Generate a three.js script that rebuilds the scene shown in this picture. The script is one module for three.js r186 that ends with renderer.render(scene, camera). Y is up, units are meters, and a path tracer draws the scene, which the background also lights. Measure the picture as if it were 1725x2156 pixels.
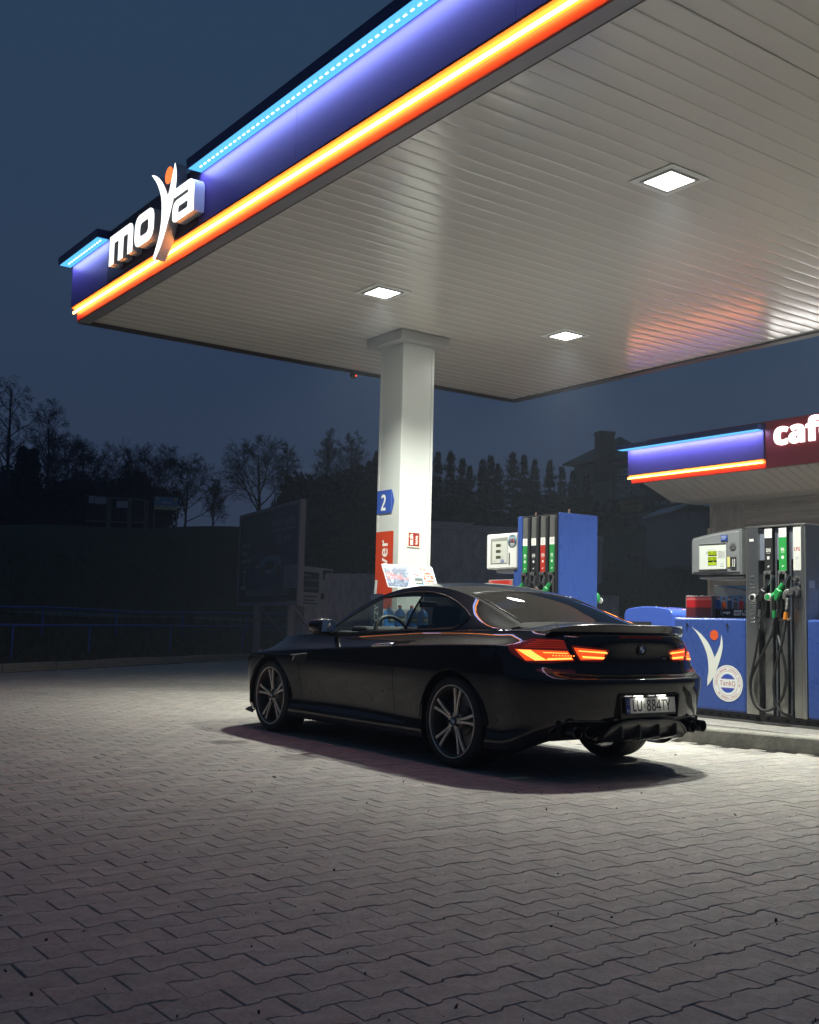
import * as THREE from 'three';
import { mergeGeometries, mergeVertices } from 'three/addons/utils/BufferGeometryUtils.js';
import { RoundedBoxGeometry } from 'three/addons/geometries/RoundedBoxGeometry.js';
import { RectAreaLightUniformsLib } from 'three/addons/lights/RectAreaLightUniformsLib.js';
import { TextGeometry } from 'three/addons/geometries/TextGeometry.js';
import { FontLoader } from 'three/addons/loaders/FontLoader.js';

// ------------------------------------------------------------ camera, sky, exposure
const W = 819, H = 1024;
const scene = new THREE.Scene();
const renderer = new THREE.WebGLRenderer({ antialias: true });
renderer.setSize(W, H);
renderer.toneMapping = THREE.LinearToneMapping;
renderer.toneMappingExposure = 1.0;
renderer.shadowMap.enabled = true;
RectAreaLightUniformsLib.init();

const EYE = new THREE.Vector3(0, 1.078, 0);
const FOCAL = 4357 / 3277 * 1725;                       // focal length in the pixels of a 1725 x 2156 view
const YAW = 36.025 * Math.PI / 180, PITCH = 5.739 * Math.PI / 180, ROLL = 1.381 * Math.PI / 180;
const camF = new THREE.Vector3(Math.sin(YAW) * Math.cos(PITCH), Math.sin(PITCH), -Math.cos(YAW) * Math.cos(PITCH));
const camR0 = new THREE.Vector3().crossVectors(camF, new THREE.Vector3(0, 1, 0)).normalize();
const camU0 = new THREE.Vector3().crossVectors(camR0, camF);
const camR = camR0.clone().multiplyScalar(Math.cos(ROLL)).addScaledVector(camU0, Math.sin(ROLL));
const camU = camU0.clone().multiplyScalar(Math.cos(ROLL)).addScaledVector(camR0, -Math.sin(ROLL));
const camera = new THREE.PerspectiveCamera(50.351, W / H, 0.05, 900);
camera.position.copy(EYE);
camera.up.copy(camU);
camera.lookAt(EYE.clone().add(camF));
scene.add(camera);

{ // dusk sky: deep blue, slightly greyer and warmer towards the town, no clouds
  const w = 128, h = 64, d = new Float32Array(w * h * 4);
  for (let j = 0; j < h; j++) for (let i = 0; i < w; i++) {
    const el = ((j + 0.5) / h - 0.5) * Math.PI, e = Math.max(0, Math.sin(el));
    const k = Math.pow(1 - e, 3.2);
    const o = (j * w + i) * 4;
    const lo = [0.0325, 0.0415, 0.077], hi = [0.0225, 0.051, 0.099];
    for (let c = 0; c < 3; c++) d[o + c] = hi[c] * (1 - k) + lo[c] * k;
    d[o + 3] = 1;
  }
  const t = new THREE.DataTexture(d, w, h, THREE.RGBAFormat, THREE.FloatType);
  t.mapping = THREE.EquirectangularReflectionMapping;
  t.minFilter = t.magFilter = THREE.LinearFilter;
  t.needsUpdate = true;
  scene.background = t; scene.environment = t;
}

// ------------------------------------------------------------ helpers
let seed = 12345;
const rnd = () => { seed |= 0; seed = seed + 0x6D2B79F5 | 0; let t = Math.imul(seed ^ seed >>> 15, 1 | seed); t = t + Math.imul(t ^ t >>> 7, 61 | t) ^ t; return ((t ^ t >>> 14) >>> 0) / 4294967296; };
const rr = (a, b) => a + (b - a) * rnd();
const V = (x, y, z) => new THREE.Vector3(x, y, z);
const ray = (px, py) => camF.clone().addScaledVector(camR, (px - 862.5) / FOCAL).addScaledVector(camU, -(py - 1078) / FOCAL);
const onX = (px, py, X) => { const d = ray(px, py); return EYE.clone().addScaledVector(d, X / d.x); };
const onZ = (px, py, Z) => { const d = ray(px, py); return EYE.clone().addScaledVector(d, Z / d.z); };
const onY = (px, py, Y) => { const d = ray(px, py); return EYE.clone().addScaledVector(d, (Y - EYE.y) / d.y); };
const atDepth = (px, py, D) => EYE.clone().addScaledVector(ray(px, py), D);

const used = {};
function numbered(n) { if (!(n in used)) { used[n] = 0; return n; } used[n]++; return n + '_' + String(used[n]).padStart(3, '0'); }
const plain = g => { let q = g.index ? g.toNonIndexed() : g.clone(); for (const a of Object.keys(q.attributes)) if (!['position', 'normal', 'uv'].includes(a)) q.deleteAttribute(a); if (!q.attributes.uv) q.setAttribute('uv', new THREE.BufferAttribute(new Float32Array(q.attributes.position.count * 2), 2)); if (!q.attributes.normal) q.computeVertexNormals(); q.clearGroups && q.clearGroups(); return q; };
const merge = list => list.length === 1 ? list[0] : mergeGeometries(list.map(plain), false);
function shade(o) { o.traverse(m => { if (m.isMesh) { m.castShadow = true; m.receiveShadow = true; } }); return o; }
function mesh(name, geos, mat, parent) {
  const m = new THREE.Mesh(Array.isArray(geos) ? merge(geos) : geos, mat);
  m.castShadow = m.receiveShadow = true;
  if (parent) { m.name = name; parent.add(m); } else { m.name = numbered(name); scene.add(m); }
  return m;
}
function thing(name, label, category, pos = [0, 0, 0], ry = 0, group) {
  const g = new THREE.Group(); g.name = numbered(name); g.position.set(...pos); g.rotation.y = ry;
  g.userData = { label, category }; if (group) g.userData.group = group;
  scene.add(g); return g;
}
function tag(o, label, category, group) { Object.assign(o.userData, { label, category }); if (group) o.userData.group = group; return o; }
const structure = o => { o.userData.kind = 'structure'; return o; };
const box = (w, h, d, x = 0, y = 0, z = 0, rx = 0, ry = 0, rz = 0) => { const g = new THREE.BoxGeometry(w, h, d); if (rx || ry || rz) g.applyMatrix4(new THREE.Matrix4().makeRotationFromEuler(new THREE.Euler(rx, ry, rz))); g.translate(x, y, z); return g; };
const rbox = (w, h, d, r, x = 0, y = 0, z = 0, rx = 0, ry = 0, rz = 0, seg = 2) => { const g = new RoundedBoxGeometry(w, h, d, seg, Math.min(r, w / 2.01, h / 2.01, d / 2.01)); if (rx || ry || rz) g.applyMatrix4(new THREE.Matrix4().makeRotationFromEuler(new THREE.Euler(rx, ry, rz))); g.translate(x, y, z); return g; };
// box between two corners
const span = (x0, x1, y0, y1, z0, z1, r = 0) => r ? rbox(Math.abs(x1 - x0), Math.abs(y1 - y0), Math.abs(z1 - z0), r, (x0 + x1) / 2, (y0 + y1) / 2, (z0 + z1) / 2) : box(Math.abs(x1 - x0), Math.abs(y1 - y0), Math.abs(z1 - z0), (x0 + x1) / 2, (y0 + y1) / 2, (z0 + z1) / 2);
const cyl = (r0, r1, h, n, x, y, z, axis = 'y') => { const g = new THREE.CylinderGeometry(r0, r1, h, n); if (axis === 'x') g.rotateZ(-Math.PI / 2); if (axis === 'z') g.rotateX(Math.PI / 2); g.translate(x, y, z); return g; };
const tube = (pts, r, n = 24, rad = 8, closed = false) => new THREE.TubeGeometry(new THREE.CatmullRomCurve3(pts.map(p => p.isVector3 ? p : V(...p)), closed), n, r, rad, closed);
const bar = (a, b, r, n = 6, r2 = r) => { const d = b.clone().sub(a), L = d.length(); const g = new THREE.CylinderGeometry(r2, r, L, n, 1); g.translate(0, L / 2, 0); g.applyQuaternion(new THREE.Quaternion().setFromUnitVectors(V(0, 1, 0), d.normalize())); g.translate(a.x, a.y, a.z); return g; };
const lin = (r, g, b) => new THREE.Color().setRGB(r, g, b);
const std = (c, roughness = 0.6, metalness = 0, o = {}) => new THREE.MeshStandardMaterial({ color: Array.isArray(c) ? lin(...c) : c, roughness, metalness, ...o });
const phys = (c, roughness = 0.4, metalness = 0, o = {}) => new THREE.MeshPhysicalMaterial({ color: Array.isArray(c) ? lin(...c) : c, roughness, metalness, ...o });
const glow = (c, k = 1) => new THREE.MeshStandardMaterial({ color: 0x000000, roughness: 0.5, emissive: lin(...c), emissiveIntensity: k });
function canvasTex(w, h, draw) {
  const c = document.createElement('canvas'); c.width = w; c.height = h;
  const x = c.getContext('2d'); draw(x, w, h);
  const t = new THREE.CanvasTexture(c); t.colorSpace = THREE.SRGBColorSpace; t.anisotropy = 4; return t;
}
const print = (w, h, draw, rough = 0.45, o = {}) => new THREE.MeshStandardMaterial({ map: canvasTex(w, h, draw), roughness: rough, ...o });
// spline through [x, y] pairs, clamped ends
function curve(pts) {
  const p = pts.slice().sort((a, b) => a[0] - b[0]), n = p.length;
  const m = p.map((_, i) => i === 0 ? (p[1][1] - p[0][1]) / (p[1][0] - p[0][0]) : i === n - 1 ? (p[n - 1][1] - p[n - 2][1]) / (p[n - 1][0] - p[n - 2][0]) : (p[i + 1][1] - p[i - 1][1]) / (p[i + 1][0] - p[i - 1][0]));
  return x => {
    if (x <= p[0][0]) return p[0][1]; if (x >= p[n - 1][0]) return p[n - 1][1];
    let i = 0; while (x > p[i + 1][0]) i++;
    const h = p[i + 1][0] - p[i][0], t = (x - p[i][0]) / h, t2 = t * t, t3 = t2 * t;
    return (2 * t3 - 3 * t2 + 1) * p[i][1] + (t3 - 2 * t2 + t) * h * m[i] + (-2 * t3 + 3 * t2) * p[i + 1][1] + (t3 - t2) * h * m[i + 1];
  };
}
// grid surface: f(i/nu, j/nv) -> [Vector3, u, v]
function gridGeo(nu, nv, f, flip = false) {
  const pos = [], uv = [], idx = [];
  for (let j = 0; j <= nv; j++) for (let i = 0; i <= nu; i++) { const [p, a, b] = f(i / nu, j / nv, i, j); pos.push(p.x, p.y, p.z); uv.push(a ?? i / nu, b ?? j / nv); }
  for (let j = 0; j < nv; j++) for (let i = 0; i < nu; i++) { const a = j * (nu + 1) + i, b = a + 1, c = a + nu + 1, d = c + 1; if (flip) idx.push(a, c, b, b, c, d); else idx.push(a, b, c, b, d, c); }
  const g = new THREE.BufferGeometry();
  g.setAttribute('position', new THREE.Float32BufferAttribute(pos, 3)); g.setAttribute('uv', new THREE.Float32BufferAttribute(uv, 2)); g.setIndex(idx);
  g.computeVertexNormals(); return g;
}
// keep the part of a surface where f(position, u, v) > 0
function clip(geo, f) {
  const g = plain(geo), P = g.attributes.position.array, N = g.attributes.normal.array, U = g.attributes.uv.array;
  const op = [], on = [], ou = [], v = V(0, 0, 0);
  const put = q => { op.push(q[0], q[1], q[2]); on.push(q[3], q[4], q[5]); ou.push(q[6], q[7]); };
  for (let t = 0; t < P.length / 9; t++) {
    const q = [], w = [];
    for (let k = 0; k < 3; k++) { const a = t * 9 + k * 3, b = t * 6 + k * 2; q.push([P[a], P[a + 1], P[a + 2], N[a], N[a + 1], N[a + 2], U[b], U[b + 1]]); w.push(f(v.set(P[a], P[a + 1], P[a + 2]), U[b], U[b + 1])); }
    const poly = [];
    for (let k = 0; k < 3; k++) {
      const k2 = (k + 1) % 3;
      if (w[k] > 0) poly.push(q[k]);
      if ((w[k] > 0) !== (w[k2] > 0)) { const s = w[k] / (w[k] - w[k2]); poly.push(q[k].map((x, i) => x + (q[k2][i] - x) * s)); }
    }
    for (let k = 2; k < poly.length; k++) { put(poly[0]); put(poly[k - 1]); put(poly[k]); }
  }
  const o = new THREE.BufferGeometry();
  o.setAttribute('position', new THREE.Float32BufferAttribute(op, 3)); o.setAttribute('normal', new THREE.Float32BufferAttribute(on, 3)); o.setAttribute('uv', new THREE.Float32BufferAttribute(ou, 2));
  return o;
}
function mirrorX(geo) {
  const g = plain(geo).clone(), P = g.attributes.position.array, N = g.attributes.normal.array, U = g.attributes.uv.array;
  for (let i = 0; i < P.length; i += 3) { P[i] *= -1; N[i] *= -1; }
  for (let t = 0; t < P.length; t += 9) for (const [A, n] of [[P, 3], [N, 3]]) for (let k = 0; k < n; k++) { const x = A[t + 3 + k]; A[t + 3 + k] = A[t + 6 + k]; A[t + 6 + k] = x; }
  for (let t = 0; t < U.length; t += 6) for (let k = 0; k < 2; k++) { const x = U[t + 2 + k]; U[t + 2 + k] = U[t + 4 + k]; U[t + 4 + k] = x; }
  return g;
}
function offset(geo, d) { const g = plain(geo).clone(), P = g.attributes.position.array, N = g.attributes.normal.array; for (let i = 0; i < P.length; i++) P[i] += N[i] * d; return g; }
// signed distance to a polygon, positive inside
function inPoly(poly) {
  return (x, y) => {
    let d = 1e9, s = -1;
    for (let i = 0, j = poly.length - 1; i < poly.length; j = i++) {
      const [ax, ay] = poly[j], [bx, by] = poly[i];
      const ex = bx - ax, ey = by - ay, wx = x - ax, wy = y - ay, t = Math.max(0, Math.min(1, (wx * ex + wy * ey) / (ex * ex + ey * ey)));
      d = Math.min(d, Math.hypot(wx - ex * t, wy - ey * t));
      if ((ay > y) !== (by > y) && x < (bx - ax) * (y - ay) / (by - ay) + ax) s = -s;
    }
    return s * d;
  };
}
const extr = (shape, depth, o = {}) => new THREE.ExtrudeGeometry(shape, { depth, bevelEnabled: false, curveSegments: 10, ...o });
const poly2 = pts => new THREE.Shape(pts.map(p => new THREE.Vector2(p[0], p[1])));

// tiling noise textures (grain of concrete, brushed metal)
function noiseTex(n, fn, srgb = false) {
  const d = new Uint8Array(n * n * 4);
  for (let j = 0; j < n; j++) for (let i = 0; i < n; i++) { const c = fn(i / n, j / n), o = (j * n + i) * 4; for (let k = 0; k < 3; k++) d[o + k] = Math.max(0, Math.min(255, (Array.isArray(c) ? c[k] : c) * 255)); d[o + 3] = 255; }
  const t = new THREE.DataTexture(d, n, n); t.wrapS = t.wrapT = THREE.RepeatWrapping; t.magFilter = THREE.LinearFilter; t.minFilter = THREE.LinearMipmapLinearFilter; t.generateMipmaps = true; if (srgb) t.colorSpace = THREE.SRGBColorSpace; t.needsUpdate = true; return t;
}
function lattice(n) { const a = new Float32Array(n * n); for (let i = 0; i < a.length; i++) a[i] = rnd(); return (x, y) => { x = (x - Math.floor(x)) * n; y = (y - Math.floor(y)) * n; const i = Math.floor(x), j = Math.floor(y); let u = x - i, v = y - j; u = u * u * (3 - 2 * u); v = v * v * (3 - 2 * v); const i1 = (i + 1) % n, j1 = (j + 1) % n, I = i % n, J = j % n; return (a[J * n + I] * (1 - u) + a[J * n + i1] * u) * (1 - v) + (a[j1 * n + I] * (1 - u) + a[j1 * n + i1] * u) * v; }; }
const n8 = lattice(8), n16 = lattice(16), n32 = lattice(32), n64 = lattice(64), n128 = lattice(128);
const concreteTex = noiseTex(256, (x, y) => { const b = 0.72 + 0.12 * n8(x, y) + 0.1 * n32(x, y) + 0.12 * n128(x, y) - (n64(y, x) > 0.9 ? 0.12 : 0) + (n128(y, x) > 0.93 ? 0.14 : 0); return [b, b * 0.985, b * 0.965]; }, true);
const grainTex = noiseTex(256, (x, y) => 0.25 * n16(x, y) + 0.35 * n64(x, y) + 0.4 * n128(x, y));
const scuffTex = noiseTex(256, (x, y) => 0.55 + 0.2 * n8(x, y) + 0.15 * n32(x, y) + 0.1 * n128(x, y));
const brushTex = noiseTex(256, (x, y) => 0.78 + 0.1 * n128(x * 0.5, y * 0.02) + 0.12 * n64(x, 0.3));

// ------------------------------------------------------------ ground and forecourt paving
const SOFFIT = 5.4;
const PX = 0.218, PZ = 0.138;                          // pitch of the interlocking paving blocks
const bedMat = std([0.045, 0.043, 0.042], 0.95, 0, { bumpMap: grainTex, bumpScale: 0.004 });
function sheet(name, x0, x1, z0, z1, y, mat, nx = 1, nz = 1) {
  return mesh(name, gridGeo(nx, nz, (a, b) => { const x = x0 + (x1 - x0) * a, z = z0 + (z1 - z0) * b; return [V(x, y, z), x, z]; }, true), mat);
}
structure(sheet('ground', -400, 400, -400, 400, -0.06, std([0.03, 0.034, 0.02], 0.95)));
const pavement = structure(sheet('forecourt_paving', -16, 24, -34, 7, -0.013, bedMat));
const paverMats = [0, 1, 2].map(i => std([[0.325, 0.318, 0.306], [0.34, 0.328, 0.312], [0.31, 0.308, 0.298]][i], 0.72, 0, { map: concreteTex, bumpMap: grainTex, bumpScale: 0.0012 }));
const blockGeo = (() => {
  const a = PX / 2 - 0.0008, e = 0.0775 - 0.0008, w = 0.0605 - 0.0008;
  const out = [[-a, e], [-0.064, e], [-0.045, w], [0.045, w], [0.064, e], [a, e], [a, -e], [0.064, -e], [0.045, -w], [-0.045, -w], [-0.064, -e], [-a, -e]];
  const ins = out.map(([x, z]) => [x - Math.sign(x) * (Math.abs(x) > 0.1 ? 0.0038 : 0.0006), z - Math.sign(z) * 0.0038]);
  const variants = [];
  for (let k = 0; k < 6; k++) {
    const pos = [], uv = [], idx = [], du = rnd() * 5, dv = rnd() * 5;
    const add = (p, y) => { pos.push(p[0], y, p[1]); uv.push(p[0] * 2.2 + du, p[1] * 2.2 + dv); };
    ins.forEach(p => add(p, 0)); ins.forEach(p => add(p, 0)); out.forEach(p => add(p, -0.0045)); out.forEach(p => add(p, -0.0045)); out.forEach(p => add(p, -0.02));
    for (const [p, q, r, s] of [[0, 1, 10, 11], [1, 2, 9, 10], [2, 3, 8, 9], [3, 4, 7, 8], [4, 5, 6, 7]]) idx.push(p, q, r, p, r, s);
    for (const o of [12, 36]) for (let i = 0; i < 12; i++) { const j = (i + 1) % 12; idx.push(o + i, o + 12 + i, o + j, o + j, o + 12 + i, o + 12 + j); }
    const g = new THREE.BufferGeometry();
    g.setAttribute('position', new THREE.Float32BufferAttribute(pos, 3)); g.setAttribute('uv', new THREE.Float32BufferAttribute(uv, 2)); g.setIndex(idx); g.computeVertexNormals();
    variants.push(g);
  }
  return variants;
})();
// the pump island's outline (front kerb line and its mirror about x = 9.62)
const ISL = [[8.34, -15.2], [8.34, -7.05], [8.63, -5.65], [8.92, -4.75], [9.25, -4.3], [9.62, -4.15]];
const islandOuter = [...ISL, ...ISL.slice(0, -1).reverse().map(([x, z]) => [19.24 - x, z])];
const insideIsland = inPoly(islandOuter);
{
  const list = [], kerbN = V(-0.564, 0, -0.826), kerbP = V(5.7, 0, -20.1);
  const r0 = Math.floor(-30 / PZ), r1 = Math.ceil(5 / PZ);
  for (let r = r0; r <= r1; r++) for (let c = Math.floor(-15 / PX); c <= Math.ceil(23 / PX); c++) {
    const x = 2.064 + PX / 2 + (c + (r & 1 ? 0.5 : 0)) * PX, z = -3.03 + r * PZ;
    if (insideIsland(x, z) > -0.08) continue;
    if ((x - kerbP.x) * kerbN.x + (z - kerbP.z) * kerbN.z > -0.15) continue;
    const dx = x - EYE.x, dz = z - EYE.z, depth = dx * camF.x + dz * camF.z;
    const side = Math.abs(dx * camR0.x + dz * camR0.z);
    const far = Math.hypot(dx, dz);
    if (far > 30) continue;
    list.push({ x, z, far, seen: depth > 1.9 && side < depth * 0.377 - 0.05 });
  }
  const near = list.filter(p => p.seen).sort((a, b) => a.far - b.far).slice(0, 300), picked = new Set(near);
  const M = new THREE.Matrix4(), Q = new THREE.Quaternion(), E = new THREE.Euler();
  const place = p => { E.set(rr(-0.006, 0.006), (rnd() < 0.5 ? Math.PI : 0) + rr(-0.008, 0.008), rr(-0.005, 0.005)); Q.setFromEuler(E); return M.compose(V(p.x + rr(-0.0012, 0.0012), rr(-0.0022, 0.0012), p.z + rr(-0.0012, 0.0012)), Q, V(1, 1, 1)); };
  near.forEach((p, i) => { const m = mesh(i ? 'paving_block_' + String(i).padStart(3, '0') : 'paving_block', blockGeo[Math.floor(rnd() * 6)], paverMats[Math.floor(rnd() * 3)], pavement); m.applyMatrix4(place(p)); });
  const rest = list.filter(p => !picked.has(p)), byV = [[], [], [], [], [], []];
  rest.forEach(p => byV[Math.floor(rnd() * 6)].push(p));
  byV.forEach((l, k) => {
    const im = new THREE.InstancedMesh(blockGeo[k], paverMats[k % 3], l.length);
    l.forEach((p, i) => { im.setMatrixAt(i, place(p)); const v = rr(0.91, 1.07) * (0.9 + 0.16 * n8(p.x * 0.06, p.z * 0.06) + 0.08 * n16(p.z * 0.11, p.x * 0.11)); im.setColorAt(i, lin(v, v * rr(0.985, 1.01), v * rr(0.97, 1.0))); });
    im.name = 'paving_blocks'; im.userData.kind = 'stuff'; im.castShadow = im.receiveShadow = true; pavement.add(im);
  });
  // crumbs of dirt, dead leaf bits and small stones lying about
  const bit = new THREE.IcosahedronGeometry(0.0032, 0), nb = 260;
  const im = new THREE.InstancedMesh(bit, std([0.05, 0.042, 0.034], 0.95), nb);
  for (let i = 0; i < nb; i++) { const d = rr(2.2, 12), s = rr(-0.4, 0.4) * d; const x = camF.x * d + camR0.x * s, z = camF.z * d + camR0.z * s; const k = rr(0.4, 1.6) * (rnd() < 0.06 ? 2.2 : 1); E.set(rnd() * 6, rnd() * 6, rnd() * 6); im.setMatrixAt(i, M.compose(V(x, 0.002, z), Q.setFromEuler(E), V(k * rr(1, 2.5), k * 0.4, k * rr(0.6, 1.4)))); }
  im.name = 'grit'; im.userData = { kind: 'stuff', label: 'dark grit and leaf crumbs scattered over the paving', category: 'grit' }; im.castShadow = im.receiveShadow = true; scene.add(im);
}
// kerbed pump island
const kerbMat = std([0.29, 0.29, 0.265], 0.8, 0, { map: concreteTex, bumpMap: grainTex, bumpScale: 0.002 });
const island = thing('pump_island', 'raised concrete kerbed island carrying the fuel dispensers and the canopy column', 'pump island');
{
  const top = new THREE.Shape(islandOuter.map(([x, z]) => new THREE.Vector2(x + (x < 9.62 ? 0.1 : -0.1), -z)));
  const g = new THREE.ExtrudeGeometry(top, { depth: 0.128, bevelEnabled: false }); g.rotateX(-Math.PI / 2);
  mesh('core', g, bedMat, island);
  // slabs on top
  const slab = rbox(0.296, 0.02, 0.296, 0.004, 0, 0, 0, 0, 0, 0, 1);
  for (let z = -14.9; z < -4.3; z += 0.3) for (let x = 8.64; x < 10.62; x += 0.3) {
    const cs = [[-.15, -.15], [.15, -.15], [-.15, .15], [.15, .15]];
    if (cs.some(c => insideIsland(x + c[0], z + c[1]) < 0.15)) continue;
    const m = mesh('slab', slab, paverMats[Math.floor(rnd() * 3)], island); m.position.set(x, 0.137 + rr(-0.001, 0.0012), z); m.rotation.set(rr(-.004, .004), 0, rr(-.004, .004));
  }
  // strip of mortar between the slabs and the kerb
  mesh('mortar', (() => { const g2 = new THREE.ExtrudeGeometry(top, { depth: 0.008, bevelEnabled: false }); g2.rotateX(-Math.PI / 2); g2.translate(0, 0.129, 0); return g2; })(), std([0.22, 0.215, 0.2], 0.9, 0, { map: concreteTex }), island);
  // kerb stones
  const pts = islandOuter.map(([x, z]) => V(x, 0, z)); let carry = [];
  for (let i = 0; i < pts.length - 1; i++) {
    const a = pts[i], b = pts[i + 1], L = a.distanceTo(b), n = Math.max(1, Math.round(L / 1.0)), d = b.clone().sub(a).normalize();
    for (let k = 0; k < n; k++) {
      const l = L / n - 0.007, c = a.clone().addScaledVector(d, (k + 0.5) * L / n);
      const nrm = V(-d.z, 0, d.x); if (insideIsland(c.x + nrm.x * 0.05, c.z + nrm.z * 0.05) < 0) nrm.negate();
      const s = poly2([[0.0, -0.03], [0.0, 0.128], [0.006, 0.14], [0.018, 0.148], [0.15, 0.15], [0.15, -0.03]]);
      const g3 = extr(s, l); g3.translate(0, 0, -l / 2);
      const X = nrm, Y = V(0, 1, 0), Z = V(0, 0, 0).crossVectors(X, Y);
      g3.applyMatrix4(new THREE.Matrix4().makeBasis(X, Y, Z)); g3.translate(c.x + rr(-.003, .003), rr(-.002, .002), c.z + rr(-.003, .003));
      mesh('kerb_stone', g3, kerbMat, island);
    }
  }
}

// ------------------------------------------------------------ canopy
const CZ0 = -15.76, CZ1 = -2.6, CX0 = 5.28, CX1 = 13.93;
const soffitMat = phys([0.70, 0.672, 0.635], 0.26, 0, { clearcoat: 0.7, clearcoatRoughness: 0.13 });
const greyTrim = std([0.3, 0.29, 0.31], 0.45, 0.3);
const darkTrim = std([0.09, 0.09, 0.1], 0.5, 0.3);
const fasciaBlue = std([0.15, 0.105, 0.37], 0.42);
const bandRed = std([0.62, 0.05, 0.035], 0.4), bandOrange = std([0.85, 0.36, 0.1], 0.4);
const LEDBLUE = [0.16, 0.55, 1.0], NEON = [1, 0.3, 0.055];
const canopy = thing('station_canopy', 'flat filling station canopy with ribbed white soffit and blue fascia edged in light', 'canopy', [0, 0, 0]);
function areaLight(c, L, w, h, pos, target, name) { const l = new THREE.RectAreaLight(lin(...c), L, w, h); l.name = name; l.position.copy(pos); l.lookAt(target); scene.add(l); return l; }
// signboard profile shared by the canopy and the shop: x out of the wall, y up; runs along z from z0 to z1
function litFascia(parent, X, Y, z0, z1, caps, k) {
  const L = z1 - z0, zc = (z0 + z1) / 2;
  const ex = (pts, a, b) => { const g = extr(poly2(pts), b - a); g.translate(0, 0, a); g.translate(X, Y, 0); return g; };
  // lower red band, slot with the tube, upper orange band, blue board: proud of the band by 0.12 m
  mesh('lower_band', ex([[0, 0], [-0.012, 0.004], [-0.016, 0.118 * k], [0.03, 0.118 * k], [0.03, 0]], z0, z1), bandRed, parent);
  mesh('tube_channel', ex([[0.012, 0.118 * k], [-0.012, 0.15 * k], [0.03, 0.155 * k], [0.03, 0.118 * k]], z0 + 0.002, z1 - 0.002), bandOrange, parent);
  mesh('upper_band', ex([[-0.012, 0.1505 * k], [-0.112, 0.182 * k], [-0.112, 0.2 * k], [0.03, 0.2 * k], [0.03, 0.156 * k]], z0, z1), bandOrange, parent);
  // blue boards, one joint about every 3.1 m
  const n = Math.max(1, Math.round(L / 3.2));
  for (let i = 0; i < n; i++) { const a = z0 + L * i / n + (i ? 0.004 : 0), b = z0 + L * (i + 1) / n; mesh('fascia_board', ex([[-0.12, 0.2 * k], [-0.12, 0.83 * k], [0.03, 0.83 * k], [0.03, 0.2 * k]], a, b), fasciaBlue, parent); }
  const tubeG = new THREE.CapsuleGeometry(0.018 * k, L - 0.02, 4, 10); tubeG.rotateX(Math.PI / 2); tubeG.translate(X - 0.055, Y + 0.131 * k, zc - 0.06);
  mesh('neon_tube', tubeG, glow([22, 7.2, 1.4]), parent);
  for (const [a, b] of caps) {
    mesh('cap', ex([[-0.30, 0.835 * k], [-0.305, 0.935 * k], [0.03, 0.945 * k], [0.03, 0.835 * k], [-0.12, 0.835 * k], [-0.14, 0.825 * k], [-0.29, 0.825 * k]], a, b), std([0.03, 0.045, 0.2], 0.4), parent);
    mesh('led_strip', ex([[-0.285, 0.818 * k], [-0.125, 0.818 * k], [-0.125, 0.8245 * k], [-0.285, 0.8245 * k]], a + 0.03, b - 0.03), glow([0.14, 0.68, 1.25]), parent);
  }
}
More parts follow.
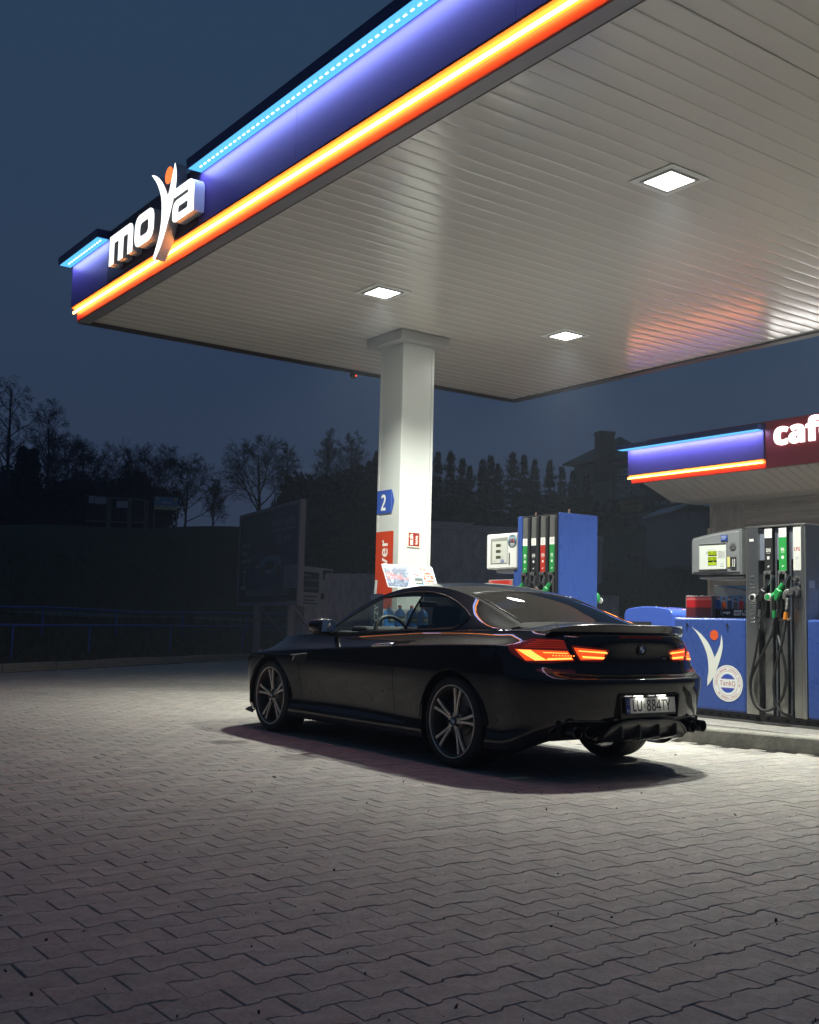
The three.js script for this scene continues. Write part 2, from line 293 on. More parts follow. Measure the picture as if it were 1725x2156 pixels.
{
  // soffit panels
  const pitch = 0.222, p0 = -5.02 - Math.ceil((-5.02 - CZ0) / pitch) * pitch + pitch;
  const sec = poly2([[-0.1108, 0.009], [-0.104, 0.0028], [-0.085, 0.0008], [-0.02, 0], [0.05, 0.0006], [0.09, 0.0022], [0.104, 0.0045], [0.1108, 0.009], [0.1108, 0.024], [-0.1108, 0.024]]);
  const panel = extr(sec, CX1 - 0.16 - (CX0 + 0.17)); panel.applyMatrix4(new THREE.Matrix4().makeBasis(V(0, 0, 1), V(0, 1, 0), V(-1, 0, 0))); panel.translate(CX1 - 0.16, SOFFIT, 0);
  for (let z = p0 - pitch / 2; z < CZ1; z += pitch) { if (z - pitch / 2 < CZ0 - 0.01) continue; const m = mesh('soffit_panel', panel, soffitMat, canopy); m.position.set(0, 0, z); m.rotation.x = 0.005 + rr(-0.0006, 0.0006); }
  mesh('soffit_trim', [span(CX0 + 0.005, CX0 + 0.172, SOFFIT - 0.006, SOFFIT + 0.012, CZ0, CZ1), span(CX0 + 0.165, CX0 + 0.172, SOFFIT - 0.012, SOFFIT - 0.0061, CZ0, CZ1)], greyTrim, canopy);
  mesh('far_edge_trim', [span(CX1 - 0.162, CX1, SOFFIT - 0.03, SOFFIT + 0.9, CZ0, CZ1)], darkTrim, canopy);
  mesh('end_trim', [span(CX0 + 0.01, CX1 - 0.17, SOFFIT - 0.022, SOFFIT + 0.9, CZ0 - 0.05, CZ0)], darkTrim, canopy);
  mesh('near_end_trim', [span(CX0 + 0.01, CX1 - 0.17, SOFFIT - 0.022, SOFFIT + 0.9, CZ1, CZ1 + 0.05)], darkTrim, canopy);
  mesh('roof_deck', [span(CX0 + 0.05, CX1 - 0.17, SOFFIT + 0.06, SOFFIT + 0.8, CZ0 + 0.002, CZ1 - 0.002)], darkTrim, canopy);
  litFascia(canopy, CX0, SOFFIT, CZ0, CZ1, [[CZ0 - 0.12, -14.28], [-11.4, CZ1]], 1);
  // row of separate bright diodes in the strip
  const dots = []; for (const [a, b] of [[CZ0 + 0.1, -14.35], [-11.2, CZ1 - 0.1]]) for (let z = a; z < b; z += 0.105) dots.push(box(0.012, 0.006, 0.045, CX0 - 0.21, SOFFIT + 0.8135, z));
  const dm = mesh('led_diodes', dots, glow([4, 5, 6]), canopy); dm.userData.kind = 'stuff';
  // light of the strips and of the tube
  for (const [a, b] of [[CZ0 - 0.06, -14.32], [-11.37, CZ1 - 0.03]]) {
    const c = V(CX0 - 0.205, SOFFIT + 0.806, (a + b) / 2); areaLight([0.4, 0.46, 1.0], 10, b - a, 0.14, c, c.clone().add(V(0.2, -1, 0)), 'led_strip_light');
  }
  const zc = (CZ0 + CZ1) / 2, tc = V(CX0 - 0.034, SOFFIT + 0.131, zc);
  areaLight(NEON, 5, CZ1 - CZ0 - 0.05, 0.03, tc, tc.clone().add(V(1, 0.05, 0)), 'neon_tube_light');
  const t2 = V(CX0 - 0.077, SOFFIT + 0.126, zc);
  areaLight(NEON, 2, CZ1 - CZ0 - 0.05, 0.03, t2, t2.clone().add(V(-1, -0.6, 0)), 'neon_tube_light');
}
// illuminated lettering on the canopy
{
  const sgn = thing('illuminated_sign', 'glowing white lettering with a figure shaped y and orange dot on the canopy edge', 'illuminated sign', [CX0 - 0.13, 0, 0]);
  const basis = new THREE.Matrix4().makeBasis(V(0, 0, 1), V(0, 1, 0), V(-1, 0, 0));
  const FX = 5.0;
  const S = (x, y) => { const p = onX((200 + x / 1.9167) * 1725 / 3277, (500 + y / 1.9167) * 2156 / 4096, FX); return [p.z, p.y]; };
  const rr2 = (w, h, r) => { const s = new THREE.Shape(); s.moveTo(r, 0); s.lineTo(w - r, 0); s.quadraticCurveTo(w, 0, w, r); s.lineTo(w, h - r); s.quadraticCurveTo(w, h, w - r, h); s.lineTo(r, h); s.quadraticCurveTo(0, h, 0, h - r); s.lineTo(0, r); s.quadraticCurveTo(0, 0, r, 0); return s; };
  const hole = (s, x, y, w, h, r) => { const p = new THREE.Path(); p.moveTo(x + r, y); p.quadraticCurveTo(x, y, x, y + r); p.lineTo(x, y + h - r); p.quadraticCurveTo(x, y + h, x + r, y + h); p.lineTo(x + w - r, y + h); p.quadraticCurveTo(x + w, y + h, x + w, y + h - r); p.lineTo(x + w, y + r); p.quadraticCurveTo(x + w, y, x + w - r, y); p.closePath(); s.holes.push(p); };
  const face = glow([1.7, 1.75, 1.7]), side = std([0.55, 0.56, 0.6], 0.4), orange = glow([1.5, 0.30, 0.07]);
  const D = 0.13;
  const put = (name, s, mat, z, y) => {
    const f = extr(s, 0.006); f.applyMatrix4(basis); f.translate(-D - 0.004, y, z); const fm = mesh(name, f, mat, sgn);
    const b = extr(s, D); b.applyMatrix4(basis); b.translate(-0.002, y, z); mesh('return', b, side, fm);
  };
  const zM = S(445, 1085), zA = S(1090, 650), y0 = zM[1] + 0.0, h = 0.4;
  // m
  const m = new THREE.Shape(); { const w = 0.8, st = 0.155; m.moveTo(0, 0); m.lineTo(0, h); m.lineTo(w - 0.13, h); m.quadraticCurveTo(w, h, w, h - 0.13); m.lineTo(w, 0); m.lineTo(w - st, 0); m.lineTo(w - st, h - 0.16); m.quadraticCurveTo(w - st, h - 0.115, w - st - 0.04, h - 0.115); m.lineTo(w / 2 + st / 2 + 0.03, h - 0.115); m.quadraticCurveTo(w / 2 + st / 2, h - 0.115, w / 2 + st / 2, h - 0.15); m.lineTo(w / 2 + st / 2, 0); m.lineTo(w / 2 - st / 2, 0); m.lineTo(w / 2 - st / 2, h - 0.16); m.quadraticCurveTo(w / 2 - st / 2, h - 0.115, w / 2 - st / 2 - 0.04, h - 0.115); m.lineTo(st, h - 0.115); m.lineTo(st, 0); m.closePath(); }
  put('letter', m, face, zM[0], y0);
  const o = rr2(0.6, h + 0.01, 0.17); hole(o, 0.16, 0.115, 0.28, h - 0.22, 0.075); put('letter', o, face, zM[0] + 0.87, y0);
  const a = new THREE.Shape(); { const w = 0.58, t = h + 0.01; a.moveTo(0.1, 0); a.lineTo(w, 0); a.lineTo(w, t - 0.15); a.quadraticCurveTo(w, t, w - 0.15, t); a.lineTo(0.03, t); a.lineTo(0.03, t - 0.1); a.lineTo(w - 0.2, t - 0.1); a.quadraticCurveTo(w - 0.155, t - 0.1, w - 0.155, t - 0.15); a.lineTo(0.13, t - 0.15); a.quadraticCurveTo(0, t - 0.15, 0, t - 0.27); a.lineTo(0, 0.1); a.quadraticCurveTo(0, 0, 0.1, 0); hole(a, 0.15, 0.085, 0.275, 0.09, 0.035); }
  put('letter', a, face, zA[0] - 0.58, y0);
  const yPts = [[775, 385], [800, 386], [828, 405], [855, 440], [880, 495], [897, 548], [912, 490], [930, 400], [953, 288], [962, 350], [960, 430], [945, 530], [920, 640], [895, 740], [868, 840], [835, 940], [795, 1030], [783, 1022], [800, 960], [825, 870], [842, 780], [850, 680], [850, 580], [838, 510], [812, 440]].map(p => S(...p));
  const ys = new THREE.Shape(new THREE.SplineCurve([...yPts.slice(0, 6)].map(p => new THREE.Vector2(...p))).getPoints(12).concat(new THREE.SplineCurve(yPts.slice(5, 9).map(p => new THREE.Vector2(...p))).getPoints(8).slice(1), new THREE.SplineCurve(yPts.slice(8, 17).map(p => new THREE.Vector2(...p))).getPoints(16).slice(1), new THREE.SplineCurve(yPts.slice(16).concat([yPts[0]]).map(p => new THREE.Vector2(...p))).getPoints(20).slice(1, -1)));
  put('letter', ys, face, 0, 0);
  const dc = S(905, 383), dot = new THREE.Shape(); dot.absarc(0, 0, 0.105, 0, Math.PI * 2, false); put('dot', dot, orange, dc[0], dc[1]);
  mesh('back_board', span(0, 0.015, SOFFIT + 0.21, SOFFIT + 0.925, -14.27, -11.41), std([0.028, 0.026, 0.06], 0.5), sgn);
  const c = V(CX0 - 0.285, 6.0, -12.65); areaLight([1, 1, 1], 1.1, 2.5, 0.4, c, c.clone().add(V(-1, 0, 0)), 'sign_light');
}
// recessed canopy lamps
const lampSpots = [[7.957, -6.795, 'recessed square canopy lamp over the kerb ahead of the silver topped dispenser'], [7.9, -11.589, 'recessed square canopy lamp in front of the column'], [11.219, -11.56, 'recessed square canopy lamp behind the column near the red reflection'], [11.22, -6.79, 'recessed square canopy lamp on the shop side of the silver dispenser']];
for (const [x, z, label] of lampSpots) {
  const t = thing('canopy_lamp', label, 'lamp', [x, SOFFIT, z], 0, 'recessed canopy lamps');
  const fr = new THREE.Shape(); const q = (s, a) => { s.moveTo(-a, -a); s.lineTo(a, -a); s.lineTo(a, a); s.lineTo(-a, a); s.closePath(); }; q(fr, 0.275); const ho = new THREE.Path(); q(ho, 0.17); fr.holes.push(ho);
  const fg = extr(fr, 0.008); fg.rotateX(Math.PI / 2); fg.translate(0, -0.003, 0); mesh('frame', fg, std([0.72, 0.72, 0.7], 0.4), t);
  const rim = new THREE.Shape(); q(rim, 0.2); const h2 = new THREE.Path(); q(h2, 0.172); rim.holes.push(h2); const rg = extr(rim, 0.012); rg.rotateX(Math.PI / 2); rg.translate(0, -0.0112, 0); mesh('bezel', rg, std([0.5, 0.5, 0.5], 0.35, 0.5), t);
  mesh('glowing_glass', box(0.34, 0.012, 0.34, 0, -0.014, 0), glow([9, 9.4, 9]), t);
  const p = V(x, SOFFIT - 0.026, z); const l = new THREE.SpotLight(lin(0.98, 1, 0.9), 262, 0, 1.07, 1, 2); l.position.copy(p); l.target.position.set(x, 0, z); l.shadow.radius = 7; l.castShadow = true; l.name = 'canopy_lamp_light'; scene.add(l); scene.add(l.target);
  areaLight([0.98, 1, 0.9], 75, 0.32, 0.32, V(x, SOFFIT - 0.024, z), V(x, 0, z), 'canopy_lamp_light');
}
// column
{
  const c = thing('canopy_column', 'square white sheet clad column with a wide collar under the canopy', 'column', [9.575, 0, -13.31]);
  const wm = std([0.58, 0.6, 0.57], 0.3, 0.0), w = 0.592;
  mesh('shaft', rbox(w - 0.012, SOFFIT - 0.1, w - 0.012, 0.004, 0, SOFFIT / 2, 0), wm, c);
  for (const [sx, sz] of [[-1, -1], [-1, 1], [1, -1], [1, 1]]) mesh('corner_strip', [span(sx * (w / 2 - 0.05), sx * w / 2, 0.15, SOFFIT - 0.16, sz * (w / 2 - 0.05), sz * w / 2, 0.006)], wm, c);
  mesh('collar', [rbox(0.915, 0.15, 0.915, 0.012, 0, SOFFIT - 0.082, 0)], std([0.4, 0.4, 0.4], 0.4, 0.05), c);
  const sp = thing('pump_number_sign', 'blue plate with a white numeral 2 and pointed edge on the column', 'sign', [9.276, 2.86, -13.4]);
  { const s = new THREE.Shape(); s.moveTo(-0.19, -0.175); s.lineTo(0.19, -0.175); s.lineTo(0.255, 0); s.lineTo(0.19, 0.175); s.lineTo(-0.19, 0.175); s.closePath();
    const g = extr(s, 0.005); g.applyMatrix4(new THREE.Matrix4().makeBasis(V(0, 0, 1), V(0, 1, 0), V(-1, 0, 0))); mesh('plate', g, std([0.035, 0.09, 0.42], 0.4), sp);
    mesh('edge_line', box(0.002, 0.35, 0.004, -0.0062, 0, 0.19), std([0.2, 0.3, 0.6], 0.4), sp);
    const n = new THREE.PlaneGeometry(0.26, 0.31); n.rotateY(-Math.PI / 2); n.translate(-0.0075, 0, -0.02);
    mesh('numeral', n, new THREE.MeshStandardMaterial({ roughness: 0.45, transparent: true, alphaTest: 0.5, map: canvasTex(208, 256, (x, w, h) => { x.clearRect(0, 0, w, h); x.fillStyle = '#f2f2ee'; x.font = 'bold 250px sans-serif'; x.textAlign = 'center'; x.textBaseline = 'middle'; x.save(); x.translate(w / 2, h / 2 + 12); x.scale(0.82, 1.12); x.fillText('2', 0, 0); x.restore(); }) }), sp); }
  const rb = tag(mesh('column_banner', (() => { const g = new THREE.PlaneGeometry(0.452, 2.0); g.rotateY(-Math.PI / 2); g.translate(9.2745, 1.41, -13.37); return g; })(), print(256, 1134, (x, w, h) => { x.fillStyle = '#c43c17'; x.fillRect(0, 0, w, h); x.fillStyle = '#f2ede6'; x.save(); x.translate(w / 2 - 8, 60); x.rotate(-Math.PI / 2); x.font = 'bold 150px sans-serif'; x.textAlign = 'right'; x.textBaseline = 'middle'; x.scale(1.0, 0.95); x.fillText('ver', -10, 6); x.restore(); })), 'orange red vertical banner with white lettering on the column', 'banner');
  const fs = thing('fire_extinguisher_sign', 'small red plate with white extinguisher and flames on the column', 'sign', [9.556, 2.29, -13.013]);
  mesh('plate', rbox(0.235, 0.235, 0.004, 0.0015), std([0.8, 0.75, 0.6], 0.5), fs);
  const fp = new THREE.PlaneGeometry(0.228, 0.228); fp.translate(0, 0, 0.0032);
  mesh('print', fp, print(256, 256, (x, w, h) => { x.fillStyle = '#efe6cf'; x.fillRect(0, 0, w, h); x.fillStyle = '#8d1d18'; x.fillRect(14, 14, w - 28, h - 28); x.fillStyle = '#f4ecd8'; x.fillRect(52, 84, 56, 136); x.beginPath(); x.arc(80, 86, 28, Math.PI, 0); x.fill(); x.fillRect(70, 40, 22, 24); x.fillRect(64, 36, 44, 12); x.lineWidth = 12; x.strokeStyle = '#f4ecd8'; x.beginPath(); x.moveTo(66, 46); x.quadraticCurveTo(40, 54, 40, 92); x.stroke(); x.fillStyle = '#8d1d18'; x.fillRect(60, 112, 40, 26); x.fillStyle = '#f4ecd8'; for (let i = 0; i < 4; i++) { const y = 200 - i * 38, xx = 168 + (i % 2) * 6; x.beginPath(); x.moveTo(xx - 20, y - 14); x.bezierCurveTo(xx - 22, y + 18, xx + 44, y + 22, xx + 40, y - 34); x.bezierCurveTo(xx + 30, y - 6, xx + 12, y - 6, xx + 18, y - 40); x.bezierCurveTo(xx, y - 8, xx - 8, y + 2, xx - 20, y - 14); x.fill(); } }), fs);
  // small camera under the canopy edge with a red diode
  const cam = onZ((1523 / 1.078) * 1725 / 3277, (1400 + 95 / 1.078) * 2156 / 4096, CZ0 + 0.05);
  const sc = thing('surveillance_camera', 'tiny dark camera with a red diode hanging at the canopy edge', 'camera', [cam.x, SOFFIT - 0.03, CZ0 + 0.06]);
  mesh('mount', cyl(0.02, 0.03, 0.03, 10, 0, 0, 0), darkTrim, sc); mesh('housing', new THREE.SphereGeometry(0.06, 12, 8).translate(0, -0.05, 0), std([0.05, 0.05, 0.06], 0.3), sc);
  mesh('diode', new THREE.SphereGeometry(0.014, 8, 6).translate(0.02, -0.06, 0.058), glow([3, 0.15, 0.05]), sc);
}

// ------------------------------------------------------------ fuel dispensers
const pumpBlue = std([0.038, 0.08, 0.3], 0.38, 0, { roughnessMap: scuffTex });
const steel = std([0.56, 0.55, 0.52], 0.34, 0.95, { roughnessMap: brushTex });
const steelDark = std([0.2, 0.2, 0.2], 0.42, 0.8);
const black = std([0.012, 0.012, 0.014], 0.45), rubber = std([0.016, 0.016, 0.018], 0.5), chrome = std([0.75, 0.75, 0.74], 0.16, 1);
const grey = std([0.16, 0.168, 0.175], 0.45), white = std([0.72, 0.72, 0.69], 0.45), green = std([0.02, 0.28, 0.075], 0.4), darkGrey = std([0.07, 0.07, 0.075], 0.5);
const faceLeft = (w, h, x, y, z) => { const g = new THREE.PlaneGeometry(w, h); g.rotateY(-Math.PI / 2); g.translate(x, y, z); return g; };   // seen from -x, right is +z
const ZY = new THREE.Matrix4().makeBasis(V(0, 0, 1), V(0, 1, 0), V(-1, 0, 0));
const slabZY = (shape, depth, x, o) => { const g = extr(shape, depth, o); g.applyMatrix4(ZY); g.translate(x, 0, 0); return g; };
const at2 = (p, g) => { g.translate(-p[0], -p[1], -p[2]); return g; };
function strokeLogo(x, cx, cy, r, col) { x.strokeStyle = col; x.fillStyle = col; x.lineWidth = r * 0.1; x.beginPath(); x.arc(cx, cy, r, 0, 7); x.stroke(); x.lineWidth = r * 0.07; x.beginPath(); x.arc(cx, cy, r * 0.72, 0, 7); x.stroke(); x.save(); x.translate(cx, cy); x.rotate(-0.18); x.font = `bold ${r * 0.42}px sans-serif`; x.textAlign = 'center'; x.textBaseline = 'middle'; x.fillText('TankQ', 0, 0); x.restore(); }
const stripePrint = (bg, txt, opt = {}) => print(128, 600, (x, w, h) => {
  x.fillStyle = bg; x.fillRect(0, 0, w, h);
  if (!opt.plain) { x.fillStyle = '#eeeeea'; x.fillRect(0, 0, w, 130); strokeLogo(x, w / 2, 66, 38, '#b98a78'); }
  x.textAlign = 'center'; x.fillStyle = opt.fg || '#f4f4f0'; x.font = 'bold 66px sans-serif'; x.save(); x.translate(w / 2, 330); x.scale(0.85, 1.1); x.fillText(txt, 0, 0); x.restore();
  if (!opt.plain) { x.fillRect(w / 2 - 30, 345, 60, 4); if (opt.square) { x.fillRect(w / 2 - 20, 392, 40, 42); x.fillStyle = bg; x.font = 'bold 20px sans-serif'; x.fillText('B7', w / 2, 420); } else { x.beginPath(); x.arc(w / 2, 412, 24, 0, 7); x.fill(); x.fillStyle = bg; x.font = 'bold 17px sans-serif'; x.fillText('E10', w / 2, 418); } x.fillStyle = '#f4f4f0'; x.fillRect(w / 2 - 16, 530, 26, 16); x.fillRect(w / 2 - 6, 524, 34, 5); }
  else { x.strokeStyle = '#777'; x.lineWidth = 3; x.save(); x.translate(w / 2, 430); x.rotate(Math.PI / 4); x.strokeRect(-16, -16, 32, 32); x.restore(); x.fillStyle = '#777'; x.font = '13px sans-serif'; x.fillText('LPG', w / 2, 435); }
});
// pump nozzle: local frame, spout up along +y / towards +z, disc end towards -z; hangs on a wall at x = 0, body at x < 0
function nozzle(parent, x, y, z, bodyMat, name = 'nozzle') {
  const g = mesh(name, [tube([[-0.02, 0.03, 0.05], [-0.035, -0.02, 0.02], [-0.055, -0.08, -0.03], [-0.075, -0.1, -0.065]], 0.027, 14, 10), rbox(0.05, 0.12, 0.075, 0.018, -0.05, -0.075, 0.0, 0.55, 0, 0)], bodyMat, parent);
  g.position.set(x, y, z);
  mesh('spout', [tube([[-0.02, 0.0, 0.035], [-0.006, 0.07, 0.075], [0.012, 0.125, 0.1]], 0.0125, 10, 10), cyl(0.0145, 0.0145, 0.012, 10, -0.012, 0.04, 0.058)], chrome, g);
  mesh('end_disc', [cyl(0.038, 0.034, 0.026, 20, 0, 0, 0, 'x').translate(-0.09, -0.1, -0.075)], std([0.75, 0.75, 0.72], 0.4), g);
  mesh('disc_label', [cyl(0.027, 0.027, 0.004, 18, 0, 0, 0, 'x').translate(-0.106, -0.1, -0.075)], bodyMat, g);
  mesh('grip', [tube([[-0.055, -0.1, -0.03], [-0.052, -0.19, -0.035], [-0.05, -0.3, -0.045]], 0.023, 12, 10), tube([[-0.045, -0.09, 0.03], [-0.04, -0.17, 0.045], [-0.045, -0.27, 0.03], [-0.05, -0.3, -0.02]], 0.012, 14, 8), rbox(0.02, 0.1, 0.03, 0.008, -0.045, -0.17, 0.012, 0.2)], black, g);
  return g;
}
function ringed(parent, name, a, b, r, n, mat) { const gs = []; for (let i = 0; i < n; i++) { const p = a.clone().lerp(b, (i + 0.5) / n); const t = new THREE.TorusGeometry(r, r * 0.28, 6, 12); t.applyQuaternion(new THREE.Quaternion().setFromUnitVectors(V(0, 0, 1), b.clone().sub(a).normalize())); t.translate(p.x, p.y, p.z); gs.push(t); } gs.push(bar(a, b, r * 0.9, 10)); return mesh(name, gs, mat, parent); }
const Z2 = (x, y, X) => onX((2400 + x / 1.438) * 1725 / 3277, (1600 + y / 1.438) * 2156 / 4096, X);
{
  const p = [9.62, 0.15, -6.6], D = thing('fuel_dispenser', 'stainless steel fuel dispenser with grey display head, three hoses and blue side cabinets', 'fuel dispenser', p);
  const A = g => at2(p, g);
  mesh('plinth', [A(span(9.37, 9.9, 0.165, 0.235, -7.97, -5.25))], black, D);
  mesh('skid', [A(span(9.335, 9.93, 0.151, 0.17, -8.0, -5.2))], steelDark, D);
  const slots = []; for (let z = -7.9; z < -5.3; z += 0.115) slots.push(A(rbox(0.004, 0.022, 0.045, 0.0015, 9.3685, 0.2, z, 0, 0, 0, 1))); mesh('plinth_slots', slots, std([0.002, 0.002, 0.002], 0.9), D).userData.kind = 'stuff';
  for (const [z0, z1] of [[-7.916, -6.986], [-6.277, -5.3]]) {
    mesh('cabinet', [A(span(9.338, 9.94, 0.236, 1.19, z0, z1, 0.028))], pumpBlue, D);
    if (z0 < -7) for (const z of [-7.72, -7.2]) mesh('lock', [A(cyl(0.014, 0.016, 0.012, 12, 9.333, 1.12, z, 'x')), A(cyl(0.006, 0.006, 0.02, 8, 9.328, 1.1, z, 'x'))], chrome, D);
  }
  // hose tower
  mesh('tower_core', [A(span(9.42, 9.93, 0.236, 2.1, -6.97, -6.292))], std([0.035, 0.037, 0.045], 0.5), D);
  mesh('tower_side', [A(span(9.345, 9.935, 0.236, 2.11, -6.292, -6.286)), A(span(9.345, 9.935, 0.236, 2.11, -6.976, -6.97))], std([0.42, 0.42, 0.4], 0.45, 0.7), D);
  mesh('tower_top', [A(span(9.335, 9.94, 2.1105, 2.125, -6.978, -6.285, 0.004))], steel, D);
  mesh('tower_pillar', [A(span(9.338, 9.42, 0.236, 2.11, -6.97, -6.822, 0.006))], steel, D);
  mesh('tower_pillar', [A(span(9.338, 9.42, 0.236, 2.11, -6.331, -6.2925, 0.006))], steel, D);
  const lou = []; for (let i = 0; i < 13; i++) lou.push(A(rbox(0.008, 0.016, 0.05, 0.004, 9.336, 1.62 - i * 0.0385, -6.893))); lou.forEach(g => mesh('louvre', g, chrome, D));
  mesh('rating_plate', [A(box(0.002, 0.026, 0.05, 9.337, 1.985, -6.9))], white, D);
  const bays = [[-6.751, -6.661, stripePrint('#2c2c2c', 'ON', { square: true })], [-6.585, -6.494, stripePrint('#2f9a4a', '95')], [-6.421, -6.331, stripePrint('#dcdcd6', 'LPG', { plain: true, fg: '#b03a2e' })]];
  bays.forEach(([z0, z1, pm], i) => {
    const s = mesh('hose_bay', [A(span(9.345, 9.425, 0.24, 2.105, z0 - 0.001, z1 + 0.0005, 0.006))], i === 2 ? steel : steelDark, D);
    mesh('grade_label', [A(faceLeft(z1 - z0 - 0.004, 0.425, 9.3435, 1.88, (z0 + z1) / 2))], pm, s);
    mesh('lower_panel', [A(span(9.341, 9.346, 0.26, 1.2, z0 + 0.004, z1 - 0.004))], steel, s);
    if (i < 2) {
      mesh('nozzle_boot', [A(span(9.325, 9.35, 1.17, 1.665, z0 + 0.001, z0 + 0.012)), A(span(9.325, 9.35, 1.17, 1.665, z1 - 0.012, z1 - 0.001)), A(span(9.322, 9.35, 1.635, 1.668, z0 + 0.001, z1 - 0.001, 0.003))], std([0.26, 0.26, 0.25], 0.4, 0.6), s);
      mesh('boot_opening', [A(span(9.3425, 9.3455, 1.2, 1.634, z0 + 0.0125, z1 - 0.0125))], std([0.004, 0.004, 0.005], 0.9), s);
      for (const y of [1.651, 1.19]) mesh('bolt', [A(cyl(0.008, 0.008, 0.006, 10, 9.32, y, (z0 + z1) / 2, 'x'))], chrome, s);
    }
  });
  for (const z of [-6.64, -6.475]) mesh('divider_rail', [A(span(9.36, 9.42, 0.24, 2.1, z, z + 0.022, 0.004))], std([0.1, 0.11, 0.13], 0.45, 0.4), D);
  for (const [z0, z1] of [[-6.821, -6.752], [-6.618, -6.586], [-6.453, -6.422]]) mesh('bay_header', [A(span(9.365, 9.42, 1.78, 2.1, z0, z1))], std([0.16, 0.18, 0.23], 0.45), D);
  const n1 = nozzle(D, 9.34 - p[0], 1.5 - p[1], -6.75 - p[2], black), n2 = nozzle(D, 9.34 - p[0], 1.505 - p[1], -6.57 - p[2], green);
  // gas coupling
  const lp = mesh('gas_coupling', [A(cyl(0.048, 0.05, 0.05, 18, 9.315, 1.46, -6.378, 'x')), A(cyl(0.03, 0.036, 0.06, 16, 9.28, 1.455, -6.4, 'x')), A(rbox(0.012, 0.16, 0.075, 0.005, 9.335, 1.47, -6.376)), A(cyl(0.022, 0.022, 0.03, 14, 9.325, 1.585, -6.385, 'x'))], darkGrey, D);
  mesh('coupling_elbow', [A(tube([V(9.275, 1.455, -6.39), V(9.265, 1.465, -6.43), V(9.26, 1.44, -6.455), V(9.26, 1.385, -6.462)], 0.021, 16, 10))], std([0.5, 0.5, 0.5], 0.3, 0.8), lp);
  mesh('coupling_lever', [A(tube([V(9.27, 1.42, -6.4), V(9.255, 1.3, -6.4), V(9.255, 1.19, -6.41), V(9.26, 1.175, -6.46)], 0.006, 16, 6))], chrome, lp);
  for (const [y, z] of [[1.525, -6.41], [1.525, -6.345], [1.36, -6.352], [1.29, -6.355]]) mesh('bolt', A(cyl(0.01, 0.01, 0.012, 8, 9.33, y, z, 'x')), chrome, lp);
  // hoses
  const H1 = [[921, 1262], [918, 1320], [905, 1400], [884, 1520], [864, 1630], [880, 1725], [930, 1782], [985, 1782], [1040, 1730], [1068, 1640], [1066, 1540], [1045, 1440], [1020, 1330], [1015, 1240]].map((q, i) => Z2(q[0], q[1], i < 3 ? 9.285 : i > 11 ? 9.34 : 9.27));
  const H2 = [[1003, 1290], [992, 1340], [950, 1430], [905, 1520], [872, 1600], [868, 1680], [890, 1750], [925, 1790]].map((q, i) => Z2(q[0], q[1], i < 2 ? 9.285 : 9.3));
  const H3 = [[1062, 1310], [1052, 1380], [1025, 1480], [1003, 1580], [1000, 1670], [1015, 1750], [1050, 1800], [1095, 1815], [1112, 1810]].map((q, i) => Z2(q[0], q[1], i > 6 ? 9.33 : 9.255));
  for (const h of [H1, H2, H3]) mesh('hose', [A(tube(h, 0.0135, 48, 10))], rubber, D);
  mesh('hose_collar', [A(bar(Z2(921, 1205, 9.285), Z2(919, 1248, 9.285), 0.021, 12))], darkGrey, D);
  mesh('hose_collar', [A(bar(Z2(1004, 1210, 9.285), Z2(1002, 1252, 9.285), 0.021, 12))], green, D);
  mesh('hose_collar', [A(bar(Z2(1073, 1222, 9.26), Z2(1068, 1262, 9.26), 0.023, 12))], std([0.75, 0.25, 0.02], 0.45), D);
  ringed(D, 'hose_guard', Z2(920, 1250, 9.285).sub(V(...p)), Z2(917, 1322, 9.285).sub(V(...p)), 0.0165, 9, rubber);
  ringed(D, 'hose_guard', Z2(1002, 1254, 9.285).sub(V(...p)), Z2(995, 1305, 9.285).sub(V(...p)), 0.0165, 7, rubber);
  ringed(D, 'hose_guard', Z2(1067, 1264, 9.26).sub(V(...p)), Z2(1060, 1330, 9.26).sub(V(...p)), 0.0165, 9, rubber);
  ringed(D, 'hose_guard', Z2(1083, 1140, 9.26).sub(V(...p)), Z2(1076, 1205, 9.26).sub(V(...p)), 0.0175, 9, steelDark);
  // display head
  const hs = new THREE.Shape(); hs.moveTo(-7.6, 1.652); hs.quadraticCurveTo(-7.62, 1.652, -7.622, 1.672); hs.lineTo(-7.622, 2.0); hs.quadraticCurveTo(-7.618, 2.028, -7.59, 2.038); hs.quadraticCurveTo(-7.3, 2.09, -6.98, 2.108); hs.lineTo(-6.98, 1.638); hs.closePath();
  mesh('display_head', [A(slabZY(hs, 0.46, 9.75))], grey, D);
  const hr = new THREE.Shape(); hr.moveTo(-7.598, 1.675); hr.lineTo(-7.598, 1.99); hr.quadraticCurveTo(-7.594, 2.012, -7.57, 2.018); hr.quadraticCurveTo(-7.3, 2.066, -7.01, 2.078); hr.lineTo(-7.01, 1.668); hr.closePath();
  const head = mesh('head_face', [A(slabZY(hr, 0.012, 9.291, { bevelEnabled: true, bevelSize: 0.006, bevelThickness: 0.006, bevelSegments: 2, depth: 0.004 }))], std([0.2, 0.208, 0.218], 0.42), D);
  mesh('head_underside', [A(span(9.32, 9.72, 1.6, 1.64, -7.56, -6.99, 0.02))], steelDark, D);
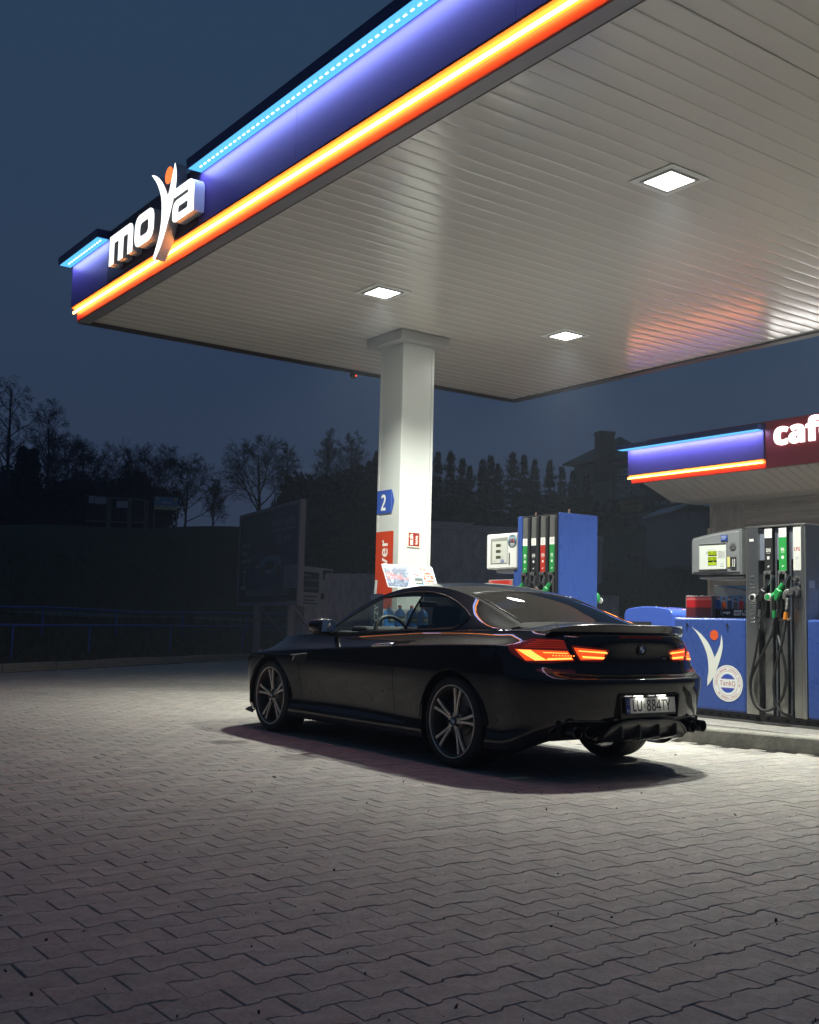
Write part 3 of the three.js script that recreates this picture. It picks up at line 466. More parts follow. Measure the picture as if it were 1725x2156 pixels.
  mesh('screen', [A(faceLeft(0.345, 0.262, 9.2735, 1.832, -7.338))], print(660, 500, (x, w, h) => {
    x.fillStyle = '#d9ddd6'; x.fillRect(0, 0, w, h); x.fillStyle = '#4f5a4a'; x.fillRect(0, 0, w, 26); x.fillStyle = '#c9ccc4'; x.fillRect(0, 26, w, 4);
    x.fillStyle = '#777'; x.font = '12px sans-serif'; x.textAlign = 'left'; x.fillText('CENA ZA PALIWO / NALEŻNOŚĆ', 220, 120);
    const lcd = (y, t) => { x.fillStyle = '#232a12'; x.fillRect(218, y + 76, 212, 26); x.fillStyle = '#a3b81c'; x.fillRect(214, y, 216, 78); x.fillStyle = '#28320a'; x.font = '74px monospace'; x.textAlign = 'right'; x.fillText(t, 424, y + 65); };
    lcd(140, '200.00'); lcd(252, '32.84'); x.fillStyle = '#1c2010'; x.fillRect(214, 342, 216, 90); x.fillStyle = '#aac21e'; x.fillRect(216, 366, 205, 56); x.fillStyle = '#c8ddd0'; x.fillRect(330, 352, 30, 12);
    x.fillStyle = '#c3c6c0'; x.fillRect(455, 140, 190, 160); x.fillStyle = '#555'; x.font = 'bold 18px sans-serif'; x.textAlign = 'left'; x.fillText('UWAGA!', 464, 164); x.fillStyle = '#8a8c88'; for (let i = 0; i < 6; i++) x.fillRect(464, 182 + i * 18, 150 - (i % 3) * 22, 5);
    x.strokeStyle = '#555'; x.lineWidth = 4; for (let i = 0; i < 5; i++) { const a = Math.PI * (0.15 + 0.175 * i); x.beginPath(); x.moveTo(560 + 26 * Math.cos(a), 440 - 26 * Math.sin(a)); x.lineTo(560 + 48 * Math.cos(a), 440 - 48 * Math.sin(a)); x.stroke(); } x.fillStyle = '#555'; x.fillRect(520, 446, 80, 10);
  }, 0.25), head);
  mesh('screen_bezel', [A(span(9.268, 9.28, 1.695, 1.7, -7.516, -7.16)), A(span(9.268, 9.28, 1.964, 1.968, -7.516, -7.16)), A(span(9.268, 9.28, 1.7, 1.964, -7.518, -7.512)), A(span(9.268, 9.28, 1.7, 1.964, -7.164, -7.158))], std([0.27, 0.28, 0.29], 0.35), head);
  mesh('keypad', [A(rbox(0.008, 0.105, 0.072, 0.003, 9.272, 1.766, -7.078))], black, head);
  for (let r = 0; r < 5; r++) for (let c = 0; c < 3; c++) mesh('key', [A(cyl(0.0075, 0.0075, 0.005, 10, 9.267, 1.805 - r * 0.02, -7.1 + c * 0.022, 'x'))], r > 0 && c > 0 ? white : darkGrey, head);
  const sp = []; for (let i = 0; i < 6; i++) { const w = 0.08 * Math.sqrt(1 - Math.pow((i - 2.5) / 3.2, 2)); sp.push(A(rbox(0.004, 0.006, w, 0.0015, 9.274, 1.962 - i * 0.012, -7.085))); } mesh('speaker_grille', sp, std([0.12, 0.125, 0.13], 0.6), head);
  mesh('yellow_sticker', [A(box(0.002, 0.105, 0.034, 9.2755, 1.768, -7.137))], std([0.72, 0.68, 0.24], 0.6), head);
  mesh('blue_sticker', [A(faceLeft(0.085, 0.06, 9.2738, 2.02, -7.19))], print(140, 100, (x, w, h) => { x.fillStyle = '#24408c'; x.fillRect(0, 0, w, h); x.fillStyle = '#dfe4ee'; x.font = 'bold 17px sans-serif'; x.fillText('PŁAĆ SZYBKO', 10, 26); x.fillText('I WYGODNIE', 10, 46); x.fillRect(10, 60, 90, 4); x.fillRect(10, 72, 70, 4); }), head);
  // figure, dot and fuel quality badge on the blue cabinet
  const fig = [[528, 1305], [545, 1318], [580, 1345], [615, 1385], [640, 1430], [660, 1482], [680, 1440], [693, 1400], [699, 1350], [706, 1395], [704, 1440], [692, 1490], [672, 1550], [650, 1600], [618, 1645], [619, 1600], [625, 1560], [622, 1500], [612, 1450], [585, 1385], [555, 1335]].map(q => { const v = Z2(q[0], q[1], 9.336); return new THREE.Vector2(v.z, v.y); });
  const fsh = new THREE.Shape(new THREE.SplineCurve(fig.slice(0, 6)).getPoints(14).concat(new THREE.SplineCurve(fig.slice(5, 9)).getPoints(8).slice(1), new THREE.SplineCurve(fig.slice(8, 15)).getPoints(14).slice(1), new THREE.SplineCurve(fig.slice(14).concat([fig[0]])).getPoints(16).slice(1, -1)));
  mesh('figure_emblem', [A(slabZY(fsh, 0.0012, 9.3365))], std([0.74, 0.75, 0.7], 0.4), D);
  const dv = Z2(657, 1352, 9.336), ds = new THREE.Shape(); ds.absarc(dv.z, dv.y, 0.053, 0, Math.PI * 2, false); mesh('orange_dot', [A(slabZY(ds, 0.0012, 9.3365))], std([0.72, 0.1, 0.02], 0.4), D);
  const bv = Z2(735, 1630, 9.334), bsh = new THREE.CircleGeometry(0.186, 48); bsh.rotateY(-Math.PI / 2); bsh.translate(9.3345, bv.y, bv.z);
  mesh('quality_badge', [A(bsh)], print(512, 512, (x, w) => {
    x.fillStyle = '#e3e6e6'; x.beginPath(); x.arc(256, 256, 256, 0, 7); x.fill(); x.strokeStyle = '#a04a42'; x.lineWidth = 4; x.beginPath(); x.arc(256, 256, 232, 0, 7); x.stroke(); x.beginPath(); x.arc(256, 256, 172, 0, 7); x.stroke();
    x.fillStyle = '#2c50b4'; x.beginPath(); x.arc(256, 256, 132, 0, 7); x.fill(); x.fillStyle = '#e3e6e6'; x.fillRect(100, 196, 312, 122); x.fillStyle = '#a83c34'; x.font = '94px sans-serif'; x.textAlign = 'center'; x.fillText('TankQ', 256, 288); x.fillRect(130, 178, 250, 4); x.fillRect(130, 330, 250, 4);
    const arc = (t, a0, flip, r) => { x.font = 'bold 35px sans-serif'; const n = t.length, st = flip ? 0.112 : 0.142; [...t].forEach((c, i) => { const a = a0 + (i - (n - 1) / 2) * st * (flip ? -1 : 1); x.save(); x.translate(256 + r * Math.cos(a), 256 + r * Math.sin(a)); x.rotate(a + (flip ? -Math.PI / 2 : Math.PI / 2)); x.fillText(c, 0, 0); x.restore(); }); };
    arc('KONTROLOWANA JAKOŚĆ PALIW', -Math.PI / 2, false, 188); arc('NA KAŻDEJ STACJI', Math.PI / 2, true, 216);
  }), D);
  mesh('service_note', [A((() => { const g = new THREE.PlaneGeometry(0.17, 0.44); g.translate(9.47, 1.35, -6.2845); return g; })())], print(128, 330, (x, w, h) => { x.fillStyle = '#8d8f8c'; x.fillRect(0, 0, w, h); x.fillStyle = '#c9cac6'; x.fillRect(8, 0, 74, 56); x.fillStyle = '#a6a9ac'; for (let k = 0; k < 3; k++) x.fillRect(0, 64 + k * 90, 118, 86); x.fillStyle = '#6d7174'; for (let k = 0; k < 26; k++) x.fillRect(8, 72 + k * 10, 60 + (k * 37 % 44), 2); x.fillStyle = '#1f8a3c'; x.fillRect(30, 306, 30, 24); }), D);
  mesh('notice_card', [A(box(0.003, 0.11, 0.13, 9.335, 1.04, -7.86))], print(64, 64, (x, w, h) => { x.fillStyle = '#b9bdc2'; x.fillRect(0, 0, w, h); x.fillStyle = '#c0392b'; x.fillRect(4, 8, 20, 4); x.fillStyle = '#52606e'; x.fillRect(30, 14, 30, 44); x.fillStyle = '#dfe6ee'; x.fillRect(36, 30, 16, 12); }), D);
}
{ // promo boxes standing on the blue cabinet, bin behind
  const rb = thing('red_display_box', 'dull red display box with white zigzag pattern on the blue cabinet', 'display box', [9.6, 1.191, -7.72]);
  mesh('box', rbox(0.16, 0.24, 0.36, 0.006, 0, 0.12, 0), std([0.16, 0.14, 0.15], 0.4), rb);
  mesh('front_print', faceLeft(0.335, 0.215, -0.0815, 0.118, 0), print(256, 160, (x, w, h) => { x.fillStyle = '#b3161c'; x.fillRect(0, 0, w, h * 0.52); x.fillStyle = '#571a22'; x.fillRect(0, h * 0.52, w, h * 0.48); x.strokeStyle = '#c9918f'; x.lineWidth = 3; for (let i = 0; i < 8; i++) { x.beginPath(); x.moveTo(i * 32, 8); x.lineTo(i * 32 + 16, 24); x.lineTo(i * 32 + 32, 8); x.moveTo(i * 32, 24); x.lineTo(i * 32 + 16, 8); x.lineTo(i * 32 + 32, 24); x.stroke(); } }), rb);
  const pb = thing('framed_poster', 'framed poster of a group in work clothes under a canopy, standing on the blue cabinet', 'poster', [9.6, 1.191, -7.275]);
  mesh('frame', [rbox(0.05, 0.352, 0.57, 0.004, 0, 0.176, 0)], std([0.3, 0.28, 0.28], 0.4), pb);
  mesh('print', faceLeft(0.555, 0.338, -0.0262, 0.176, 0), print(512, 312, (x, w, h) => {
    x.fillStyle = '#5f7d9c'; x.fillRect(0, 0, w, h); x.fillStyle = '#8a8f90'; x.beginPath(); x.moveTo(0, 0); x.lineTo(w, 60); x.lineTo(w, 88); x.lineTo(300, 92); x.lineTo(0, 110); x.fill(); x.fillStyle = '#1d3e86'; x.beginPath(); x.moveTo(120, 0); x.lineTo(w, 60); x.lineTo(w, 92); x.lineTo(230, 10); x.fill(); x.fillStyle = '#7c2630'; x.beginPath(); x.moveTo(200, 6); x.lineTo(w, 92); x.lineTo(w, 100); x.fill();
    const cols = ['#1e4d8f', '#c2522b', '#24364a', '#4a4448', '#b03232', '#8e8e34', '#30405c']; cols.forEach((c, i) => { const cx = 46 + i * 68, top = 120 + (i * 53 % 34); x.fillStyle = '#2a211e'; x.beginPath(); x.arc(cx, top - 4, 15, 0, 7); x.fill(); x.fillStyle = '#a97f68'; x.beginPath(); x.arc(cx, top + 4, 12, 0, 7); x.fill(); x.fillStyle = c; x.beginPath(); x.moveTo(cx - 30, 250); x.lineTo(cx - 26, top + 26); x.quadraticCurveTo(cx, top + 8, cx + 26, top + 26); x.lineTo(cx + 30, 250); x.fill(); });
    x.fillStyle = '#141a22'; x.fillRect(0, 226, w, 90); x.fillStyle = '#e8eaec'; x.font = 'bold 30px sans-serif'; x.fillText('JAKOŚĆ, KTÓRA', 230, 258); x.fillText('SŁUŻY WSZYSTKIM', 230, 288); x.font = 'bold 34px sans-serif'; x.fillText('moya', 96, 272); x.strokeStyle = '#e8eaec'; x.lineWidth = 3; x.beginPath(); x.arc(110, 262, 34, 2.0, 4.6); x.stroke();
  }, 0.2), pb);
  const bn = thing('litter_bin', 'glossy blue plastic bin with a domed lid and dark slot behind the dispenser', 'bin', [9.75, 0.15, -8.45]);
  mesh('body', [rbox(0.42, 0.86, 0.62, 0.05, 0, 0.43, 0)], pumpBlue, bn);
  const bs = new THREE.Shape(); bs.moveTo(-0.345, 0); bs.lineTo(-0.345, 0.2); bs.quadraticCurveTo(-0.34, 0.25, -0.28, 0.265); bs.quadraticCurveTo(0, 0.315, 0.28, 0.265); bs.quadraticCurveTo(0.34, 0.25, 0.345, 0.2); bs.lineTo(0.345, 0); bs.closePath();
  const bg = extr(bs, 0.42, { bevelEnabled: true, bevelSize: 0.012, bevelThickness: 0.012, bevelSegments: 3 }); bg.applyMatrix4(ZY); bg.translate(0.21, 0.862, 0); mesh('lid', bg, phys([0.06, 0.12, 0.5], 0.22, 0, { clearcoat: 0.5 }), bn);
  mesh('slot', rbox(0.01, 0.12, 0.36, 0.004, -0.229, 0.93, -0.12), std([0.008, 0.008, 0.01], 0.8), bn);
  mesh('lid_rivet', [-0.14, 0.06, 0.2].map(z => new THREE.SphereGeometry(0.012, 8, 6).translate(-0.15, 1.163 - Math.abs(z) * 0.06, z)), chrome, bn);
}
{ // tall blue dispenser further along the island
  const p = [9.66, 0.15, -10.1], D = thing('fuel_dispenser', 'tall blue fuel dispenser with four grade columns and a white price display', 'fuel dispenser', p);
  const A = g => at2(p, g);
  mesh('plinth', [A(span(9.36, 9.99, 0.152, 0.23, -10.5, -9.7))], black, D);
  mesh('body', [A(span(9.4, 9.96, 0.231, 2.44, -10.43, -9.73))], std([0.02, 0.02, 0.024], 0.6), D);
  mesh('corner_panel', [A(span(9.333, 9.99, 0.231, 2.452, -10.457, -10.37, 0.006))], pumpBlue, D);
  mesh('end_panel', [A(span(9.345, 9.997, 0.231, 2.462, -9.726, -9.696, 0.005))], pumpBlue, D);
  mesh('rivet', [[9.37, 2.4], [9.37, 2.33], [9.97, 2.38], [9.97, 2.31], [9.97, 2.24]].map(([x, y]) => A(new THREE.SphereGeometry(0.007, 6, 5).translate(x, y, -9.695))), std([0.1, 0.15, 0.4], 0.4, 0.5), D);
  mesh('top_plate', [A(span(9.35, 9.99, 2.4405, 2.449, -10.37, -9.73))], steelDark, D);
  mesh('pin', [A(cyl(0.012, 0.012, 0.06, 8, 9.5, 2.48, -10.3)), A(cyl(0.012, 0.012, 0.07, 8, 9.55, 2.485, -9.75))], std([0.3, 0.2, 0.15], 0.5, 0.5), D);
  mesh('low_cabinet', [A(span(9.335, 9.97, 0.231, 1.42, -11.05, -10.538, 0.02)), A(span(9.345, 9.97, 0.231, 1.77, -10.537, -10.4575, 0.004))], pumpBlue, D);
  const zs = [-10.368, -10.208, -10.038, -9.875], pr = [stripePrint('#2a8f45', '98'), stripePrint('#1d1d20', 'ON', { square: true }), stripePrint('#b5301f', 'ON', { square: true }), stripePrint('#2a8f45', '95')];
  zs.forEach((z, i) => {
    const b = mesh('hose_bay', [A(span(9.34, 9.41, 0.24, 2.43, z, z + 0.092, 0.006))], std([0.105, 0.105, 0.1], 0.5), D);
    mesh('bay_shroud', [A(span(9.335, 9.41, 0.24, 2.42, z + 0.0925, z + 0.135, 0.008))], std([0.022, 0.022, 0.025], 0.45), b);
    mesh('grade_label', [A(faceLeft(0.086, 0.43, 9.3385, 1.947, z + 0.046))], pr[i], b);
    mesh('nozzle_boot', [A(span(9.315, 9.345, 1.2, 1.73, z + 0.002, z + 0.014)), A(span(9.315, 9.345, 1.2, 1.73, z + 0.078, z + 0.09)), A(span(9.312, 9.345, 1.69, 1.73, z + 0.002, z + 0.09, 0.004))], darkGrey, b);
    mesh('boot_opening', [A(span(9.3375, 9.341, 1.22, 1.689, z + 0.0145, z + 0.0775))], std([0.004, 0.004, 0.005], 0.9), b);
    nozzle(D, 9.333 - p[0], 1.56 - p[1], z - 0.005 - p[2], i === 0 || i === 3 ? green : black);
    mesh('hose', [A(tube([V(9.28, 1.27, z - 0.05), V(9.27, 1.1, z - 0.05), V(9.25, 0.7, z - 0.02), V(9.27, 0.45, z + 0.03), V(9.3, 0.8, z + 0.08), V(9.33, 1.15, z + 0.06)], 0.0135, 24, 8))], rubber, D);
  });
  const hd = mesh('display_head', [A(span(9.32, 9.8, 1.79, 2.247, -11.056, -10.458, 0.018))], white, D);
  mesh('display_recess', [A((() => { const s = new THREE.Shape(); s.moveTo(-10.965, 1.86); s.lineTo(-10.965, 2.18); s.lineTo(-10.645, 2.19); s.lineTo(-10.645, 1.86); s.closePath(); return slabZY(s, 0.003, 9.321, { bevelEnabled: true, bevelSize: 0.01, bevelThickness: 0.002, bevelSegments: 1, depth: 0.001 }); })())], std([0.28, 0.29, 0.26], 0.5), hd);
  mesh('price_panel', [A(faceLeft(0.305, 0.285, 9.316, 2.008, -10.795))], print(300, 280, (x, w, h) => { x.fillStyle = '#c6c8bf'; x.fillRect(0, 0, w, h); x.fillStyle = '#a3a698'; x.fillRect(0, 0, 14, h); for (const [y, t] of [[36, 'zł'], [112, 'dm³'], [188, 'zł/dm³']]) { x.fillStyle = '#30341f'; x.fillRect(84, y, 92, 38); x.fillStyle = '#6a7048'; x.font = '30px monospace'; x.textAlign = 'right'; x.fillText('0.00', 170, y + 30); x.fillStyle = '#6f7468'; x.font = '20px sans-serif'; x.textAlign = 'left'; x.fillText(t, 182, y + 26); } x.fillStyle = '#555'; x.font = '17px sans-serif'; x.fillText('Tankuj', 30, 262); x.fillStyle = '#25427e'; x.fillRect(176, 236, 62, 40); x.fillStyle = '#dde'; for (let i = 0; i < 4; i++) x.fillRect(182, 242 + i * 8, 50 - i * 8, 3); }), hd);
  const dk = new THREE.CircleGeometry(0.085, 28); dk.scale(1, 1, 1); dk.rotateY(-Math.PI / 2); dk.translate(9.3175, 2.14, -10.545);
  mesh('round_sticker', [A(dk)], print(128, 128, (x) => { x.fillStyle = '#566f80'; x.fillRect(0, 0, 128, 128); x.fillStyle = '#90a6b2'; x.fillRect(0, 20, 128, 34); ['#20406e', '#8c3a28', '#2a2a30', '#b03a2a', '#3f5560'].forEach((c, i) => { x.fillStyle = c; x.fillRect(24 + i * 17, 38 + (i % 2) * 5, 14, 38); }); x.fillStyle = '#2c3a44'; x.fillRect(0, 76, 128, 52); x.fillStyle = '#dfe5e8'; x.fillRect(30, 84, 68, 6); x.fillRect(34, 96, 60, 6); x.fillRect(44, 108, 40, 5); }), hd);
  mesh('card_slot', [A(box(0.004, 0.15, 0.018, 9.318, 1.915, -10.6))], std([0.08, 0.09, 0.07], 0.5), hd);
  mesh('head_bracket', [A(span(9.4, 9.75, 1.74, 1.789, -10.95, -10.54, 0.01))], std([0.3, 0.3, 0.33], 0.5), D);
  // nozzle of the far side peeping past the end panel
  const fn = mesh('nozzle', [A(new THREE.SphereGeometry(0.05, 14, 10).scale(1, 1.35, 0.8).translate(10.055, 1.43, -9.76)), A(bar(V(10.05, 1.45, -9.76), V(10.0, 1.58, -9.78), 0.03, 10, 0.02))], green, D);
  mesh('end_disc', [A(cyl(0.036, 0.036, 0.02, 18, 10.1, 1.4, -9.74, 'x'))], white, fn);
  const r2 = thing('red_display_box', 'red display box with white zigzag corners on the low cabinet under the white price display', 'display box', [9.6, 1.421, -10.79]);
  mesh('box', rbox(0.14, 0.228, 0.475, 0.005, -0.19, 0.114, 0), std([0.32, 0.3, 0.3], 0.4), r2);
  mesh('front_print', faceLeft(0.455, 0.21, -0.2615, 0.114, 0), print(256, 128, (x, w, h) => { x.fillStyle = '#b52a1c'; x.fillRect(0, 0, w, h); x.strokeStyle = '#d9a79c'; x.lineWidth = 3; for (const sx of [4, 228]) { x.strokeRect(sx, 6, 22, 22); } }), r2);
}
{ // promotional rack with washer fluid in front of the column
  const TL = onZ(1521 * 1725 / 3277, 2262 * 2156 / 4096, -12.55), TR = onZ(1722 * 1725 / 3277, 2263 * 2156 / 4096, -12.55);
  const cx = (TL.x + TR.x) / 2, w = TR.x - TL.x, top = (TL.y + TR.y) / 2;
  const p = [cx, 0.15, -12.5], R = thing('promotional_rack', 'display rack with a tilted winter advertisement board and blue washer fluid bottles', 'display rack', p);
  const tilt = 0.5, bh = 0.37;
  const board = new THREE.Group(); 
  const bg = box(w, bh, 0.012, 0, -bh / 2, 0); bg.rotateX(-tilt); bg.translate(0, top - 0.15, -0.02); mesh('header_board', bg, std([0.6, 0.62, 0.64], 0.4), R);
  const pg = new THREE.PlaneGeometry(w - 0.02, bh - 0.02); pg.translate(0, -bh / 2, 0.0075); pg.rotateX(-tilt); pg.translate(0, top - 0.15, -0.02);
  mesh('header_print', pg, print(700, 310, (x, W2, H2) => {
    x.fillStyle = '#5b6678'; x.fillRect(0, 0, W2, H2); x.fillStyle = '#3d4a61'; x.fillRect(0, 60, 300, 250);
    for (let i = 0; i < 160; i++) { const px = rnd() * 380, py = rnd() * H2; x.fillStyle = ['#8fa0b4', '#2e3a50', '#b9c6d4', '#4a5a74'][i % 4]; x.globalAlpha = 0.35; x.beginPath(); x.ellipse(px, py, 8 + rnd() * 34, 5 + rnd() * 14, rnd() * 3, 0, 7); x.fill(); } x.globalAlpha = 1;
    x.fillStyle = '#a9bccf'; x.beginPath(); x.moveTo(320, 0); x.lineTo(W2, 0); x.lineTo(W2, H2); x.lineTo(250, H2); x.quadraticCurveTo(380, 180, 320, 0); x.fill();
    x.fillStyle = '#8fb0d2'; x.fillRect(410, 20, 110, 280); x.fillStyle = '#b4c6d8'; x.fillRect(330, 30, 90, 270); x.fillStyle = '#c9582c'; x.fillRect(340, 16, 40, 18); x.fillStyle = '#d2491e'; x.beginPath(); x.moveTo(400, 100); x.lineTo(470, 130); x.lineTo(470, 150); x.lineTo(400, 122); x.fill(); x.fillStyle = '#3f4b44'; x.fillRect(398, 170, 110, 92); x.fillStyle = '#dfe6df'; x.font = 'bold 34px sans-serif'; x.fillText('PŁYN', 408, 240); x.strokeStyle = '#28323c'; x.lineWidth = 7; x.beginPath(); x.moveTo(500, 180); x.lineTo(600, 225); x.stroke();
    x.fillStyle = '#d24a26'; x.beginPath(); x.ellipse(610, 170, 74, 92, 0, 0, 7); x.fill(); x.fillStyle = '#fff'; x.font = 'bold 82px sans-serif'; x.textAlign = 'center'; x.fillText('24', 596, 200); x.font = 'bold 34px sans-serif'; x.fillText('zł', 660, 200); x.font = 'bold 22px sans-serif'; x.fillText('drugi płyn', 610, 126); x.fillText('przy zakupie', 610, 232); x.fillText('2 szt.', 610, 254);
    x.fillStyle = '#cf4324'; x.fillRect(520, 8, 70, 60); x.fillStyle = '#fff'; x.font = 'bold 14px sans-serif'; x.fillText('SUPER', 555, 32); x.fillText('OFERTA', 555, 52); x.fillStyle = '#235a6a'; x.font = 'bold 30px sans-serif'; x.fillText('od sztuki', 648, 46);
    x.textAlign = 'left'; x.fillStyle = '#f4f6f8'; x.font = 'bold 40px sans-serif'; x.fillText('moya', 16, 46); x.fillStyle = '#e2523a'; x.font = 'bold 32px sans-serif'; x.fillText('DOBRA', 16, 128); x.fillText('WIDOCZNOŚĆ', 16, 164); x.fillText('ZIMĄ TO PODSTAWA', 16, 200);
  }, 0.35), R);
  for (const s of [-1, 1]) mesh('upright', [box(0.03, 1.5, 0.02, s * (w / 2 - 0.02), 0.75, -0.24, 0.1)], std([0.5, 0.52, 0.5], 0.4, 0.3), R);
  for (const y of [0.12, 0.5, 0.84]) mesh('shelf', [rbox(w - 0.02, 0.022, 0.36, 0.004, 0, y, -0.1)], std([0.35, 0.36, 0.36], 0.45, 0.3), R);
  mesh('back_panel', box(w - 0.06, 1.0, 0.006, 0, 0.6, -0.27), std([0.35, 0.37, 0.38], 0.5), R);
  for (const s of [-1, 1]) { const sd = mesh('side_board', [box(0.008, 1.28, 0.3, s * (w / 2 + 0.005), 0.66, -0.1)], std([0.012, 0.02, 0.075], 0.4), R); if (s < 0) { const g = faceLeft(0.28, 1.25, s * (w / 2 + 0.005) - 0.0052, 0.66, -0.1); mesh('side_print', g, print(150, 680, (x, a, b) => { x.fillStyle = '#2b3444'; x.fillRect(0, 0, a, b); x.fillStyle = '#b9beb9'; x.save(); x.translate(a / 2, b / 2); x.rotate(-Math.PI / 2); x.font = 'bold 74px sans-serif'; x.textAlign = 'center'; x.textBaseline = 'middle'; x.fillText('SPRYSKIWACZY', 0, 0, 620); x.restore(); }), sd); } }
  const prof = [[0, 0], [0.075, 0], [0.08, 0.01], [0.08, 0.17], [0.065, 0.215], [0.03, 0.24], [0.022, 0.25], [0.022, 0.275], [0, 0.275]].map(q => new THREE.Vector2(...q));
  const bottleG = new THREE.LatheGeometry(prof, 14), capG = cyl(0.026, 0.026, 0.03, 12, 0, 0.285, 0), labG = new THREE.CylinderGeometry(0.0812, 0.0812, 0.09, 16, 1, true, -0.8, 1.6).translate(0, 0.1, 0);
  const blueB = phys([0.05, 0.22, 0.6], 0.2, 0, { clearcoat: 0.4 }), capM = std([0.7, 0.1, 0.03], 0.4), labM = print(160, 64, (x, a, b) => { x.fillStyle = '#39443f'; x.fillRect(0, 0, a, b); x.fillStyle = '#dfe6e0'; x.font = 'bold 34px sans-serif'; x.textAlign = 'center'; x.fillText('PŁYN', a / 2, 44); });
  let first = null, n = 0;
  for (const y of [0.131, 0.511, 0.851]) for (let c = 0; c < 4; c++) {
    let b;
    if (!first) { b = thing('fluid_bottle', '', 'bottle', [0, 0, 0], 0, 'washer fluid bottles on the rack'); mesh('flask', bottleG, blueB, b); mesh('cap', capG, capM, b); mesh('bottle_label', labG, labM, b); first = b; }
    else { b = first.clone(); b.name = numbered('fluid_bottle'); scene.add(b); }
    b.userData = { ...b.userData, label: `blue washer fluid bottle, ${['first', 'second', 'third', 'fourth'][c]} from the lettered side board on the ${y < 0.2 ? 'bottom' : y < 0.6 ? 'middle' : 'top'} shelf` };
    b.position.set(cx + (c - 1.5) * (w - 0.1) / 4, 0.15 + y + 0.0005, -12.52 + rr(-0.01, 0.01));
  }
}

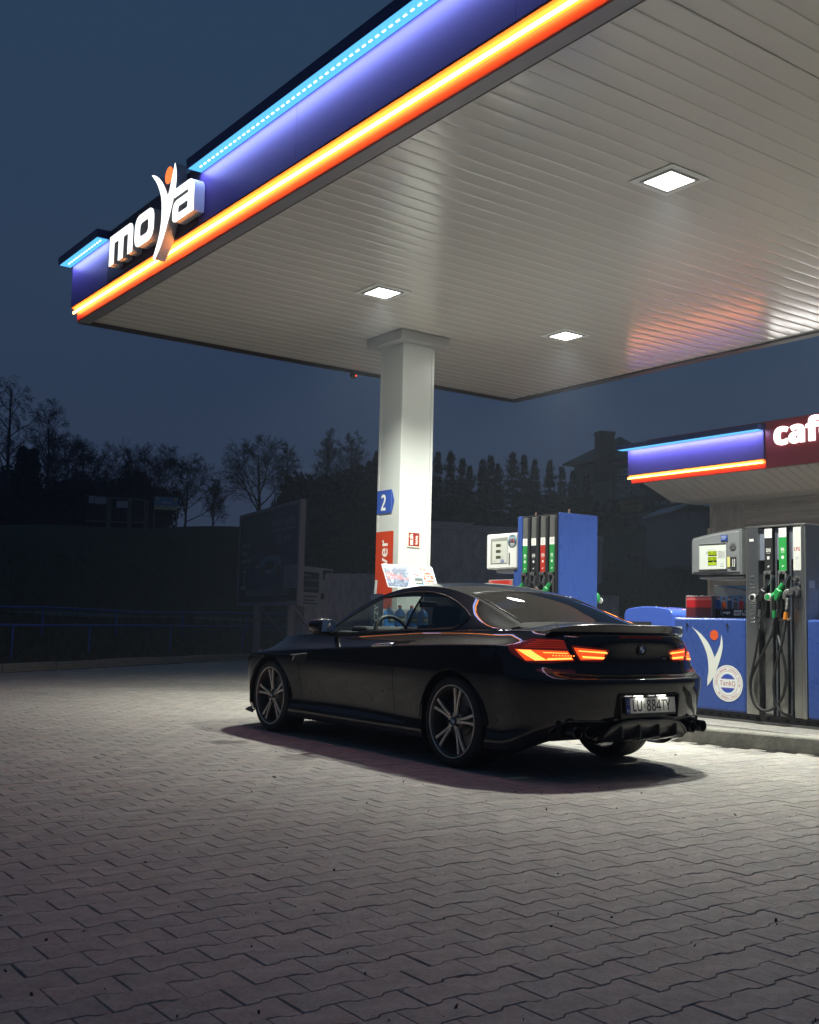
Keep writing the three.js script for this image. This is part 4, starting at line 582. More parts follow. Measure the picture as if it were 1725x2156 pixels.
// ------------------------------------------------------------ shop
const boldFont = await new FontLoader().loadAsync('fonts/droid/droid_sans_bold.typeface.json');
{
  const SX = 16.2, SY = 3.906, ZL = -14.78, ZS = -11.62, ZR = -3.6;
  const shop = thing('station_shop', 'filling station shop with lit blue and red fascia and a slanted ribbed eave', 'shop building', [SX, 0, -9]);
  const A = g => { g.translate(-SX, 0, 9); return g; };
  const wrap = new THREE.Group(); wrap.position.set(-SX, 0, 9); 
  const sub = { add: o => { o.position.add(V(-SX, 0, 9)); shop.add(o); } };
  litFascia(sub, SX, SY, ZL, ZS, [[ZL - 0.15, ZS + 0.02]], 0.8);
  areaLight([0.42, 0.5, 1.0], 24, ZS - ZL, 0.12, V(SX - 0.2, SY + 0.643, (ZL + ZS) / 2), V(SX + 0.16, SY - 0.36, (ZL + ZS) / 2), 'led_strip_light');
  areaLight(NEON, 6, ZS - ZL, 0.028, V(SX - 0.036, SY + 0.105, (ZL + ZS) / 2), V(SX + 1, SY + 0.13, (ZL + ZS) / 2), 'neon_tube_light');
  areaLight(NEON, 6, ZS - ZL, 0.028, V(SX - 0.08, SY + 0.1, (ZL + ZS) / 2), V(SX - 1, SY - 0.25, (ZL + ZS) / 2), 'neon_tube_light');
  mesh('red_board', [A(span(SX - 0.1, SX + 0.02, SY, SY + 0.81, ZS + 0.03, ZR))], std([0.30, 0.012, 0.03], 0.45), shop);
  mesh('parapet', [A(span(SX - 0.02, SX + 0.3, SY + 0.762, SY + 0.83, ZL + 0.4, ZR)), A(span(SX + 0.02, SX + 6, SY + 0.05, SY + 0.76, ZL + 0.02, ZR))], std([0.2, 0.03, 0.07], 0.5), shop);
  const tg = new TextGeometry('café', { font: boldFont, size: 0.385, depth: 0.03, curveSegments: 6, bevelEnabled: true, bevelSize: 0.012, bevelThickness: 0.006, bevelSegments: 2 });
  tg.applyMatrix4(new THREE.Matrix4().makeBasis(V(0, 0, 1.13), V(0, 1, 0), V(-1, 0, 0))); tg.translate(SX - 0.105, 4.275, -11.42);
  mesh('glowing_lettering', [A(tg)], glow([2.2, 2.2, 2.1]), shop);
  areaLight([1, 0.97, 0.95], 3, 1.2, 0.3, V(SX - 0.17, 4.43, -10.85), V(SX - 2, 4.43, -10.85), 'sign_light');
  // slanted eave boards
  const run = Math.hypot(0.84, 0.3), ang = Math.atan2(0.3, 0.84);
  const board = box(run, 0.012, 0.192); board.rotateZ(-ang); const bm = std([0.5, 0.48, 0.47], 0.5);
  for (let z = ZL + 0.3; z < ZR; z += 0.2) { const m = mesh('eave_board', board, bm, shop); m.position.set(0.44, SY - 0.155, z + 9 + 0.1); }
  const rib = box(run, 0.012, 0.01); rib.rotateZ(-ang); for (let z = ZL + 0.3; z < ZR; z += 0.2) { const m = mesh('eave_rib', rib, bm, shop); m.position.set(0.437, SY - 0.165, z + 9); }
  mesh('eave_end', (() => { const g = extr(poly2([[SX + 0.02, SY], [SX + 0.86, SY - 0.3], [SX + 1.6, SY - 0.3], [SX + 1.6, SY]]), 0.02); g.translate(0, 0, ZL + 0.26); return A(g); })(), bm, shop);
  mesh('eave_flat', [A(span(SX + 0.862, SX + 1.62, SY - 0.31, SY - 0.29, ZL + 0.29, ZR))], bm, shop);
  const WX = 17.8, wl = -14.15, wm = std([0.42, 0.39, 0.37], 0.75, 0, { map: concreteTex });
  const wt = onX((2900 + 360 / 4.576) * 1725 / 3277, (2050 + 215 / 4.576) * 2156 / 4096, WX);      // corner of the shop window
  const wz = wt.z, wy = wt.y;
  mesh('wall', [A(span(WX, WX + 0.25, 0, SY - 0.312, wl, wz)), A(span(WX, WX + 0.25, wy, SY - 0.312, wz + 0.001, ZR)), A(span(WX + 0.251, WX + 6, 0, SY - 0.312, wl, wl + 0.25))], wm, shop);
  mesh('window_frame', [A(span(WX - 0.02, WX + 0.1, wy - 0.09, wy - 0.002, wz, ZR)), A(span(WX - 0.02, WX + 0.1, 0.1, wy - 0.09, wz, wz + 0.09)), A(span(WX - 0.02, WX + 0.1, 0.1, wy - 0.09, wz + 2.4, wz + 2.46)), A(span(WX - 0.02, WX + 0.1, 0, 0.1, wz, ZR))], std([0.25, 0.22, 0.22], 0.5), shop);
  mesh('window_pane', [A(span(WX + 0.03, WX + 0.036, 0.1, wy - 0.09, wz + 0.09, wz + 2.4))], phys([0.95, 0.95, 0.95], 0.03, 0, { transmission: 1, thickness: 0, ior: 1.5 }), shop);
  mesh('room', [A(span(WX + 4, WX + 4.1, 0, wy + 0.05, wz - 1, ZR)), A(span(WX + 0.251, WX + 4, wy + 0.02, wy + 0.1, wz - 1, ZR)), A(span(WX + 0.251, WX + 4, -0.02, 0.02, wz - 1, ZR)), A(span(WX + 0.251, WX + 4, 0, wy, wz - 1.1, wz - 1)), A(span(WX + 0.251, WX + 4, 0, wy, ZR, ZR + 0.1))], std([0.6, 0.52, 0.36], 0.8), shop);
  mesh('room_lamp', [A(box(1.2, 0.03, 3, WX + 2, wy - 0.05, wz + 3))], glow([2.5, 2.1, 1.3]), shop);
  mesh('shelf_unit', [A(span(WX + 1.2, WX + 1.6, 0, 1.7, wz + 0.6, wz + 2.6)), A(span(WX + 0.6, WX + 0.64, 0, wy, wz + 1.78, wz + 1.82))], std([0.35, 0.06, 0.04], 0.6), shop);
  areaLight([1, 0.85, 0.55], 7, 1.2, 3, V(WX + 2, wy - 0.07, wz + 3), V(WX + 2, 0, wz + 3), 'room_lamp_light');
}

// ------------------------------------------------------------ land behind the station
const rho0 = curve([[-40, 17], [0, 18.4], [10, 19.6], [15.5, 21], [20, 23.4], [27.6, 28.6], [33, 31], [40, 31], [49, 29], [60, 30], [80, 40], [100, 46]]);
const rise = curve([[-3, -0.05], [-0.2, -0.05], [0.25, 0.1], [1.5, 0.24], [6, 0.93], [6.6, 0.98], [13, 1.04], [14, 1.2], [20, 3.0], [27, 5.1], [31, 5.5], [60, 6.2], [200, 8]]);
const rise2 = curve([[-3, -0.05], [-0.2, -0.05], [0.25, 0.1], [1, 0.35], [4.5, 2.7], [6, 3.0], [10, 3.4], [16, 5.0], [25, 5.6], [60, 6.5], [200, 8]]);
const polar = (az, r) => { const a = az * Math.PI / 180; return [Math.sin(a) * r, -Math.cos(a) * r]; };
const azOf = px => (YAW + Math.atan((px - 862.5) / FOCAL)) * 180 / Math.PI;
function landAt(x, z) { const r = Math.hypot(x, z), az = Math.atan2(x, -z) * 180 / Math.PI; const t = r - rho0(az), k0 = Math.max(0, Math.min(1, (az - 41) / 5)), k = k0 * k0 * (3 - 2 * k0); const h1 = rise(t), f = Math.pow(rho0(az) / 25.5, 0.75); return (h1 > 1.04 ? 1.04 + (h1 - 1.04) * f : h1) * (1 - k) + rise2(t) * k + (t > 0.3 ? 0.08 * Math.sin(x * 0.7) * Math.sin(z * 0.53) * Math.min(1, t / 8) : 0); }
function onLand(px, py) { const d = ray(px, py); let p = EYE.clone(); for (let t = 18; t < 90; t += 0.1) { p = EYE.clone().addScaledVector(d, t); if (p.y < landAt(p.x, p.z)) return p; } return p; }
const grassTex = noiseTex(256, (x, y) => { const a = n128(x, y), b = n32(y, x), c = n8(x, y); const k = 0.5 + 0.35 * a + 0.25 * b; return [k * (0.95 + 0.25 * c), k * (1.0), k * 0.62]; }, true);
structure(mesh('grass_bank', gridGeo(150, 90, (a, b) => { const az = -30 + 125 * a, t = -0.6 + 0.9 * b * 10 + Math.pow(b, 4) * 230; const [x, z] = polar(az, rho0(az) + t); return [V(x, landAt(x, z), z), x * 0.5, z * 0.5]; }), std([0.036, 0.042, 0.024], 0.95, 0, { map: grassTex, bumpMap: grainTex, bumpScale: 0.03 })));
structure(mesh('street', gridGeo(90, 3, (a, b) => { const az = -30 + 66 * a, [x, z] = polar(az, rho0(az) + 6.9 + 5.8 * b); return [V(x, landAt(x, z) + 0.03, z), x, z]; }), std([0.05, 0.049, 0.05], 0.85, 0, { bumpMap: grainTex, bumpScale: 0.004 })));
{ // tufts of grass along the near bank
  const blade = new THREE.BufferGeometry(); const bp = []; for (let k = 0; k < 5; k++) { const a = k * 1.3, c = Math.cos(a), s = Math.sin(a), l = 0.05 + 0.03 * (k % 3); bp.push(c * 0.01, 0, s * 0.01, c * 0.01 - s * 0.008, 0, s * 0.01 + c * 0.008, c * l * 0.8, l * 1.6, s * l * 0.8); } blade.setAttribute('position', new THREE.Float32BufferAttribute(bp, 3)); blade.computeVertexNormals();
  const n = 9000, im = new THREE.InstancedMesh(blade, std([0.04, 0.044, 0.022], 0.9), n), M = new THREE.Matrix4(), Q = new THREE.Quaternion();
  for (let i = 0; i < n; i++) { const az = rr(8, 52), t = 0.5 + Math.pow(rnd(), 1.4) * 24; const [x, z] = polar(az, rho0(az) + (t > 6.3 && t < 13.3 ? 14 + rnd() * 8 : t)); const k = rr(0.8, 2.2); im.setMatrixAt(i, M.compose(V(x, landAt(x, z) - 0.01, z), Q.setFromAxisAngle(V(0, 1, 0), rnd() * 6.28), V(k, k, k))); const v = rr(0.6, 1.3); im.setColorAt(i, lin(v * rr(0.9, 1.3), v, v * 0.8)); }
  im.name = 'grass_tufts'; im.userData = { kind: 'stuff', label: 'rough winter grass tufts on the bank beyond the forecourt', category: 'grass' }; im.castShadow = im.receiveShadow = true; scene.add(im);
}
{ // kerb at the edge of the forecourt
  const K = thing('forecourt_kerb', 'low concrete kerb line at the far edge of the forecourt before the grass', 'kerb');
  for (let az = 5; az < 33; ) { const r = rho0(az), da = 1.02 / r * 57.3 * 0.9; const [x0, z0] = polar(az, r), [x1, z1] = polar(az + da, rho0(az + da)); const L = Math.hypot(x1 - x0, z1 - z0); const m = mesh('kerb_stone', rbox(L - 0.012, 0.16, 0.13, 0.012, 0, 0, 0, 0, 0, 0, 1), kerbMat, K); m.position.set((x0 + x1) / 2, 0.05 + rr(-0.012, 0.012), (z0 + z1) / 2); m.rotation.y = -Math.atan2(z1 - z0, x1 - x0) + rr(-.01, .01); az += da; }
}
function railFence(label, off, h, posts, a0, a1) {
  const F = thing('tubular_fence', label, 'fence'), m = std([0.025, 0.07, 0.32], 0.45, 0.2);
  const top = az => { const [x, z] = polar(az, rho0(az) + off); return V(x, landAt(x, z) + h, z); };
  const pts = []; for (let a = a0; a <= a1; a += 2) pts.push(top(a)); mesh('rail', tube(pts, 0.024, 80, 6), m, F);
  for (const px of posts) { const az = azOf(px), t = top(az); mesh('post', cyl(0.024, 0.024, h + 0.15, 8, t.x, t.y - h / 2 - 0.06, t.z), m, F); }
}
railFence('blue tubular railing just behind the forecourt kerb', 0.9, 0.66, [-290, -125, 39, 200, 369, 520, 660, 800], 3, 36);
railFence('blue tubular railing standing further back on the grass', 3.6, 0.62, [-210, -55, 100, 254, 393, 528, 660], 4, 34);
// retaining walls
const wallMat = std([0.5, 0.42, 0.45], 0.85, 0, { map: concreteTex, bumpMap: grainTex, bumpScale: 0.004 });  // concrete with the pink cast of neon light mixed into its colour
function wallRun(label, px0, px1, d0, d1, y0, y1, th = 0.3, coping = true, nb = 4) {
  const a = atDepth(px0, 1300, d0), b = atDepth(px1, 1300, d1), L = Math.hypot(b.x - a.x, b.z - a.z);
  const T = thing('retaining_wall', label, 'wall', [(a.x + b.x) / 2, 0, (a.z + b.z) / 2], -Math.atan2(b.z - a.z, b.x - a.x));
  for (let i = 0; i < nb; i++) { const h0 = y0 + (y1 - y0) * (i + 0.5) / nb; mesh('wall_panel', box(L / nb - 0.015, h0, th, -L / 2 + (i + 0.5) * L / nb, h0 / 2, 0), wallMat, T); if (coping) mesh('coping', rbox(L / nb - 0.008, 0.22, th + 0.12, 0.015, -L / 2 + (i + 0.5) * L / nb, h0 + 0.111, 0), wallMat, T); }
  return T;
}
wallRun('grey concrete retaining wall carrying posters behind the billboard', 628, 830, 27, 31, 2.2, 2.4, 0.35, false, 5);
wallRun('tall concrete retaining wall tinted as if neon lit, with a coping beyond the price display', 792, 1262, 31, 33, 3.85, 3.55, 0.4, true, 5);
wallRun('lower dark retaining wall stepping out below the tall one', 792, 1297, 28.5, 30.5, 1.62, 1.95, 0.4, false, 6);
{ // posters on the left wall
  const T = thing('poster_board', 'pale board of property posters fixed to the retaining wall', 'poster board', [0, 0, 0]);
  const a = atDepth(634, 1238, 26.7), b = atDepth(698, 1236, 28.1), c = a.clone().lerp(b, 0.5); T.position.copy(c); T.rotation.y = -Math.atan2(b.z - a.z, b.x - a.x); const L = a.distanceTo(b);
  mesh('board', box(L, 1.0, 0.04), std([0.4, 0.38, 0.37], 0.7), T);
  mesh('print', new THREE.PlaneGeometry(L - 0.04, 0.96).translate(0, 0, 0.022), print(400, 360, (x, w, h) => { x.fillStyle = '#a49c98'; x.fillRect(0, 0, w, h); x.fillStyle = '#2a3434'; x.fillRect(0, 40, 220, 190); x.fillRect(270, 10, 120, 90); x.fillRect(250, 230, 70, 60); x.fillStyle = '#8d9490'; x.font = 'bold 34px sans-serif'; x.fillText('lokale', 14, 84); x.fillText('i mieszkania', 14, 124); x.fillText('na wynajem', 14, 200); x.fillText('sport', 290, 66); x.fillStyle = '#4a4a4c'; x.fillRect(20, 262, 190, 14); x.fillRect(20, 296, 150, 14); x.fillRect(20, 326, 180, 12); }), T);
}
// billboards
function billboard(name, label, A, B, hgt, print_, frameMat, postAt, postBase, brace) {
  const L = Math.hypot(B.x - A.x, B.z - A.z), T = thing(name, label, 'billboard', [(A.x + B.x) / 2, 0, (A.z + B.z) / 2], -Math.atan2(B.z - A.z, B.x - A.x)); const y = (A.y + B.y) / 2;
  mesh('panel', box(L - 0.1, hgt - 0.1, 0.1, 0, y + hgt / 2, -0.02), std([0.1, 0.1, 0.11], 0.6), T);
  mesh('print', new THREE.PlaneGeometry(L - 0.16, hgt - 0.16).translate(0, y + hgt / 2, 0.034), print_, T);
  mesh('frame', [box(L, 0.09, 0.14, 0, y, 0), box(L, 0.09, 0.14, 0, y + hgt, 0), box(0.1, hgt - 0.092, 0.14, -L / 2 + 0.05, y + hgt / 2, 0), box(0.1, hgt - 0.092, 0.14, L / 2 - 0.05, y + hgt / 2, 0)], frameMat, T);
  for (const f of postAt) { const x = (f - 0.5) * L; mesh('post', box(0.16, y - postBase + 0.06, 0.16, x, (y + postBase) / 2 - 0.06, -0.12), frameMat, T); if (brace) mesh('brace', bar(V(x, y - 0.1, -0.2), V(x, postBase, -1.4), 0.05, 6), frameMat, T); }
}
const purpleFrame = std([0.2, 0.16, 0.2], 0.6);
billboard('billboard', 'dark blue billboard advertising two cars in a slim frame behind the railing', (() => { const p = atDepth(503, 1268, 30.0); return p; })(), (() => { const p = atDepth(632, 1276, 25.3); return p; })(), 2.4, print(1000, 480, (x, w, h) => {
  x.fillStyle = '#0e2138'; x.fillRect(0, 0, w, h); x.fillStyle = '#12304e'; x.fillRect(560, 0, 440, 300); x.fillStyle = '#1b3d60'; x.beginPath(); x.ellipse(560, 330, 420, 90, 0, 0, 7); x.fill();
  x.fillStyle = '#8f8d96'; x.font = '44px sans-serif'; x.fillText('OMODA', 560, 84, 170); x.fillText('JAECOO', 760, 84, 170); x.fillRect(560, 104, 370, 4); x.font = '60px sans-serif'; x.fillText('GG', 640, 176, 90); x.font = '38px sans-serif'; x.fillText('AUTO', 760, 170, 130);
  x.font = 'bold 34px sans-serif'; x.fillText('ODKRYJ MOC', 40, 170, 160); x.fillText('NAPĘDU', 40, 216, 110); x.fillText('SUPER HYBRID', 40, 262, 190); x.fillRect(4, 284, 220, 3); x.font = 'bold 110px sans-serif'; x.fillText('7', 64, 380); x.fillRect(36, 392, 100, 22);
  const car = (cx, cy, s, c1, c2) => { x.fillStyle = c2; x.beginPath(); x.moveTo(cx - 120 * s, cy - 10 * s); x.quadraticCurveTo(cx - 90 * s, cy - 95 * s, cx, cy - 100 * s); x.quadraticCurveTo(cx + 110 * s, cy - 98 * s, cx + 140 * s, cy - 10 * s); x.fill(); x.fillStyle = c1; x.beginPath(); x.moveTo(cx - 170 * s, cy + 60 * s); x.lineTo(cx - 160 * s, cy - 8 * s); x.quadraticCurveTo(cx, cy - 46 * s, cx + 160 * s, cy - 12 * s); x.lineTo(cx + 170 * s, cy + 62 * s); x.fill(); x.fillStyle = '#0a1420'; x.fillRect(cx - 90 * s, cy + 6 * s, 150 * s, 40 * s); for (const wx of [-130, 120]) { x.beginPath(); x.ellipse(cx + wx * s, cy + 66 * s, 34 * s, 40 * s, 0, 0, 7); x.fill(); } x.fillStyle = '#8d9298'; x.fillRect(cx - 60 * s, cy + 54 * s, 70 * s, 12 * s); };
  car(370, 232, 0.95, '#394c60', '#132233'); car(560, 262, 1.05, '#55708a', '#0d1a28');
  x.fillStyle = '#77707c'; x.fillRect(780, 300, 214, 118); x.fillStyle = '#2a3444'; x.font = '50px sans-serif'; x.fillText('1200 km', 806, 350, 170); x.fillRect(800, 374, 130, 4); x.fillRect(800, 390, 150, 4); x.fillRect(800, 404, 120, 4);
  x.fillStyle = '#8f8d96'; x.font = 'bold 52px sans-serif'; x.fillText('SALON', 140, 452, 140); x.font = '52px sans-serif'; x.fillText('AL. KRAŚNICKA 27 LUBLIN', 296, 452, 560);
}), purpleFrame, [0.27, 0.8], 0.0, true);
billboard('billboard', 'green and black billboard with an orange address pill behind the shop eave', atDepth(1287, 1091, 47.7), atDepth(1447, 1075, 44.0), 2.4, print(1000, 480, (x, w, h) => {
  x.fillStyle = '#2c4a35'; x.fillRect(0, 0, w, h); x.fillStyle = '#14141c'; x.fillRect(0, 330, w, 150); x.fillStyle = '#b9b2ae'; x.fillRect(76, 50, 260, 62); x.fillStyle = '#20232a'; x.font = 'bold 50px sans-serif'; x.fillText('EUROMASTER', 140, 98, 190); x.fillStyle = '#29332a'; x.fillRect(80, 54, 52, 54); x.fillStyle = '#caa040'; x.beginPath(); x.arc(106, 82, 20, 0, 7); x.fill(); x.fillStyle = '#29332a'; x.beginPath(); x.arc(106, 82, 11, 0, 7); x.fill();
  x.fillStyle = '#b1a8a6'; x.font = 'bold 88px sans-serif'; x.fillText('SERWIS', 70, 190, 300); x.fillText('TWOJEGO', 70, 254, 330); x.fillText('SAMOCHODU', 70, 316, 400);
  x.fillStyle = '#c98e2a'; x.beginPath(); x.roundRect(70, 352, 380, 104, 50); x.fill(); x.fillStyle = '#1c1a1a'; x.font = 'bold 48px sans-serif'; x.fillText('TOMASZA ZANA 19', 140, 400, 290); x.font = '36px sans-serif'; x.fillText('PARKING LECLERC', 140, 440, 220); x.beginPath(); x.arc(104, 392, 22, 0, 7); x.moveTo(84, 402); x.lineTo(104, 444); x.lineTo(124, 402); x.fill(); x.fillStyle = '#c98e2a'; x.beginPath(); x.arc(104, 392, 10, 0, 7); x.fill();
  x.fillStyle = '#a9a2a4'; x.font = '44px sans-serif'; x.fillText('TEL.', 510, 424, 70); x.font = 'bold 62px sans-serif'; x.fillText('81 446 54 44', 600, 428, 340);
}), std([0.22, 0.13, 0.1], 0.6), [0.27, 0.79], 2.6, true);
// ------------------------------------------------------------ trees
const ORD = ['first', 'second', 'third', 'fourth', 'fifth', 'sixth', 'seventh', 'eighth', 'ninth', 'tenth', 'eleventh', 'twelfth', 'thirteenth', 'fourteenth'];
const barkMat = std([0.03, 0.027, 0.024], 0.9), twigMat = std([0.026, 0.023, 0.021], 0.9);
const firMat = std([0.012, 0.02, 0.014], 0.95), hedgeMat = std([0.014, 0.02, 0.012], 0.95);
function segs(out, pts, r0, r1, n) { // tapered prism along points
  const m = pts.length; let ring = [];
  for (let i = 0; i < m; i++) { const d = (i < m - 1 ? pts[i + 1].clone().sub(pts[i]) : pts[i].clone().sub(pts[i - 1])).normalize(); const s = Math.abs(d.y) < 0.9 ? V(0, 1, 0) : V(1, 0, 0); const a = V(0, 0, 0).crossVectors(d, s).normalize(), b = V(0, 0, 0).crossVectors(d, a); const r = r0 + (r1 - r0) * i / (m - 1); const cur = []; for (let k = 0; k < n; k++) { const t = k / n * 6.2832; cur.push(pts[i].clone().addScaledVector(a, Math.cos(t) * r).addScaledVector(b, Math.sin(t) * r)); } if (i) for (let k = 0; k < n; k++) { const k2 = (k + 1) % n; for (const q of [ring[k], ring[k2], cur[k], ring[k2], cur[k2], cur[k]]) out.push(q.x, q.y, q.z); } ring = cur; }
}
const geoOf = a => { const g = new THREE.BufferGeometry(); g.setAttribute('position', new THREE.Float32BufferAttribute(a, 3)); g.setAttribute('uv', new THREE.Float32BufferAttribute(new Float32Array(a.length / 3 * 2), 2)); g.computeVertexNormals(); return g; };
const jitter = (d, k) => V(d.x + rr(-k, k), d.y + rr(-k, k), d.z + rr(-k, k)).normalize();
function bareTree(label, px, topY, depth, o = {}) {
  const base = atDepth(px, 1200, depth); base.y = landAt(base.x, base.z) - 0.1; const top = atDepth(px, topY, depth).y, h = top - base.y;
  const T = thing('bare_tree', label, 'tree', [base.x, base.y, base.z], 0, 'leafless trees on the bank'); const tr = [], cr = [];
  const spread = o.spread ?? 0.5, droop = o.droop ?? 0, up = o.up ?? 0.55, fine = o.fine ?? 1, r0 = h * (o.thick ?? 0.018), rmin = 0.0062 * depth / 50;
  const pts = [V(0, 0, 0)]; let d = V(0, 1, 0); const clear = o.clear ?? 0.28, leadN = 7; for (let i = 1; i <= leadN; i++) { d = jitter(d, 0.1).lerp(V(0, 1, 0), 0.3).normalize(); pts.push(pts[i - 1].clone().addScaledVector(d, h * 0.88 / leadN)); } segs(tr, pts, r0, r0 * 0.18, 7);
  const lead = new THREE.CatmullRomCurve3(pts);
  const grow = (p, dir, len, r, lv) => {
    const n = lv === 1 ? 5 : lv === 2 ? 4 : 2, q = [p.clone()]; let dd = dir.clone();
    for (let i = 0; i < n; i++) { dd = jitter(dd, lv === 1 ? 0.16 : 0.26); dd.y += (lv < 3 ? 0.06 : 0) - droop * (lv >= 2 ? 0.5 : 0.12); dd.normalize(); q.push(q[i].clone().addScaledVector(dd, len / n)); }
    segs(lv === 1 ? tr : cr, q, Math.max(r, rmin), Math.max(r * 0.3, rmin * 0.7), lv === 1 ? 5 : 3);
    if (lv >= 4) return; const kids = Math.round((lv === 1 ? 7 : lv === 2 ? 6 : 4) * fine);
    for (let i = 0; i < kids; i++) { const t = 0.25 + 0.75 * (i + rnd()) / kids, at = Math.min(n - 0.001, t * n), k = Math.floor(at), pp = q[k].clone().lerp(q[k + 1], at - k); const sd = q[k + 1].clone().sub(q[k]).normalize(), ax = jitter(V(rr(-1, 1), rr(-1, 1), rr(-1, 1)), 0.2).cross(sd).normalize(); grow(pp, sd.clone().multiplyScalar(0.75).addScaledVector(ax, 0.75).normalize(), len * rr(0.45, 0.72) * (1.1 - 0.4 * t), r * 0.45, lv + 1); }
  };
  const nb = o.branches ?? 13; for (let i = 0; i < nb; i++) { const t = clear + (1 - clear) * (i + 0.5) / nb, a = i * 2.4 + rr(-0.4, 0.4); grow(lead.getPoint(t), V(Math.cos(a) * (1 - up), up + rr(-0.1, 0.15), Math.sin(a) * (1 - up)).normalize(), h * spread * rr(0.75, 1.05) * (1.15 - 0.75 * t) , r0 * 0.42 * (1.2 - t), 1); }
  mesh('trunk', geoOf(tr), barkMat, T); mesh('crown', geoOf(cr), twigMat, T); return T;
}
function conifer(label, px, topY, depth, o = {}) {
  const base = atDepth(px, 1200, depth); base.y = landAt(base.x, base.z) - 0.1; const h = atDepth(px, topY, depth).y - base.y;
  const T = thing('fir_tree', label, 'tree', [base.x, base.y, base.z], 0, 'evergreens on the bank'); const tr = [], cr = []; segs(tr, [V(0, 0, 0), V(0, h * 0.5, 0), V(0, h, 0)], 0.12, 0.015, 5);
  const wide = (o.wide ?? 0.2) * h, nW = Math.round(h * (o.dense ?? 5.2));
  for (let w = 0; w < nW; w++) { const t = 0.04 + 0.95 * ((w + rr(-0.3, 0.3)) / nW), y = h * t, R = wide * Math.pow(Math.max(0, 1 - t), 1.05) * rr(0.75, 1.2) + 0.05, nb = 8; for (let k = 0; k < nb; k++) { const a = k / nb * 6.283 + w * 1.1 + rr(-.25, .25), l = R * rr(0.45, 1.2), dx = Math.cos(a), dz = Math.sin(a), sl = t > 0.85 ? 0.7 : rr(-0.05, 0.3); const tip = V(dx * l, y + l * sl, dz * l), rt = V(0, y, 0); const N = 5; for (let i = 0; i < N; i++) { const f = 0.25 + 0.75 * i / (N - 1), p = rt.clone().lerp(tip, f), s = l * 0.3 * (1.15 - f * 0.7) + 0.06; const sx = -dz, sz = dx; for (const sg of [-1, 1]) { const q = p.clone().add(V(sx * s * sg + dx * s * 0.6, rr(-0.1, 0.06) * 1.5, sz * s * sg + dz * s * 0.6)); const u = p.clone().add(V(-dx * s * 0.4, rr(-0.05, 0.02), -dz * s * 0.4)); cr.push(p.x, p.y + 0.02, p.z, q.x, q.y, q.z, u.x, u.y, u.z); } const v = p.clone().add(V(dx * 0.04, 0.13 * rr(0.6, 1.6), dz * 0.04)); cr.push(p.x - sx * 0.04, p.y, p.z - sz * 0.04, p.x + sx * 0.04, p.y, p.z + sz * 0.04, v.x, v.y, v.z); } } }
  mesh('trunk', geoOf(tr), barkMat, T); mesh('crown', geoOf(cr), firMat, T); return T;
}
function leafMass(T, name, n, f, size, mat) { const a = []; for (let i = 0; i < n; i++) { const p = f(i), u = jitter(V(0, 0, 0), 1), v = jitter(V(0, 0, 0), 1), s = size * rr(0.5, 1.4); a.push(p.x, p.y, p.z, p.x + u.x * s, p.y + u.y * s, p.z + u.z * s, p.x + v.x * s, p.y + v.y * s, p.z + v.z * s); } return mesh(name, geoOf(a), mat, T); }
function bush(name, label, px, topY, depth, rx, kind = 'bush', group, baseY) {
  const base = atDepth(px, 1200, depth); base.y = (baseY ?? landAt(base.x, base.z)) - 0.1; const h = atDepth(px, topY, depth).y - base.y;
  const T = thing(name, label, kind, [base.x, base.y, base.z], 0, group); const col = name.startsWith('thuja');
  const lobes = []; for (let k = 0; k < (col ? 1 : 9); k++) lobes.push([rr(-0.6, 0.6) * rx, rr(0.3, 0.75) * h, rr(-0.6, 0.6) * rx, rr(0.4, 0.6)]);
  leafMass(T, 'foliage', Math.round(1500 + 900 * h * (col ? 0.5 : 1)), () => { if (col) { const t = Math.pow(rnd(), 0.8), a = rnd() * 6.283, r = rx * Math.pow(1 - t, 0.55) * Math.sqrt(rnd()) + 0.03; return V(Math.cos(a) * r, t * h, Math.sin(a) * r); } const q = lobes[Math.floor(rnd() * lobes.length)], d = jitter(V(0, 0, 0), 1), k = Math.cbrt(rnd()); return V(q[0] + d.x * k * rx * q[3], Math.max(0.02, q[1] + d.y * k * h * 0.38 * q[3] * 1.6 - (rnd() < 0.3 ? rnd() * h * 0.4 : 0)), q[2] + d.z * k * rx * q[3]); }, col ? 0.16 : 0.24, hedgeMat);
  mesh('stem', cyl(0.05, 0.09, h * 0.5, 6, 0, h * 0.25, 0), barkMat, T); return T;
}
bareTree('weeping bare tree with hanging twigs at the end of the hedge', 4, 770, 58, { spread: 0.3, droop: 0.75, up: 0.5, branches: 16, clear: 0.3 });
bareTree('tall slender leafless tree with an open crown behind the hedge', 85, 836, 60, { spread: 0.36, up: 0.55, clear: 0.42, branches: 12 });
bareTree('dense low leafless fruit tree beside the slender bare tree', 128, 918, 56, { spread: 0.55, up: 0.42, clear: 0.15, fine: 1.15 });
bareTree('wide leafless fruit tree with drooping side limbs above the mesh fence', 190, 945, 57, { spread: 0.75, up: 0.35, clear: 0.12, fine: 1.15 });
bareTree('twiggy leafless tree behind the gate', 262, 938, 62, { spread: 0.3, up: 0.7, clear: 0.1 });
bareTree('spreading leafless fruit tree over the banner', 322, 952, 56, { spread: 0.75, up: 0.38, clear: 0.14, fine: 1.2 });
bareTree('leafless fruit tree leaning out beyond the banner', 385, 962, 58, { spread: 0.6, up: 0.4, clear: 0.12 });
bareTree('small twiggy tree standing alone in the gap of the treeline', 444, 1003, 60, { spread: 0.36, up: 0.65, clear: 0.08 });
bareTree('broad rounded leafless tree with thick limbs rising behind the dark blue billboard', 545, 931, 55, { spread: 0.62, up: 0.5, clear: 0.16, branches: 16, thick: 0.026 });
